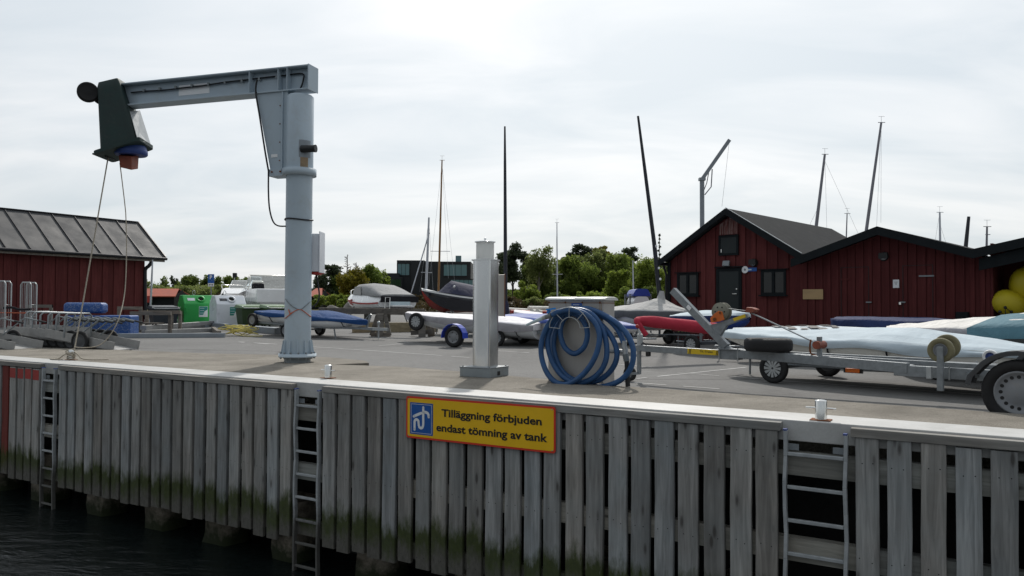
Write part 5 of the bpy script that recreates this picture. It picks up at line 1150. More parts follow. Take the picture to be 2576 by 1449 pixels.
# --- middle boathouse with two flush doors
hB = thing('boathouse', 'low red boathouse with two flush doors and a plywood patch', 'boathouse', FS(s1A + 2, gz(19)), math.atan2(fd.y, fd.x))
OB = .06
r2, rz2 = fs(FP(2208, 570, .5)); e2l, ez2l = fs(FP(1993, 652, .5)); v2, vz2 = fs(FP(2447, 627, .5))
slL = (rz2 - ez2l) / (r2 - e2l); slR = (rz2 - vz2) / (v2 - r2); s1B = fs(FP(2492, 700, OB))[0]
zrB = lambda s: (rz2 - (r2 - s) * slL if s < r2 else rz2 - (s - r2) * slR) - .12
facade(hB, s1A + .01, s1B, lambda s: max(zrB(s), 2.0), bz - .05, .098, 'red_board_dark', off=OB, matf=lambda s: 'red_board_dark')
MB().prism([FS(s1A + .02, bz, OB - .03), FS(s1B, bz, OB - .03), FS(s1B, zrB(s1B), OB - .03), FS(r2, zrB(r2), OB - .03), FS(s1A + .02, zrB(s1A), OB - .03)], fn * 6).build('wall', 'red_board_dark', hB)
roof_slab(hB, 'roof', (e2l, ez2l - .05), (r2, rz2 - .05), 7, .05, 'roof_felt', .5); roof_slab(hB, 'roof', (r2, rz2 - .05), (v2, vz2 - .05), 7, .05, 'roof_felt', .5)
fascia(hB, (e2l - .02, ez2l), (r2, rz2 + .004), .20, .53); fascia(hB, (r2, rz2 + .004), (v2, vz2), .20, .53)
lampA(hB, z8(1558, 958))
def flush(c1, c2):
    a, b, c, e = rect(c1, c2, OB + .03); c = gz(19) + .02; mb = MB()
    k = MB(); k.box(FS((a + b) / 2, e + .008, OB + .028), (b - a + .02, .012, .012), (fd, fn, Z_))
    for s in (a, b): k.box(FS(s, (c + e) / 2, OB + .028), (.012, .012, e - c), (fd, fn, Z_))
    k.build('door_joint', 'ink', hB); return a, b, c, e
da = flush(z8(1285, 1031), z8(1462, 1200)); db = flush(z8(1680, 1019), z8(1872, 1200))
def strap(c1, c2, m='rust'):
    a, b, c, e = rect(c1, c2, OB + .04); MB().box(FS((a + b) / 2, (c + e) / 2, OB + .036), (b - a, .012, .035), (fd, fn, Z_)).build('strap_hinge', m, hB)
strap(z8(1285, 1100), z8(1338, 1106), 'red_board'); strap(z8(1782, 1078), z8(1880, 1086), 'galvanised')
for c, m in ((z8(1462, 1250), 'rust'), (z8(1678, 1250), 'rust')):
    s, z = fs(FP(*c, OB + .04)); MB().box(FS(s, z, OB + .04), (.13, .02, .03), (fd, fn, Z_)).build('hasp', 'galvanised', hB)
s, z = fs(FP(*z8(1663, 1259), OB + .05)); MB().box(FS(s, z, OB + .055), (.05, .03, .06), (fd, fn, Z_)).build('padlock', 'chrome', hB, .006)
a, b, c, e = rect(z8(1040, 1168), z8(1169, 1231), OB + .05); MB().box(FS((a + b) / 2, (c + e) / 2, OB + .035), (b - a, .012, e - c), (fd, fn, Z_)).build('plywood_patch', 'plywood', hB)
a, b, c, e = rect(z8(1615, 1106), z8(1655, 1158), OB + .05); nt = MB().box(FS((a + b) / 2, (c + e) / 2, OB + .03), (b - a, .004, e - c), (fd, fn, Z_)).build('notice', 'paper', hB)
for k, w in enumerate((.6, .5, .4, .3)): MB().box(FS((a + b) / 2, e - (e - c) * (.28 + .1 * k), OB + .0325), ((b - a) * w, .001, .008), (fd, fn, Z_)).build('notice_print', 'handle_grey', nt)
a, b, c, e = rect(z8(2025, 1312), z8(2102, 1380), OB + .1); c = max(c, gz(18)); MB().box(FS((a + b) / 2, (c + e) / 2 - .1, OB + .12), (b - a, .18, e - c + .2), (fd, fn, Z_)).build('meter_box', 'black_trim', hB, .01)

# --- open boathouse at the right edge
hC = thing('boathouse', 'open fronted dark boathouse at the right edge holding yellow buoys', 'boathouse', FS(s1B + 2, gz(16)), math.atan2(fd.y, fd.x))
r3 = v2 + 2.9; slC = (fs(FP(2576, 598, .5))[1] - vz2) / (fs(FP(2576, 598, .5))[0] - v2); rz3 = vz2 + slC * 2.9
roof_slab(hC, 'roof', (v2, vz2 - .05), (r3, rz3 - .05), 7, .05, 'roof_felt', .5); roof_slab(hC, 'roof', (r3, rz3 - .05), (r3 + 2.9, vz2 - .05), 7, .05, 'roof_felt', .5); fascia(hC, (v2, vz2), (r3, rz3 + .004), .20, .53); fascia(hC, (r3, rz3 + .004), (r3 + 2.9, vz2), .20, .53)
fascia(hC, (v2 + .1, vz2 - .2), (r3, rz3 - .2), .26, .40)
MB().box(FS(s1B + .03, 1.1, -2.9), (.05, 6, 2.6), (fd, fn, Z_)).build('side_wall', 'red_board_dark', hC); MB().box(FS(s1B + 5.6, 1.1, -2.9), (.05, 6, 2.6), (fd, fn, Z_)).build('side_wall', 'red_board_dark', hC); MB().box(FS(s1B + 2.8, 1.1, -4.2), (5.6, .05, 3.2), (fd, fn, Z_)).build('back_wall', 'red_board_dark', hC)
for c, w, h in (((1310, 540), .03, .28), ((1360, 540), .06, .5), ((1440, 330), .06, .1), ((1530, 600), .3, .28)):
    p = A(*zy(*c), 18.2); MB().box(p, (w, .04, h)).build('wall_clutter', 'steel_beam', hC)
def buoy(c, r, tilt, label, hgt=1.0):
    t = thing('marker_buoy', label, 'buoy', c - Z_ * r * hgt, 0, 'inflatable yellow buoys'); ax = Vector((math.sin(tilt), -.25, math.cos(tilt))).normalized(); prof = []
    for k in range(13): a = math.pi * (k / 12) - math.pi / 2; prof.append((max(.001, math.cos(a) ** .72 * r), math.sin(a) * r * hgt))
    x, y, d = frame(ax); rings = [[c + d * z + (x * math.cos(2 * math.pi * i / 48) + y * math.sin(2 * math.pi * i / 48)) * rr * (1 + .012 * math.cos(i * math.pi)) for i in range(48)] for rr, z in prof]
    MB().loft(rings).build('float', 'buoy_yellow', t); return t, ax
by1, ax1 = buoy(A(*zy(1545, 965), 16.75), .34, .5, 'yellow inflatable buoy with black eyelets, lower one in the open shed', .82)
for (x, y) in ((1487, 1020), (1407, 1085), (1580, 1087), (1495, 1150)):
    p = A(*zy(x, y), 16.44); MB().sph(p, (.035, .03, .035), 10, 8).build('eyelet', 'ink', by1)
for a, b in (((1487, 1020), (1580, 1087)), ((1487, 1020), (1495, 1150)), ((1407, 1085), (1495, 1150))): MB().tube([A(*zy(*a), 16.42), A(*zy(*b), 16.42)], .008, 5).build('cord', 'ink', by1)
buoy(A(*zy(1870, 700), 16.7), .40, -.2, 'yellow inflatable buoy, upper one at the right edge', 1.1)

# ------------------------------------------------------------------ boathouse on the left
E = A(415, 648, 33.6); Rg = A(345, 560, 34.6); wdt = (Vector((E.x, E.y, 0)) - Vector((Rg.x, Rg.y, 0))).length; run = -QT * wdt; rise = Rg.z - E.z
hL = thing('boathouse', 'red boathouse with grey seamed metal roof at the left', 'boathouse', Vector((E.x, E.y, gz(33))) - QN * 4, 0)
us = [415, 360, 308, 254, 197, 138, 77, 13]; ds = [0] + [(Vector((E.x, E.y, 0)) - Vector((*P3(u, 648, E, QT).xy, 0))).dot(QN) for u in us[1:]]
stp = ds[-1] - ds[-2]; ds += [ds[-1] + stp * k for k in range(1, 6)]
for a, b in zip(ds, ds[1:]):
    p0, p1 = E - QN * a, E - QN * b; q0, q1 = p0 + run + Z_ * rise, p1 + run + Z_ * rise
    k = 6; rows = []
    for i in range(k + 1):
        t = i / k; rows.append([p0.lerp(p1, t) + Z_ * (.012 * mnoise.noise((a * 3 + t * 4, 1, 0)))] + [p0.lerp(p1, t).lerp(q0.lerp(q1, t), f) + Z_ * (.018 * mnoise.noise((a * 3 + t * 3, f * 5, 2))) for f in (.25, .5, .75)] + [q0.lerp(q1, t)])
    MB().loft(rows, False, False).build('roof_sheet', 'roof_metal', hL); MB().beam(p0 + Z_ * .02, q0 + Z_ * .02, .025, .05).build('roof_seam', 'black_metal', hL)
Lt = ds[-1]; back = Rg + (Rg - E); back.z = E.z
MB().hexa([Rg, Rg - QN * Lt, Rg - QN * Lt + run - Z_ * rise, Rg + run - Z_ * rise, Rg + Z_ * .02, Rg - QN * Lt + Z_ * .02, Rg - QN * Lt + run - Z_ * (rise - .02), Rg + run - Z_ * (rise - .02)]).build('roof_back', 'roof_metal', hL)
MB().beam(E + QN * .02 + Z_ * .0, E + run + Z_ * rise + QN * .02, .05, .12).build('verge_board', 'black_metal', hL); MB().beam(Rg + Z_ * .03, Rg - QN * Lt + Z_ * .03, .12, .04).build('ridge_cap', 'black_metal', hL)
MB().tube([E - Z_ * .06 + QT * .05 + QN * .05, E - QN * Lt - Z_ * .06 + QT * .05], .065, 10).build('gutter', 'black_metal', hL); MB().box(E - QN * Lt / 2 - Z_ * .15 - QT * .02, (.03, Lt, .10), (QT, QN, Z_)).build('eave_board', 'grey_timber', hL)
wo = .42; wend = (Vector((E.x, E.y, 0)) - Vector((*P3(363, 700, E - QT * wo, QT).xy, 0))).dot(QN)
wz0 = gz(32) - .1
MB().hexa([E - QT * wo - QN * wend + Z_ * (wz0 - E.z), E - QT * wo - QN * Lt + Z_ * (wz0 - E.z), E - QT * (2 * wdt - wo) - QN * Lt + Z_ * (wz0 - E.z), E - QT * (2 * wdt - wo) - QN * wend + Z_ * (wz0 - E.z)] + [E - QT * wo - QN * wend - Z_ * .02, E - QT * wo - QN * Lt - Z_ * .02, E - QT * (2 * wdt - wo) - QN * Lt - Z_ * .02, E - QT * (2 * wdt - wo) - QN * wend - Z_ * .02]).build('wall', 'red_board_dark', hL)
pch = .235; k = 0; x = wend
while x < Lt - .3:
    f = .025 if k % 2 else 0; a = E - QT * (wo - .012 - f) - QN * (x + .5 * pch); MB().box((a.x, a.y, (wz0 + E.z - .05) / 2), (.022, pch - .008, E.z - .05 - wz0), (QT, QN, Z_)).build('wall_board', 'red_board', hL); x += pch; k += 1
gp = [E - QT * (wo) - QN * wend, E - QT * wo - QN * wend - QN * Lt]
MB().prism([E - QT * wo - QN * wend - Z_ * .05, Rg - QN * wend - Z_ * .1, E - QT * (2 * wdt - wo) - QN * wend - Z_ * .05], -QN * .05).build('gable', 'red_board_dark', hL)
dpp = [z1(*c) for c in [(1172, 555), (1172, 590), (1155, 615), (1130, 640), (1126, 700), (1128, 1030)]]; dd_ = (E - QT * (wo - .1) - QN * wend).y
MB().tube(spline([A(*c, dd_ + .02) for c in dpp], 5), .075, 10).build('down_pipe', 'black_metal', hL)

# ------------------------------------------------------------------ far huts and the black villa
def hut(name, label, u0, u1, vr, ve, D, dep, wallm, roofm, right=False):
    a, b = A(u0, ve, D), A(u1, ve, D); g = terrain((a.x + b.x) / 2, D) - .3; t = thing(name, label, 'hut', Vector(((a.x + b.x) / 2, D, g)), 0); zr_ = A(u0, vr, D + dep / 2).z
    MB().box(((a.x + b.x) / 2, D + dep / 2, (g + a.z) / 2), (b.x - a.x, dep, a.z - g)).build('wall', wallm, t)
    o = .25
    for y0 in (D - .3, D + dep + .3): MB().hexa([Vector((a.x - o, y0, a.z - .1)), Vector((b.x + o, y0, a.z - .1)), Vector((b.x - .3, D + dep / 2, zr_)), Vector((a.x + .3, D + dep / 2, zr_))] + [p + Z_ * .08 for p in (Vector((a.x - o, y0, a.z - .1)), Vector((b.x + o, y0, a.z - .1)), Vector((b.x - .3, D + dep / 2, zr_)), Vector((a.x + .3, D + dep / 2, zr_)))]).build('roof', roofm, t)
    for x in (a.x + .02, b.x - .02): MB().prism([Vector((x, D, a.z - .1)), Vector((x, D + dep, a.z - .1)), Vector((x, D + dep / 2, zr_ - .05))], Vector((.02, 0, 0))).build('gable', wallm, t)
    return t
h1 = hut('waterside_hut', 'small dark hut with red tiled roof behind the grey waste bin', 340, 438, z10(0, 558)[1], z10(0, 658)[1], 72, 3.4, 'black_trim', 'roof_tile')
c = A(*z10(240, 712), 71.6); MB().cyl(c, c - Y_ * .05, .32, n=20).build('life_ring', 'paint_red', h1)
hut('waterside_hut', 'small dark hut with red tiled roof just right of the crane pillar', 775, 806, z3(0, 632)[1], z3(0, 690)[1], 78, 4.0, 'black_trim', 'roof_tile')
VD = 120.0; vl = thing('villa', 'black flat roofed modern villa with large glass fronts', 'house', Vector((A(1078, 740, VD).x, VD, terrain(A(1078, 740, VD).x, VD) - .5)), 0)
def vblock(x0, x1, y0, y1, D, dep, nm='storey'):
    a, b = A(*z3(x0, y0), D), A(*z3(x1, y0), D); zt_ = a.z; zb_ = A(*z3(x0, y1), D).z
    return MB().box(((a.x + b.x) / 2, D + dep / 2, (zt_ + zb_) / 2), (b.x - a.x, dep, zt_ - zb_)).build(nm, 'house_black', vl)
def vglass(x0, x1, y0, y1, D, par, n, m='house_glass'):
    a, b = A(*z3(x0, y0), D), A(*z3(x1, y1), D); w = (b.x - a.x) / n
    fr_ = MB().box(((a.x + b.x) / 2, D - .03, a.z), (b.x - a.x + .2, .15, .14)).box(((a.x + b.x) / 2, D - .03, b.z), (b.x - a.x + .2, .15, .14)).build('window', 'black_metal', par)
    for i in range(n): MB().box((a.x + (i + .5) * w, D - .02, (a.z + b.z) / 2), (w - .06, .05, a.z - b.z)).build('pane', m, fr_)
b1 = vblock(1200, 1430, 392, 720, VD, 9); b2 = vblock(1100, 1215, 500, 720, VD - 1.5, 6); b3 = vblock(1430, 1818, 402, 720, VD - 1.0, 10); b4 = vblock(1128, 1240, 530, 720, VD - 2.4, 3)
vglass(1207, 1305, 418, 520, VD, b1, 3); vglass(1592, 1786, 424, 526, VD - 1, b3, 4); vglass(1650, 1835, 552, 645, VD - 1, b3, 5); vglass(1142, 1236, 546, 612, VD - 2.4, b4, 2, 'house_glass_green')
vblock(1320, 1432, 404, 720, VD - .4, 3, 'stair_block'); a = A(*z3(1716, 400), VD + 3); MB().box((a.x, VD + 3, a.z + .2), (.9, .9, 1.3)).build('roof_light', 'house_glass', vl)
# ------------------------------------------------------------------ waste bins and recycling containers
bxv, byv = Vector((.80, .60, 0)), Vector((-.60, .80, 0))
def BB(o, x, y, z): return o + bxv * x + byv * y + Z_ * z
def recycler(u0, u1, vt, vf, D, label, m):
    a, b = A(u0, vf, D), A(u1, vf, D); o = Vector((a.x, D, gz(D))); w = (b.x - a.x) / bxv.x * .93; h = A(u0, vf, D).z - o.z; ht = A(u0, vt, D).z - o.z + .03; dp = .98
    t = thing('recycling_container', label, 'recycling bin', BB(o, w / 2, dp / 2, 0), 0, 'recycling containers by the left boathouse'); e = .05
    MB().prism([BB(o, -e, -.0, 0), BB(o, -e, 0, h), BB(o, -e, .30, ht), BB(o, -e, dp - .3, ht), BB(o, -e, dp, h), BB(o, -e, dp, 0)], bxv * (w + 2 * e)).build('container_body', m, t, .03, seg=3)
    sl_ = BB(o, w * .52, .15, (h + ht) / 2); nv = (bxv.cross(Vector((byv.x * .30, byv.y * .30, ht - h)))).normalized(); nv = nv if nv.z > 0 else -nv
    MB().lathe([(.10, 0), (.15, 0), (.15, .05), (.12, .06), (.10, .05)], sl_, nv, 24, loop=True).build('bottle_ring', m, t); MB().cyl(sl_ - nv * .01, sl_ + nv * .012, .105, n=24).build('bottle_hole', 'hole_dark', t)
    for fx, s, mm in ((.10, (.26, .13), 'recycle_white' if m == 'recycle_green' else 'skip_grey'),): MB().box(BB(o, w * fx + .12, .15, (h + ht) / 2) + nv * .004, (.26, .13, .006), (bxv, bxv.cross(nv), nv)).build('lid_label', mm, t)
    MB().cyl(BB(o, w * .88, .10, h + (ht - h) * .3) + nv * .002, BB(o, w * .88, .10, h + (ht - h) * .3) + nv * .008, .065, n=18).build('round_label', 'paper', t)
    st = MB().box(BB(o, w * .58, -.004, h - .30), (.32, .006, .40), (bxv, byv, Z_)).build('sorting_label', 'paper', t); MB().prism([BB(o, w * .58 - .15, -.009, h - .11), BB(o, w * .58 + .15, -.009, h - .11), BB(o, w * .58 + .15, -.009, h - .22), BB(o, w * .58 + .05, -.009, h - .28), BB(o, w * .58 - .01, -.009, h - .42), BB(o, w * .58 - .15, -.009, h - .42)], byv * .003).build('label_panel', 'sticker_teal', st)
    for k in range(3): MB().box(BB(o, w * .58 - .05, -.0105, h - .17 - k * .09), (.16, .002, .022), (bxv, byv, Z_)).build('label_print', 'pale_plastic', st)
    MB().box(BB(o, .02, -.015, h - .25), (.06, .04, .20), (bxv, byv, Z_)).build('side_hinge', m, t, .008); cc = BB(o, w * .35, dp * .4, ht + .09)
    MB().tube([cc + bxv * (.045 * math.cos(a)) + Z_ * (.09 * math.sin(a)) for a in [2 * math.pi * i / 16 for i in range(16)]], .011, 6, True).build('lifting_ring', 'galvanised_light', t)
recycler(467, 531, 744, 764, 29.0, 'bright green recycling container with round bottle hole', 'recycle_green'); recycler(549, 607, 745, 765, 28.4, 'white recycling container with teal label, beside the green one', 'recycle_white')
def skip(u0, u1, vt, D, label, m, lidm):
    a, b = A(u0, vt, D), A(u1, vt, D); o = Vector((a.x, D, gz(D))); w = (b.x - a.x) / bxv.x * .80; h = a.z - o.z; dp = .8
    t = thing('wheeled_skip', label, 'waste bin', BB(o, w / 2, dp / 2, 0), 0, 'wheeled waste bins'); k = .07
    MB().hexa([BB(o, k, k, .16), BB(o, w - k, k, .16), BB(o, w - k, dp - k, .16), BB(o, k, dp - k, .16), BB(o, 0, 0, h - .08), BB(o, w, 0, h - .08), BB(o, w, dp, h - .08), BB(o, 0, dp, h - .08)]).build('bin_body', m, t, .03)
    MB().hexa([BB(o, -.04, -.05, h - .09), BB(o, w + .04, -.05, h - .09), BB(o, w + .04, dp + .03, h - .06), BB(o, -.04, dp + .03, h - .06), BB(o, .02, .04, h + .01), BB(o, w - .02, .04, h + .01), BB(o, w - .02, dp, h + .06), BB(o, .02, dp, h + .06)]).build('bin_lid', lidm, t, .025)
    MB().tube([BB(o, -.02, -.03, h - .01), BB(o, .06, -.10, h - .07), BB(o, w - .06, -.10, h - .07), BB(o, w + .02, -.03, h - .01)], .016, 8).build('lid_handle', 'galvanised_light' if m != 'skip_grey' else 'handle_grey', t)
    for x in (.15, w - .15):
        for y in (.15, dp - .15): wheel(t, BB(o, x, y, .08), bxv, .08, .04)
skip(384, 448, 772, 28.2, 'dark grey wheeled bin beside the green recycling container', 'skip_grey', 'skip_grey'); skip(609, 675, 770, 27.6, 'olive green wheeled bin next to the white recycling container', 'skip_green', 'skip_lid_green'); skip(672, 735, 770, 27.4, 'olive green wheeled bin partly hidden by the crane pillar', 'skip_green', 'skip_lid_green')

# ------------------------------------------------------------------ loose steel, timber and rope on the asphalt at the left
def lying(name, a, b, w, h, m, label, cat, dz=0.0, bev=.006):
    p, q = GS(*a), GS(*b); p.z = gz(p.y) + dz; q.z = gz(q.y) + dz; o = MB().beam(p + Z_ * h / 2, q + Z_ * h / 2, w, h).build(name, m, bev=bev, origin=(p + q) / 2); return tag(o, label, cat)
lying('steel_beam', z10(165, 1062), z10(2250, 1255), .25, .20, 'steel_beam', 'long blue-grey steel beam in front of the recycling containers', 'beam')
lying('steel_beam', z10(-420, 1318), z10(1425, 1305), .16, .13, 'steel_beam', 'grey steel beam nearest on the asphalt, left of the yellow rope', 'beam')
for k, (a, b, dz) in enumerate((((150, 1258), (1290, 1215), .0), ((150, 1256), (1230, 1160), .135), ((250, 1190), (1180, 1150), .0), ((480, 1160), (1300, 1130), .0))):
    lying('aluminium_profile', z10(*a), z10(*b), .22, .13, 'trolley_alu', ['lowest pale aluminium profile in the pile by the rope', 'top pale aluminium profile slanting over the pile', 'aluminium profile behind the slanting one', 'rearmost aluminium profile in the pile'][k], 'profile', dz)
lying('timber_offcut', z10(1240, 1215), z10(1330, 1290), .12, .16, 'grey_timber', 'short weathered timber block beside the yellow rope', 'timber'); lying('timber_offcut', z10(1230, 1140), z10(1420, 1130), .12, .14, 'grey_timber', 'weathered timber lying behind the yellow rope', 'timber')
yc = GS(*z10(1570, 1290)); mb = MB()
for k in range(11):
    r_ = .22 + .30 * random.random(); ph = random.random() * 6; e = .5 + .3 * random.random(); c = yc + Vector((random.uniform(-.12, .12), .35 + random.uniform(-.15, .15), .03 + k * .022))
    mb.tube([c + Vector((math.cos(a + ph) * r_ * (1 + .25 * math.sin(2 * a + ph)), math.sin(a + ph) * r_ * e, .05 * math.sin(a * 2 + k) + .05)) for a in [2 * math.pi * i / 28 for i in range(28)]], .013, 6, True)
mb.tube(spline([yc + Vector(c) for c in [(.1, 0, .05), (.35, -.05, .015), (.6, -.02, .015), (.85, 0, .015)]], 6), .012, 6)
tag(mb.build('rope_coil', 'rope_yellow', origin=yc), 'tangled coil of yellow rope on the asphalt', 'rope')
# wooden trestle
tc0 = GS(*z1(1035, 1140)); tt = thing('timber_stand', 'weathered timber trestle in front of the left boathouse corner', 'trestle', tc0, 0)
hz1 = A(*z1(1040, 968), tc0.y).z - tc0.z
for x, y in ((0, 0), (1.12, .1), (.86, .8), (1.1, .9), (.05, .8)): MB().box(tc0 + Vector((x, y, hz1 / 2)), (.09, .09, hz1)).build('post', 'grey_timber', tt)
MB().box(tc0 + Vector((.55, 0, hz1 - .06)), (1.3, .11, .11)).build('top_beam', 'grey_timber', tt); MB().box(tc0 + Vector((.5, .82, hz1 - .03)), (1.3, .11, .11)).build('top_beam', 'grey_timber', tt); MB().box(tc0 + Vector((.3, .35, .32)), (.8, .5, .04)).build('shelf', 'grey_timber', tt)
for c1, c2, lab in (((228, 915), (395, 1010), 'grey timber frame leaning on the left boathouse behind the cages'), ((925, 930), (1090, 1040), 'grey timber frame leaning on the boathouse beside the blue bins')):
    a, b = A(*z1(*c1), 25.5), A(*z1(*c2), 25.5); b.z = gz(25.5); t = thing('wooden_rack', lab, 'rack', Vector(((a.x + b.x) / 2, 25.5, b.z)), 0)
    for x in (a.x, b.x): MB().box((x, 25.5, (a.z + b.z) / 2), (.10, .06, a.z - b.z)).build('upright', 'grey_timber', t)
    MB().box(((a.x + b.x) / 2, 25.5, a.z - .05), (b.x - a.x + .1, .065, .1)).build('top_rail', 'grey_timber', t)
# blue floats and bins
def bluebox(c1, c2, D, dep, label, z0=None, bev=.10, cat='float'):
    a, b = A(*zt(*c1), D), A(*zt(*c2), D); zb = gz(D) if z0 is None else b.z
    o = MB().box((0, 0, (a.z - zb) / 2), (b.x - a.x, dep, a.z - zb)).build('blue_float', 'float_blue', bev=bev, seg=4); o.location = ((a.x + b.x) / 2, D + dep / 2, zb); o.rotation_euler = (0, 0, .12); return tag(o, label, cat, 'blue plastic floats by the left boathouse')
bluebox((1165, 690), (1755, 1030), 22.8, .75, 'scuffed blue plastic float, left one of the lower pair', bev=.05); bluebox((1770, 690), (2310, 1080), 22.6, .75, 'scuffed blue plastic float, right one of the lower pair', bev=.05); bluebox((1135, 455), (1812, 655), 22.9, .5, 'rounded blue plastic float lying on top of the pair', 1)
# roll cages
def cage(c1, c2, D, lab):
    a, b = A(*zt(*c1), D), A(*zt(*c2), D); g = gz(D); t = thing('roll_cage', lab, 'roll cage', Vector(((a.x + b.x) / 2, D, g)), 0, 'wire roll cages by the left boathouse'); y2 = D + .22
    for yy in (D, y2):
        MB().tube([Vector((a.x, yy, g + .15)), Vector((a.x, yy, a.z - .06)), Vector((a.x + .04, yy, a.z)), Vector((b.x - .04, yy, a.z)), Vector((b.x, yy, a.z - .06)), Vector((b.x, yy, g + .15))], .016, 8).build('side_frame', 'galvanised_light', t)
        for k in range(1, 6): x = a.x + (b.x - a.x) * k / 6; MB().cyl((x, yy, g + .18), (x, yy, a.z), .005, n=5).build('wire', 'galvanised_light', t)
    for zz in (.35, .7, 1.0): MB().cyl((b.x, D, g + zz), (b.x, y2, g + zz), .006, n=5).build('wire', 'galvanised_light', t)
    MB().box(((a.x + b.x) / 2, (D + y2) / 2, g + .16), (b.x - a.x, .23, .03)).build('base', 'galvanised', t)
    for x in (a.x + .03, b.x - .03):
        for yy in (D + .05, y2 - .05): wheel(t, Vector((x, yy, g + .07)), X_, .07, .03)
cage((-160, 68), (92, 560), 18.8, 'wire roll cage cut by the left picture edge'); cage((380, 92), (556, 780), 19.2, 'upright wire roll cage in front of the left boathouse')
ca, cb2 = A(*zt(-40, 640), 18.9), A(*zt(500, 646), 18.9); tag(MB().tube([ca, cb2], .014, 6).build('orange_strap', 'rope_orange', origin=ca), 'thin orange strap strung between the two roll cages', 'strap'); ca, cb2 = A(*zt(60, 555), 18.9), A(*zt(560, 575), 18.9)
tag(MB().tube(spline([ca, ca.lerp(cb2, .3) + Z_ * .02, ca.lerp(cb2, .6) - Z_ * .02, cb2], 6), .03, 8).build('black_strap', 'canopy_dark', origin=ca), 'dark rolled strap strung between the two roll cages', 'strap')
# jetty hand carts, nested in a row
def make_cart(loc):
    t = thing('hand_cart', '', 'hand cart', loc, 0, 'nested jetty hand carts'); tl = R(7.7)
    def C(x, y, z): return loc + Vector((x * math.cos(tl) + z * math.sin(tl) * .3, y, z - x * math.sin(tl) + .0))
    L, Wd = .95, .36
    MB().box(C(0, 0, .17), (2 * L, 2 * Wd, .02), (Vector((math.cos(tl), 0, -math.sin(tl))), Y_, Vector((math.sin(tl), 0, math.cos(tl))))).build('tray_floor', 'trolley_alu', t)
    for s in (-1, 1):
        MB().prism([C(-L, s * Wd, .16), C(L + .02, s * Wd, .16), C(L + .06, s * Wd, .36), C(-L, s * Wd, .37)], Y_ * .012).build('tray_side', 'trolley_alu', t)
        wheel(t, Vector((loc.x + .12, loc.y + s * (Wd + .06), loc.z + .23)), Y_ * s, .23, .06, rr=.70, rim='fender_grey')
        MB().tube(spline([C(-.06, s * .30, .34), C(.35, s * .30, .66), C(.50, s * .30, .78), C(.60, s * .30, .81), C(.75, s * .30, .80), C(1.10, s * .30, .79)], 4), .016, 8).build('handle_bar', 'handle_grey', t); MB().cyl(C(.90, s * .30, .797), C(1.12, s * .30, .788), .021, n=8).build('grip', 'black_plastic', t)
        MB().beam(C(.80, s * .30, .17), Vector((loc.x + .82, loc.y + s * .30, loc.z + .002)), .03, .03).build('leg', 'black_metal', t)
    MB().tube([C(-.40, -Wd, .25), C(-.40, -Wd, .72), C(-.40, -Wd + .07, .78), C(-.40, Wd - .07, .78), C(-.40, Wd, .72), C(-.40, Wd, .25)], .02, 8).build('end_loop', 'handle_grey', t); MB().box(C(-.40, 0, .36), (.012, 2 * Wd, .22)).build('end_panel', 'trolley_alu', t)
    MB().cyl((loc.x + .12, loc.y - Wd - .05, loc.z + .23), (loc.x + .12, loc.y + Wd + .05, loc.z + .23), .016, n=8).build('axle', 'black_metal', t)
    return t
c0 = A(*zt(1660, 1190), 17.2); c0 = Vector((c0.x - .12, 17.4, gz(17.4))); ct = make_cart(c0); ct['label'] = 'galvanised jetty hand cart, front one of the nested row'; ct.rotation_euler = (0, 0, -.30)
for k, lab in enumerate(('hand cart directly behind the front one in the nested row', 'third hand cart from the front of the nested row', 'fourth hand cart from the front of the nested row', 'fifth hand cart from the front of the nested row', 'rearmost visible hand cart of the nested row')):
    dup(ct, c0 + Vector((-.34 * (k + 1), .26 * (k + 1), .004 * (k + 1))), -.30, lab)
c6 = dup(ct, c0 + Vector((-2.05, -.25, 0)), -.25, 'hand cart at the left picture edge with its tray towards the water')

# ------------------------------------------------------------------ timber barrier behind the dinghies
ba = thing('timber_barrier', 'weathered timber barrier rail on braced posts behind the dinghies', 'barrier', GS(*z3(1060, 1030)), 0)
bD = GS(*z3(1060, 1030)).y
def bp(x, y, D=None): return A(*z3(x, y), D or bD)
pL_, pR_ = bp(560, 812, bD + 1.2), bp(1420, 826, bD - .3); MB().beam(pL_, pR_, .20, .19).build('top_rail', 'grey_timber', ba, .01)
for x, d in ((1062, 0), (1412, -.2), (1490, .3)):
    p = bp(x, 840, bD + d); MB().box((p.x, p.y, (p.z + gz(p.y)) / 2), (.20, .20, p.z - gz(p.y))).build('post', 'grey_timber', ba, .01)
for a, b in (((1040, 850), (988, 1022)), ((1100, 848), (1140, 1022)), ((1430, 880), (1480, 990))): MB().beam(bp(*a), bp(*b), .10, .12).build('brace', 'grey_timber', ba, .006)
MB().beam(bp(985, 1015), bp(1145, 1015), .14, .14).build('foot', 'grey_timber', ba, .006); MB().beam(bp(1318, 1000), bp(1495, 988), .14, .14).build('foot', 'grey_timber', ba, .006)
ka, kb = GS(*z3(780, 1010)), GS(*z3(1520, 1000)); kc2 = ka.lerp(kb, .5)
for i in range(3):
    p, q = ka.lerp(kb, i / 3), ka.lerp(kb, (i + 1) / 3 - .004); tag(MB().beam(p + Z_ * .17 + Y_ * .9, q + Z_ * .17 + Y_ * .9, .18, .34).build('kerb_timber', 'pale_timber', bev=.01, origin=p + Y_ * .9), ['low pale kerb timber left of the barrier post', 'low pale kerb timber behind the barrier post', 'low pale kerb timber right of the barrier post'][i], 'kerb timber')

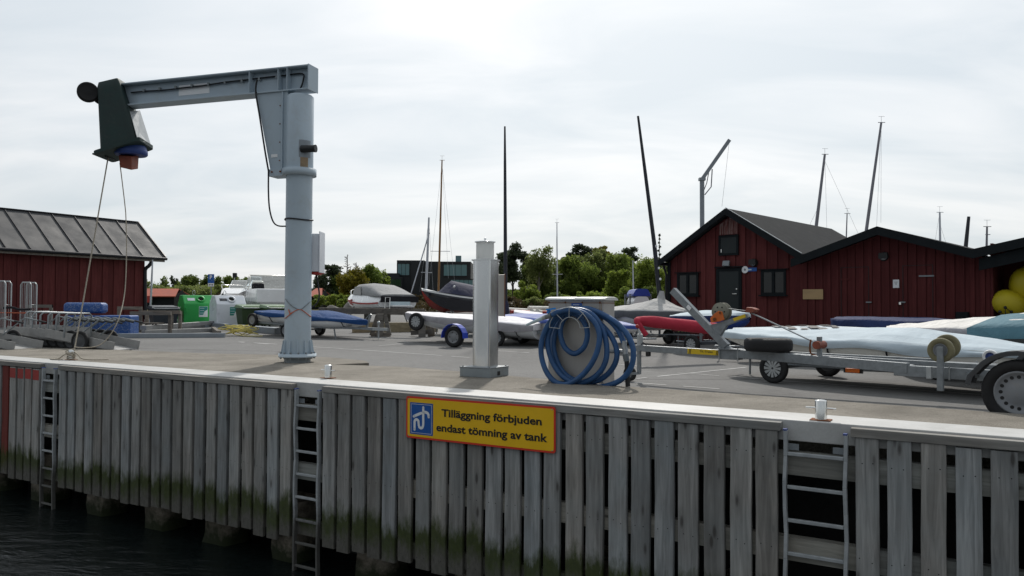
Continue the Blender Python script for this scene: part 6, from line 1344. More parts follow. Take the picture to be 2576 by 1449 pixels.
# ------------------------------------------------------------------ motor boats and yacht on stands behind
def boat(name, label, S, B, zs, zb, zk, beam, hull='gel_white', deck='gel_white', bottom=None, stripe=None, transom=.86, n=18, cat='boat', wl_=.42):
    S, B = Vector((S.x, S.y, 0)), Vector((B.x, B.y, 0)); d = B - S; L = d.length; d.normalize(); sd = Vector((d.y, -d.x, 0)); mid = (S + B) / 2; g = gz(mid.y)
    t_ = thing(name, label, cat, Vector((mid.x, mid.y, g)), 0); fb = lambda t: beam / 2 * (transom + (1 - transom) * min(1, t / .4) if t < .5 else max(.03, 1 - ((t - .5) / .5) ** 2.4)); zg = lambda t: zs + (zb - zs) * t ** 1.7 - .10 * math.sin(math.pi * t)
    up, lo = [], []
    for k in range(n + 1):
        t = k / n; b = fb(t); z = zg(t); kz = zk + (z - .06 - zk) * max(0, (t - .6) / .4) ** 2.6; c = S + d * (L * t); dp = z - kz
        up.append([c + sd * (x * b) + Z_ * (kz + y * dp) for x, y in ((.93, 1.0), (1.0, .95), (.97, .7), (.88, wl_))] ); lo.append([c + sd * (x * b) + Z_ * (kz + y * dp) for x, y in ((.88, wl_), (.72, .22), (0, 0), (-.72, .22), (-.88, wl_))])
    mir = lambda rows: [[c - (p - c).project(sd) * 2 + (p - c) if False else p - sd * ((p - S).dot(sd) * 2) for p in r] for r in rows for c in [S]]
    m = MB().loft(up, False, False).loft(mir(up), False, False); m.add([up[0][i] for i in range(4)] + [mir(up)[0][i] for i in (3, 2, 1, 0)], [tuple(range(8))]); m.build('hull', hull, t_)
    MB().loft(lo, False, False).add(lo[0], [tuple(range(5))]).build('hull_bottom', bottom or hull, t_)
    dk = [[r[0], (r[0] + q[0]) / 2 + Z_ * .06, q[0]] for r, q in zip(up, mir(up))]; MB().loft(dk, False, False).build('deck', deck, t_)
    if stripe: MB().loft([[r[1] + (r[1] - S).project(sd) * .006 + Z_ * .01, r[1] + (r[1] - S).project(sd) * .008 - Z_ * .06] for r in up], False, False).loft([[r[1] + (r[1] - S).project(sd) * .006 + Z_ * .01, r[1] + (r[1] - S).project(sd) * .008 - Z_ * .06] for r in mir(up)], False, False).build('rubbing_strake', stripe, t_)
    st = thing('boat_stand', 'steel boat stand under the ' + cat + {'gel_navy': ' with navy hull'}.get(hull, ' at ' + ('the barrier' if B.x > -8.5 else 'the recycling bins')), 'boat stand', Vector((mid.x, mid.y, g)), 0, 'steel boat stands')
    for t in (.2, .7):
        c = S + d * L * t; b = fb(t); kz = zk + (zg(t) - .06 - zk) * max(0, (t - .6) / .4) ** 2.6
        MB().beam(c + Z_ * (g + .06), c + Z_ * (kz - .005), .2, .2).build('keel_block', 'grey_timber', st)
        for s in (-1, 1):
            for e in (-.28, .28): MB().cyl(c + sd * s * b * .7 + Z_ * (kz + (zg(t) - kz) * .2), c + sd * s * (b * .9 + .2) + d * e + Z_ * g, .03, n=6).build('leg', 'galvanised', st)
    return dict(t=t_, S=S, d=d, sd=sd, L=L, fb=fb, zg=zg)
M1 = boat('motor_boat', 'white motor boat under a grey canopy with red hull graphic', A(1000, 760, 33), A(893, 745, 37.2), 1.12, 1.50, .72, 2.05, bottom='gel_navy', stripe='gel_red', cat='motor boat')
def MP(M, t, w, z): return M['S'] + M['d'] * (M['L'] * t) + M['sd'] * w + Z_ * z
rows = []
for t, hw, zt_, zb_ in ((-.02, .80, 1.44, 1.34), (.06, .84, 1.52, 1.35), (.2, .84, 1.76, 1.36), (.34, .82, 1.90, 1.36), (.52, .80, 1.95, 1.37), (.62, .76, 1.93, 1.39), (.68, .70, 1.6, 1.40)):
    rows.append([MP(M1, t, x * hw, zb_ + (zt_ - zb_) * y + .02 * mnoise.noise((t * 6, x * 3, 1))) for x, y in ((1, 0), (1.0, .35), (.92, .75), (.70, .95), (0, 1.03), (-.70, .95), (-.92, .75), (-1.0, .35), (-1, 0))])
MB().loft(rows, False, False).add(rows[0], [tuple(range(9))]).add(rows[-1], [tuple(range(9))]).build('canopy', 'canopy_grey', M1['t'])
for s in (-1, 1): MB().loft([[MP(M1, t, s * (M1['fb'](max(0, t)) - .02), M1['zg'](max(0, t)) - .02), MP(M1, t, s * (M1['fb'](max(0, t)) - .14), z_), MP(M1, t, s * (M1['fb'](max(0, t)) - .30), z_)] for t, z_ in ((0, 1.24), (.03, 1.36), (.3, 1.38), (.6, 1.42), (.78, 1.46), (.86, 1.44))], False, False).build('coaming', 'gel_white', M1['t'])
rows = [[MP(M1, -.045, x * .88, 1.10), MP(M1, -.055, x * .86, 1.36)] for x in (-1, -.5, 0, .5, 1)]; MB().loft(rows, False, False).build('canopy_apron', 'canopy_dark', M1['t'])
for s in (-1, 1): MB().prism([MP(M1, .40, s * .85, 1.42), MP(M1, .64, s * .80, 1.45), MP(M1, .60, s * .76, 1.80), MP(M1, .44, s * .80, 1.80)], M1['sd'] * s * .01).build('canopy_window', 'dark_glass', M1['t']); MB().prism([MP(M1, .52, s * .985, .98), MP(M1, .60, s * .955, 1.02), MP(M1, .66, s * .93, 1.22), MP(M1, .60, s * .955, 1.20), MP(M1, .55, s * .975, 1.24), MP(M1, .56, s * .97, 1.08)], M1['sd'] * s * .05).build('hull_graphic', 'gel_red', M1['t'])
MB().box(MP(M1, -.06, 0, .95), (.9, .5, .06), (M1['sd'], M1['d'], Z_)).build('bathing_platform', 'gel_white', M1['t'], .02); MB().tube([MP(M1, -.06, -.7, .72), MP(M1, -.07, -.7, 1.3), MP(M1, -.07, -.5, 1.3), MP(M1, -.06, -.5, .72)], .018, 6).build('boarding_ladder', 'chrome', M1['t']); MB().tube(spline([MP(M1, .80, -.55, 1.38), MP(M1, .86, -.45, 1.64), MP(M1, .97, 0, 1.72), MP(M1, .86, .45, 1.64), MP(M1, .80, .55, 1.38)], 6), .018, 6).build('bow_rail', 'chrome', M1['t']); MB().box(MP(M1, -.05, 0, 1.05), (.95, .03, .16), (M1['sd'], M1['d'], Z_)).build('transom_panel', 'pale_plastic', M1['t'])

M2 = boat('sailing_yacht', 'navy hulled sailing boat under a dark blue boom tent, red underwater', A(1250, 755, 38.0), A(1060, 738, 35.5), 1.40, 1.72, .62, 1.75, 'gel_navy', 'gel_white', 'gel_red', 'gel_white', .7, cat='sailing boat', wl_=.13)
rows = []
for t, hw, zr in ((.0, .5, 1.42), (.12, .62, 1.62), (.30, .78, 1.92), (.5, .82, 2.06), (.62, .8, 2.12), (.66, .76, 2.02), (.78, .5, 1.52)):
    rows.append([MP(M2, t, x * hw, M2['zg'](t) + .02 + (zr - M2['zg'](t)) * y + .025 * mnoise.noise((t * 9, x * 4, 3))) for x, y in ((1, 0), (.72, .45), (.35, .82), (0, 1), (-.35, .82), (-.72, .45), (-1, 0))])
MB().loft(rows, False, False).add(rows[0], [tuple(range(7))]).add(rows[-1], [tuple(range(7))]).build('boom_tent', 'slate_cover', M2['t']); MB().sph(MP(M2, .66, M2['fb'](.6) * .62 * (1 if M2['sd'].y < 0 else -1), 1.86), (.05, .05, .06)).build('tent_patch', 'sign_white', M2['t'])
def mast(par, u0, v0, u1, v1, D, r, m, spread=None, nm='mast'):
    a, b = A(u0, v0, D), A(u1, v1, D); o = MB().tube([a, a.lerp(b, .5), b], r, 8, radii=[r, r * .95, r * .7]).build(nm, m, par)
    if spread: c = A(spread[0], spread[1], D); MB().cyl(c - X_ * spread[2] + Z_ * .02, c + X_ * spread[2], .014, n=6).build('spreader', 'mast_alu', o)
    return a, b
def stay(par, a, b, r=.0045, m='wire'): MB().tube([a, b], r, 4).build('stay', m, par)
a, b = mast(M2['t'], 1072, 730, 1079, 547, 36, .06, 'mast_alu', (1073, 686, .26)); stay(M2['t'], A(1080, 585, 36), A(1033, 742, 35.9), .028, 'mast_alu'); stay(M2['t'], A(1079, 550, 36), A(1090, 740, 36)); stay(M2['t'], b, A(1056, 735, 36))
def free_mast(u0, v0, u1, v1, D, r, m, label, spread=None, stays=(), head=True):
    a = A(u0, v0, D); g = terrain(a.x, D) if D > 60 else gz(D); foot = A(u0 + (u0 - u1) * (v0 < 1000) * .02, v0, D); t = thing('boat_mast', label, 'mast', Vector((foot.x, D, g)), 0, 'masts standing behind')
    top = A(u1, v1, D); dirv = (a - top); base = top + dirv * ((top.z - g) / (top.z - a.z)); MB().tube([base, base.lerp(top, .6), top], r, 8, radii=[r, r * .92, r * .6]).build('spar', m, t)
    if head: MB().beam(top - X_ * .12, top + X_ * .14, .02, .02).tube([top, top + Z_ * .22], .006, 4).beam(top + Z_ * .22 - X_ * .10, top + Z_ * .22 + X_ * .12, .008, .008).build('masthead', m, t)
    if spread: c = A(spread[0], spread[1], D); MB().cyl(c - X_ * spread[2], c + X_ * spread[2], .016, n=6).build('spreader', 'mast_alu', t)
    for (uu, vv, f) in stays: MB().tube([top.lerp(base, f), A(uu, vv, D)], .0045, 4).build('stay', 'wire', t)
free_mast(1104, 700, 1112, 403, 39, .055, 'mast_wood', 'varnished wooden mast above the navy sailing boat', (1107.5, 632, .50), ((1078, 720, .02), (1145, 720, .02), (1128, 700, 0)))
free_mast(1402, 738, 1401, 560, 48, .045, 'mast_alu', 'thin white mast above the pump station', (1402, 690, .32), ((1396, 720, 0),))
free_mast(1593, 720, 1592, 655, 40, .04, 'mast_alu', 'short white pole beside the stacked small boats', head=False)
free_mast(2053, 572, 2075, 388, 30, .075, 'mast_grey', 'grey mast behind the ridge of the red boathouse', None, ((2080, 575, 0), (2160, 590, .03), (2035, 570, .3))); free_mast(2180, 575, 2217, 308, 28, .065, 'mast_grey', 'tallest leaning dark mast behind the middle boathouse', None, ((2205, 575, 0), (2216, 560, 0))); free_mast(2129, 597, 2131, 537, 34, .04, 'mast_grey', 'short thin mast between the two tall leaning ones'); free_mast(2365, 608, 2364, 534, 30, .055, 'mast_alu', 'pale mast with stay behind the right boathouse slope', None, ((2380, 612, .1), (2352, 610, 0))); free_mast(2429, 625, 2437, 545, 26, .085, 'mast_carbon', 'thick dark leaning mast near the roof valley', head=False); free_mast(2482, 617, 2483, 570, 26, .05, 'mast_grey', 'short dark mast with spreader at the right end', (2485, 590, .08))
free_mast(*z10(265, 850), *z10(300, 100), 30, .045, 'mast_alu', 'thin white pole beside the left boathouse downpipe', head=False); free_mast(*zm(625, 420), *zm(648, 90), 50, .04, 'mast_alu', 'thin pole with black lamp behind the small motor boat', head=False)
a = A(*zm(650, 98), 50); tag(MB().box(a, (.25, .2, .3)).build('pole_lamp', 'black_plastic', origin=a, bev=.03), 'black lamp box on top of the thin pole', 'lamp')
# mast crane behind the boathouse
mc_ = thing('mast_crane', 'grey mast crane with slanting jib behind the red boathouse', 'crane', Vector((A(1767, 560, 33).x, 33, gz(33))), 0)
p0, p1, p2 = A(1767, 560, 33), A(1766, 451, 33), A(1835, 352, 33); p0.z = gz(33)
MB().cyl(p0, p1, .10, n=12).build('post', 'steel_beam', mc_); MB().beam(p1 - (p2 - p1).normalized() * .1, p2, .12, .15).build('jib', 'steel_beam', mc_); q = p1.lerp(p2, .27)
MB().tube([q + Vector((.12, 0, -.02)), A(1789, 470, 33), A(1773, 490, 33)], .025, 6).build('brace', 'mast_grey', mc_); MB().tube([q, A(1778, 460, 33), A(1771, 478, 33)], .02, 6).build('brace', 'mast_grey', mc_); MB().tube([p2, A(1816, 520, 33)], .006, 4).build('hoist_line', 'wire', mc_); MB().box(p1, (.26, .26, .12)).build('head_plate', 'steel_beam', mc_)

# two white motor boats behind the bins
N1 = boat('motor_boat', 'small white motor boat with chrome bow rail behind the recycling containers', A(640, 760, 37.0), A(560, 742, 32.5), 1.25, 1.42, .62, 1.7, cat='open boat')
def rowsof(M, rows, nm, m): MB().loft([[MP(M, t, w, z) for t, w, z in r] for r in rows], False, False).build(nm, m, M['t'])
rowsof(N1, [[(.35, w, 1.35), (.45, w * .95, 1.72), (.62, w * .8, 1.66), (.80, w * .5, 1.45)] for w in (-.75, -.5, 0, .5, .75)], 'foredeck', 'gel_white'); ws = [[(.34, w, 1.72), (.26, w * .92, 2.08)] for w in (-.72, -.45, 0, .45, .72)]; rowsof(N1, ws, 'windscreen', 'clear_glass')
MB().tube([MP(N1, .26, -.66, 2.08), MP(N1, .26, .66, 2.08)], .022, 6).tube([MP(N1, .34, -.72, 1.7), MP(N1, .26, -.66, 2.08)], .022, 6).tube([MP(N1, .34, .72, 1.7), MP(N1, .26, .66, 2.08)], .022, 6).tube([MP(N1, .34, 0, 1.72), MP(N1, .26, 0, 2.08)], .018, 6).build('screen_frame', 'chrome', N1['t']); MB().tube(spline([MP(N1, .62, -.55, 1.5), MP(N1, .70, -.5, 1.78), MP(N1, .95, -.1, 1.80), MP(N1, .95, .1, 1.80), MP(N1, .70, .5, 1.78), MP(N1, .62, .55, 1.5)], 6), .018, 6).build('bow_rail', 'chrome', N1['t'])
N2 = boat('motor_boat', 'large white motor boat with tall windscreen left of the crane pillar', A(706, 765, 31.5), A(640, 745, 38.0), 1.30, 1.52, .60, 2.0, cat='day cruiser')
MB().hexa([MP(N2, -.02, -.98, 1.05), MP(N2, -.02, .98, 1.05), MP(N2, .5, .98, 1.1), MP(N2, .5, -.98, 1.1), MP(N2, -.02, -.96, 1.62), MP(N2, -.02, .96, 1.62), MP(N2, .5, .94, 1.66), MP(N2, .5, -.94, 1.66)]).build('cockpit_side', 'gel_white', N2['t'], .05); rowsof(N2, [[(.56, w, 1.60), (.46, w * .85, 2.26)] for w in (-.9, -.6, 0, .6, .9)], 'windscreen', 'clear_glass')
MB().tube([MP(N2, .56, -.9, 1.6), MP(N2, .46, -.77, 2.27), MP(N2, .46, .77, 2.27), MP(N2, .56, .9, 1.6)], .03, 6).tube([MP(N2, .46, -.77, 2.27), MP(N2, .34, -.85, 1.95), MP(N2, .36, -.92, 1.65)], .022, 6).tube([MP(N2, .46, .77, 2.27), MP(N2, .34, .85, 1.95), MP(N2, .36, .92, 1.65)], .022, 6).build('screen_frame', 'gel_cream', N2['t']); MB().box(MP(N2, .52, -.35, 1.72), (.5, .5, .42), (N2['sd'], N2['d'], Z_)).build('seat', 'canopy_dark', N2['t'], .08); MB().box(MP(N2, .52, -.35, 1.95), (.46, .3, .14), (N2['sd'], N2['d'], Z_)).build('seat_cushion', 'gel_cream', N2['t'], .05)
# parking sign
pk = A(531, 700, 58); g = gz(58); ps_ = thing('parking_sign', 'blue parking sign with white P on a grey post', 'sign', Vector((pk.x, 58, g)), 0); zp = A(531, 690, 58).z
MB().cyl((pk.x, 58.06, g), (pk.x, 58.06, zp), .045, n=8).build('post', 'galvanised', ps_); MB().box((pk.x, 58, zp - .22), (.46, .03, .46)).build('sign_panel', 'sign_blue', ps_); text('P', .18, .30, Vector((pk.x - .09, 57.98, zp - .37)), X_, Z_, 'sign_white', ps_, 'sign_letter', .03); MB().box((pk.x, 58, zp - .56), (.46, .03, .20)).build('lower_panel', 'sign_blue', ps_); MB().box((pk.x, 58, zp - .79), (.44, .03, .24)).build('arrow_panel', 'sign_white', ps_)
MB().box((pk.x, 57.98, zp - .79), (.26, .005, .035)).box((pk.x - .12, 57.978, zp - .79), (.05, .005, .10)).box((pk.x + .12, 57.978, zp - .79), (.05, .005, .10)).build('arrow', 'ink', ps_)
# small boats on a rack, spar pile
rk = GS(1611, 800); rD = 27.0; x0, x1 = A(1585, 760, rD).x, A(1637, 760, rD).x; g = gz(rD); rt = thing('boat_rack', 'grey steel rack for small boats left of the red boathouse', 'rack', Vector(((x0 + x1) / 2, rD, g)), 0); zs1, zs2 = A(1611, 764, rD).z, A(1611, 745, rD).z
for x in (x0, x1):
    for y in (rD, rD + 1.2): MB().box((x, y, (g + zs2) / 2 + .03), (.05, .05, zs2 - g + .1)).build('upright', 'galvanised', rt)
for z in (zs1 - .05, zs2 - .03): MB().box(((x0 + x1) / 2, rD, z), (x1 - x0, .05, .05)).box(((x0 + x1) / 2, rD + 1.2, z), (x1 - x0, .05, .05)).build('shelf_beam', 'galvanised', rt)
def pram(z, h, m, lab):
    xm = (x0 + x1) / 2; rings = [[Vector((xm + s * w * f, y, z + zz)) for s, w, zz in ((-1, .31, 0), (-1, .30, h * .35), (-1, .22, h * .9), (-1, .15, h), (1, .15, h), (1, .22, h * .9), (1, .30, h * .35), (1, .31, 0))] for y, f in ((rD - .3, .95), (rD + .6, 1.05), (rD + 1.6, .8), (rD + 1.9, .4))]
    tag(MB().loft(rings, True, True, False).build('pram_dinghy', m, bev=.02, origin=(xm, rD, z)), lab, 'dinghy')
pram(zs1 - .022, .27, 'gel_white', 'upturned white pram dinghy on the lower rack shelf'); pram(zs2 - .002, .25, 'boat_rack_blue', 'upturned blue pram dinghy on top of the rack')
rk2 = thing('spar_trestle', 'low trestle carrying pale pipes left of the pump station', 'trestle', Vector((A(1330, 790, 27).x, 27, gz(27))), 0)
for u in (1285, 1345, 1392): a = A(u, 788, 27.1); MB().box((a.x, 27.1, (a.z + gz(27)) / 2), (.12, .9, a.z - gz(27))).build('leg', 'grey_timber', rk2)
for k, (ua, va, ub, vb, D, m) in enumerate(((1278, 779, 1330, 782, 26.8, 'gel_cream'), (1330, 775, 1385, 776, 27.3, 'red_fabric'), (1338, 782, 1352, 785, 26.9, 'gel_cream'), (1352, 783, 1364, 786, 26.8, 'gel_cream'), (1285, 785, 1375, 787, 26.7, 'gel_red'))):
    a, b = A(ua, va, D), A(ub, vb, D + .6); tag(MB().tube([a, b], .075, 12).build('pipe', 'gel_cream' if k != 4 else m, origin=a), ['pale pipe at the left end of the trestle', 'pale pipe lying highest on the trestle', 'short pale pipe in the middle of the trestle', 'short pale pipe at the right of the trestle', 'dull red pipe lowest on the trestle'][k], 'pipe')
# ------------------------------------------------------------------ trees, shrubs, rocks beyond the yard
def leaf_mesh(name, pos, size, mat, parent, up=.35, asp=1.6):
    n = len(pos); d1 = rng.normal(size=(n, 3)); d1 /= np.linalg.norm(d1, axis=1)[:, None]
    d2 = rng.normal(size=(n, 3)); d2 -= (d2 * d1).sum(1)[:, None] * d1; d2 /= np.linalg.norm(d2, axis=1)[:, None]
    s = size * rng.uniform(.6, 1.35, (n, 1)); a = d1 * s * asp / 2; b = d2 * s / 2
    root = parent
    while root.parent: root = root.parent
    p = pos - np.array(root.location); v = np.empty((n, 4, 3)); v[:, 0] = p - a; v[:, 1] = p - b * .9; v[:, 2] = p + a; v[:, 3] = p + b * .9
    me = bpy.data.meshes.new(name); me.vertices.add(n * 4); me.vertices.foreach_set('co', v.ravel()); me.loops.add(n * 4); me.loops.foreach_set('vertex_index', np.arange(n * 4, dtype=np.int32))
    me.polygons.add(n); me.polygons.foreach_set('loop_start', np.arange(0, n * 4, 4, dtype=np.int32)); me.update(); me.validate()
    me.materials.append(MAT(mat)); o = bpy.data.objects.new(name, me); COL.objects.link(o); o.parent = parent; return o
def shell(c, r, n, lo=.55):
    d = rng.normal(size=(n, 3)); d /= np.linalg.norm(d, axis=1)[:, None]; rad = rng.uniform(lo ** 2, 1.06, n) ** .5
    w = 1 + .25 * np.sin(d[:, 0] * 7 + c[0]) * np.cos(d[:, 2] * 6 + c[2])
    return np.array(c) + d * (rad * w)[:, None] * np.array(r)
def tree(label, u, vt, vb, w, D, kind='broad', mat='leaf_green', name='broadleaf_tree', group='trees beyond the yard', dens=1.0, cat='tree', foot=None):
    if kind == 'broad': vt -= 5; w *= 1.1
    top, bot = A(u, vt, D), A(u, vb, D); hw = w / 2 * D / F * 1.12; g = terrain(top.x, D) - .15
    t = thing(name, label, cat, Vector((top.x, D, g)), 0, group); H_ = top.z - bot.z; cz = (top.z + bot.z) / 2; lobes = []; px = D / 774.0; ls = max(.10, px * 1.25)
    base = Vector((top.x + random.uniform(-.2, .2) * hw, D, g))
    if kind in ('broad', 'sparse', 'bush'):
        k = 20 if kind != 'bush' else 13
        for i in range(k):
            a = random.uniform(0, 2 * math.pi); rr = random.uniform(.25, .8); zz = random.uniform(-.75, .78); e = math.sqrt(max(.1, 1 - zz * zz * .8)); f = random.uniform(.22, .38) * (.8 if zz > .4 else 1)
            lobes.append((Vector((top.x + math.cos(a) * rr * e * hw, D + math.sin(a) * rr * e * hw * .9, cz + zz * H_ / 2 * .92)), (hw * f * 1.1, hw * f * 1.1, max(H_ * .5 * f, hw * f * .7))))
        if kind == 'broad': lobes.append((Vector((top.x, D, cz)), (hw * .6, hw * .6, H_ * .36)))
    elif kind == 'pine':
        for i in range(16):
            a = random.uniform(0, 2 * math.pi); rr = random.uniform(.1, .9); zz = random.uniform(-.95, .9)
            lobes.append((Vector((top.x + math.cos(a) * rr * hw * math.sqrt(1.05 - max(0, zz) ** 2), D + math.sin(a) * rr * hw, cz + zz * H_ / 2)), (hw * random.uniform(.26, .46), hw * .4, H_ * random.uniform(.10, .17))))
    elif kind == 'spruce':
        for i in range(12):
            f = i / 11; a = random.uniform(0, 6.28); r_ = hw * (1 - f) * random.uniform(.4, 1); lobes.append((Vector((top.x + math.cos(a) * r_ * .7, D + math.sin(a) * r_ * .7, bot.z + H_ * f * .97)), (max(.12, r_ * .5), max(.12, r_ * .5), H_ * .028)))
    tr = MB(); trunk_top = Vector((top.x, D, cz + H_ * (.12 if kind != 'spruce' else .5))); r0_ = max(.06, hw * .06)
    path = [base, base.lerp(trunk_top, .5) + Vector((random.uniform(-.1, .1) * hw, 0, 0)), trunk_top]; tr.tube(path, r0_, 7, radii=[r0_ * 1.3, r0_, r0_ * .5])
    for c, r in lobes:
        if kind in ('pine', 'sparse', 'broad') and random.random() < .8:
            f = random.uniform(.35, .95); s0 = path[1].lerp(path[2], f) if f > .5 else base.lerp(path[1], .6 + f * .8); tr.tube([s0, s0.lerp(c, .5) + Vector((0, 0, -.04 * H_)), c], r0_ * .3, 5, radii=[r0_ * .42, r0_ * .3, r0_ * .12])
    if kind == 'dead':
        for s in range(2):
            bx = base + Vector(((s - .5) * hw * 1.0, 0, 0)); tp = Vector((bx.x + .1, D, top.z - s * H_ * .25)); tr.tube([bx, tp], .1, 6, radii=[.16, .03])
            for i in range(26):
                f = .35 + .63 * i / 26; q = bx.lerp(tp, f); a = random.uniform(0, 6.28); L = hw * 1.1 * (1.1 - f) * random.uniform(.5, 1.2) + .15; e = q + Vector((math.cos(a) * L, math.sin(a) * L, L * random.uniform(-.05, .5))); tr.tube([q, e], .03, 4, radii=[.05, .022])
                for _ in range(3): m_ = q.lerp(e, random.uniform(.4, .95)); tr.tube([m_, m_ + Vector((random.uniform(-.3, .3), random.uniform(-.3, .3), random.uniform(-.05, .35))) * max(.5, L)], .014, 3, radii=[.028, .015])
    tr.build('trunk' if kind != 'bush' else 'stem', {'sparse': 'bark_pale', 'dead': 'twig'}.get(kind, 'bark'), t)
    if lobes:
        pts = []
        vol = {'broad': 1.0, 'bush': 1.0, 'sparse': .42, 'pine': .85, 'spruce': .6}[kind]
        for c, r in lobes:
            area = 4 * math.pi * (r[0] * r[1] + r[0] * r[2] + r[1] * r[2]) / 3; n = int(min(2600, max(30, area / (ls * ls) * 1.9 * vol * dens))); pts.append(shell(c, r, n, .35 if kind != 'pine' else .2))
        P_ = np.concatenate(pts); P_ = P_[P_[:, 2] > g]
        if kind == 'sparse': P_[:, 2] -= rng.exponential(.05 * H_, len(P_))
        leaf_mesh('crown', P_, ls, mat, t)
    return t
TG = 'trees on the far left skyline'
tree('ragged dark tree beside the left boathouse downpipe', 403, 690, 768, 44, 120, 'sparse', 'leaf_dark', 'scots_pine', TG, 1.6)
tree('tiny dark pine on the far left skyline', 437, 695, 735, 18, 150, 'pine', 'leaf_pine', 'scots_pine', TG)
tree('round dark green tree behind the green recycling container', 483, 690, 765, 50, 130, 'broad', 'leaf_dark', 'broadleaf_tree', TG)
tree('darker broad tree behind the parking sign', 532, 695, 765, 52, 138, 'broad', 'leaf_dark', 'broadleaf_tree', TG)
tree('green tree right of the parking sign', 580, 692, 765, 52, 130, 'broad', 'leaf_green', 'broadleaf_tree', TG)
tree('green tree behind the large motor boat windscreen', 618, 698, 765, 46, 132, 'broad', 'leaf_dark', 'broadleaf_tree', TG)
tree('small dark pine left of the motor boat windscreen', 640, 696, 745, 20, 150, 'pine', 'leaf_pine', 'scots_pine', TG)
tree('low dark tree behind the windscreen glass', 672, 700, 765, 50, 145, 'broad', 'leaf_pine', 'broadleaf_tree', TG)
tree('dark tree just left of the crane pillar', 705, 697, 765, 44, 140, 'broad', 'leaf_dark', 'broadleaf_tree', TG)
tree('faint tree on the skyline between hut and boathouse', 460, 706, 760, 40, 170, 'broad', 'leaf_green', 'broadleaf_tree', TG)
SG = 'shrubs in front of the skyline trees'
for k, (u, vt, w, D, m, lab) in enumerate([(388, 705, 82, 100, 'leaf_willow', 'pale green shrub beside the tiled hut'), (430, 709, 82, 105, 'leaf_green', 'green shrub behind the tiled hut roof'), (468, 715, 82, 96, 'leaf_willow', 'willow shrub left of the green recycling container'), (505, 717, 88, 98, 'leaf_lime', 'bright shrub above the green recycling container'), (548, 715, 82, 97, 'leaf_willow', 'shrub left of the small motor boat'), (590, 721, 88, 95, 'leaf_brown', 'brownish shrub behind the small motor boat'), (640, 724, 88, 96, 'leaf_willow', 'shrub behind the motor boats'), (695, 719, 82, 98, 'leaf_green', 'shrub left of the crane pillar base'), (415, 724, 92, 88, 'leaf_green', 'low shrub in front of the tiled hut side')]):
    tree(lab, u, vt, 772, w, D, 'bush', m, 'shrub', SG, .9, 'shrub')
CG = 'trees and shrubs between crane and villa'
tree('umbrella crowned pine right of the crane pillar', 833, 664, 700, 54, 92, 'pine', 'leaf_pine', 'scots_pine', CG, 1.2); tree('dense dark thicket tree below the umbrella pine', 812, 690, 772, 66, 90, 'broad', 'leaf_pine', 'broadleaf_tree', CG, 1.0); tree('dark bushy tree beside the golden bush', 850, 692, 772, 50, 91, 'broad', 'leaf_dark', 'broadleaf_tree', CG)
tree('bare dead conifers behind the golden bush', 882, 640, 720, 40, 95, 'dead', 'twig', 'dead_conifer', CG); tree('rounded golden green tree left of the grey canopy boat', 890, 676, 768, 72, 84, 'broad', 'leaf_gold', 'broadleaf_tree', CG, 1.1); tree('fresh green tree between golden tree and villa', 935, 668, 760, 66, 98, 'broad', 'leaf_green', 'broadleaf_tree', CG); tree('green tree against the villa left wall', 962, 684, 765, 40, 100, 'broad', 'leaf_lime', 'broadleaf_tree', CG)
for (u, vt, w, D, m, lab) in [(815, 742, 60, 76, 'leaf_green', 'low green shrub above the blue dinghy cover'), (846, 733, 44, 74, 'leaf_lime', 'bright lime shrub between crane and motor boat'), (872, 738, 46, 73, 'leaf_green', 'green shrub left of the grey canopy boat'), (905, 738, 56, 78, 'leaf_brown', 'brownish shrub behind the grey canopy boat'), (1048, 740, 50, 70, 'leaf_brown', 'dry brown shrub between the two moored boats'), (1010, 742, 50, 82, 'leaf_dark', 'dark shrub at the foot of the villa'), (790, 735, 40, 80, 'leaf_dark', 'dark shrub beside the second tiled hut')]: tree(lab, u, vt, 775, w, D, 'bush', m, 'shrub', CG, .9, 'shrub')
def rock(u, v, w, h, D, lab):
    c = A(u, v, D); c.z = terrain(c.x, D); rw = w / 2 * D / F; rh = h * D / F; m = MB(); m.sph(c, (rw, rw * .8, rh), 16, 10); m.v = [p + Vector((mnoise.noise(p * 1.1), mnoise.noise(p * 1.3 + Vector((5, 5, 5))), mnoise.noise(p * 1.2 + Vector((9, 1, 4))))) * rw * .28 for p in m.v]
    tag(m.build('boulder', 'rock', origin=c), lab, 'rock', 'granite boulders behind the dinghies')
rock(838, 772, 44, 14, 66, 'grey boulder above the blue dinghy cover, left one'); rock(890, 770, 52, 30, 64, 'large grey boulder left of the grey canopy boat'); rock(1300, 768, 50, 10, 62, 'pale flat rock left of the pump station')
RG = 'trees behind the pump station and boathouse'
tree('large dark pine with bare limbs right of the light column', 1284, 616, 700, 78, 74, 'pine', 'leaf_pine', 'scots_pine', RG, 1.5); tree('second dark pine crown lower behind the light column', 1272, 640, 715, 60, 77, 'pine', 'leaf_pine', 'scots_pine', RG, 1.3)
tree('airy birch with sparse top left of the pump station', 1356, 610, 710, 84, 72, 'sparse', 'leaf_willow', 'birch_tree', RG, 1.3); tree('dark green tree below the airy birch', 1356, 662, 765, 70, 75, 'broad', 'leaf_dark', 'broadleaf_tree', RG); tree('lime green bush left of the pump station lid', 1320, 700, 770, 66, 66, 'bush', 'leaf_lime', 'shrub', RG, 1.0, 'shrub')
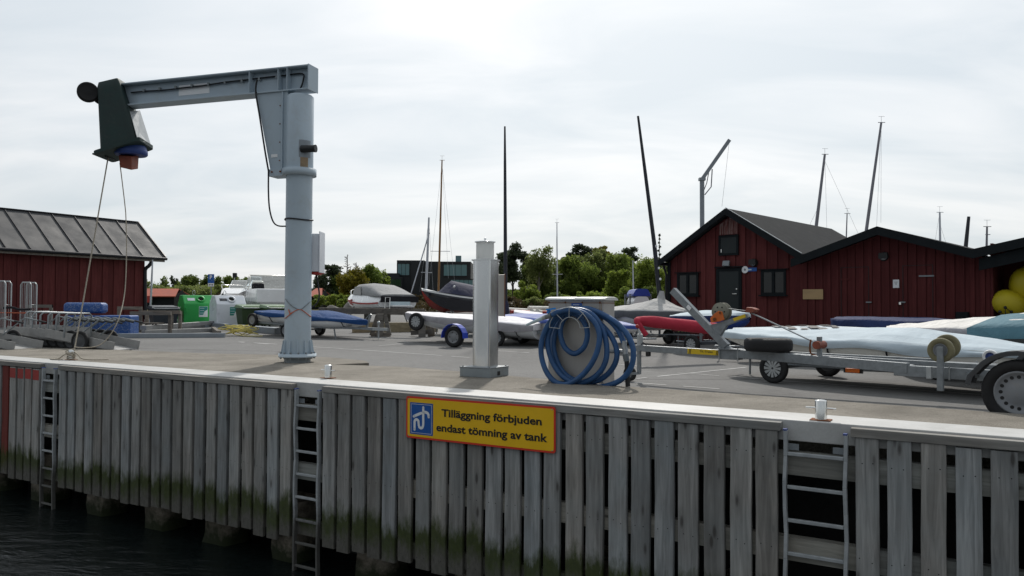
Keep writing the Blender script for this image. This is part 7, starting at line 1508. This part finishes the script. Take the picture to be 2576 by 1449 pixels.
tree('dark pine top above the broadleaf trees', 1452, 616, 660, 76, 84, 'pine', 'leaf_pine', 'scots_pine', RG, 1.2); tree('broad green tree right above the pump station lid', 1458, 636, 766, 96, 76, 'broad', 'leaf_green', 'broadleaf_tree', RG); tree('tall green tree with golden top in the wood', 1500, 624, 766, 86, 79, 'broad', 'leaf_willow', 'broadleaf_tree', RG); tree('green tree with golden tinge at its crown', 1510, 622, 660, 44, 82, 'broad', 'leaf_gold', 'broadleaf_tree', RG)
tree('broad green tree in the middle of the wood', 1550, 630, 766, 84, 77, 'broad', 'leaf_green', 'broadleaf_tree', RG); tree('dark pine between wood and boathouse', 1584, 624, 672, 56, 84, 'pine', 'leaf_pine', 'scots_pine', RG, 1.2); tree('bright green tree in front of the wood', 1556, 678, 768, 66, 70, 'broad', 'leaf_lime', 'broadleaf_tree', RG); tree('leafy green tree behind the leaning black mast', 1622, 634, 766, 100, 75, 'broad', 'leaf_green', 'broadleaf_tree', RG); tree('green tree behind the left boathouse eave', 1680, 640, 766, 90, 78, 'broad', 'leaf_dark', 'broadleaf_tree', RG); tree('thin ragged spruce top beside the boathouse eave', 1659, 588, 700, 36, 86, 'spruce', 'leaf_pine', 'spruce_tree', RG, 1.0); tree('dark tree filling the wood behind the pump station', 1420, 672, 766, 66, 82, 'broad', 'leaf_dark', 'broadleaf_tree', RG); tree('dark tree deep in the wood', 1600, 660, 766, 80, 88, 'broad', 'leaf_dark', 'broadleaf_tree', RG); tree('dark tree behind the wood middle', 1490, 660, 766, 90, 90, 'broad', 'leaf_dark', 'broadleaf_tree', RG)
for (u, vt, w, D, m, lab) in [(1285, 742, 50, 62, 'leaf_brown', 'brown heath shrub right of the light column'), (1340, 746, 60, 61, 'leaf_willow', 'low grey green shrub left of the pump station'), (1395, 735, 60, 62, 'leaf_dark', 'dark shrub at the pump station corner'), (1440, 725, 70, 66, 'leaf_green', 'green shrub above the pump station lid'), (1490, 722, 70, 65, 'leaf_lime', 'lighter shrub above the right of the lid'), (1580, 720, 70, 64, 'leaf_green', 'green shrub behind the stacked prams'), (1640, 715, 60, 66, 'leaf_dark', 'dark shrub beside the boathouse corner')]: tree(lab, u, vt, 776, w, D, 'bush', m, 'shrub', RG, .9, 'shrub')

for (u, vt, w, D, m, lab) in [(1405, 650, 60, 84, 'leaf_green', 'slim green tree left of the thin white mast'), (1432, 645, 70, 80, 'leaf_willow', 'grey green tree right of the thin white mast'), (1480, 640, 80, 83, 'leaf_green', 'full green tree behind the pump station lid'), (1530, 636, 80, 85, 'leaf_willow', 'pale green tree in the wood centre'), (1575, 645, 80, 81, 'leaf_green', 'green tree below the right dark pine'), (1640, 650, 80, 72, 'leaf_lime', 'light green tree beside the boathouse corner'), (1330, 660, 60, 80, 'leaf_dark', 'dark tree between large pine and birch'), (1385, 668, 50, 78, 'leaf_green', 'green tree right of the airy birch')]: tree(lab, u, vt, 768, w, D, 'broad', m, 'broadleaf_tree', RG)

# low scrub that closes the gaps under the trees: nobody could count its bushes
def scrub(name, label, u0, u1, vt, D, dd, mat, n, ls=.2):
    us = rng.uniform(u0, u1, n); pts = []
    for u in us:
        Dq = D + rng.uniform(0, dd); top = vt + 9 * mnoise.noise((u * .035, D * .1, 3.0)) + 5 * mnoise.noise((u * .11, Dq * .15, 1.0)); p = A(u, top, Dq); g = terrain(p.x, Dq); pts.append((p.x, Dq, g + (max(.3, p.z - g)) * rng.uniform(0, 1) ** .7))
    P_ = np.array(pts); o = bpy.data.objects.new(name, None); c = Vector(P_.mean(0)); t = thing(name, label, 'scrub', Vector((c.x, c.y, terrain(c.x, c.y))), 0); bpy.data.objects.remove(o); t['kind'] = 'stuff'
    leaf_mesh('foliage', P_, ls, mat, t)
scrub('scrub', 'green willow scrub below the skyline trees at the left', 345, 730, 721, 112, 16, 'leaf_willow', 16000, .26)
scrub('scrub', 'darker scrub at the foot of the left skyline trees', 345, 730, 733, 100, 8, 'leaf_dark', 9000, .24)
scrub('scrub', 'scrub and heath between crane and villa', 770, 1000, 745, 84, 10, 'leaf_green', 9000, .2)
scrub('scrub', 'dark undergrowth behind the pump station', 1235, 1700, 728, 76, 14, 'leaf_dark', 22000, .2)
scrub('scrub', 'brown heath between light column and pump station', 1030, 1420, 757, 60, 6, 'leaf_brown', 9000, .14)
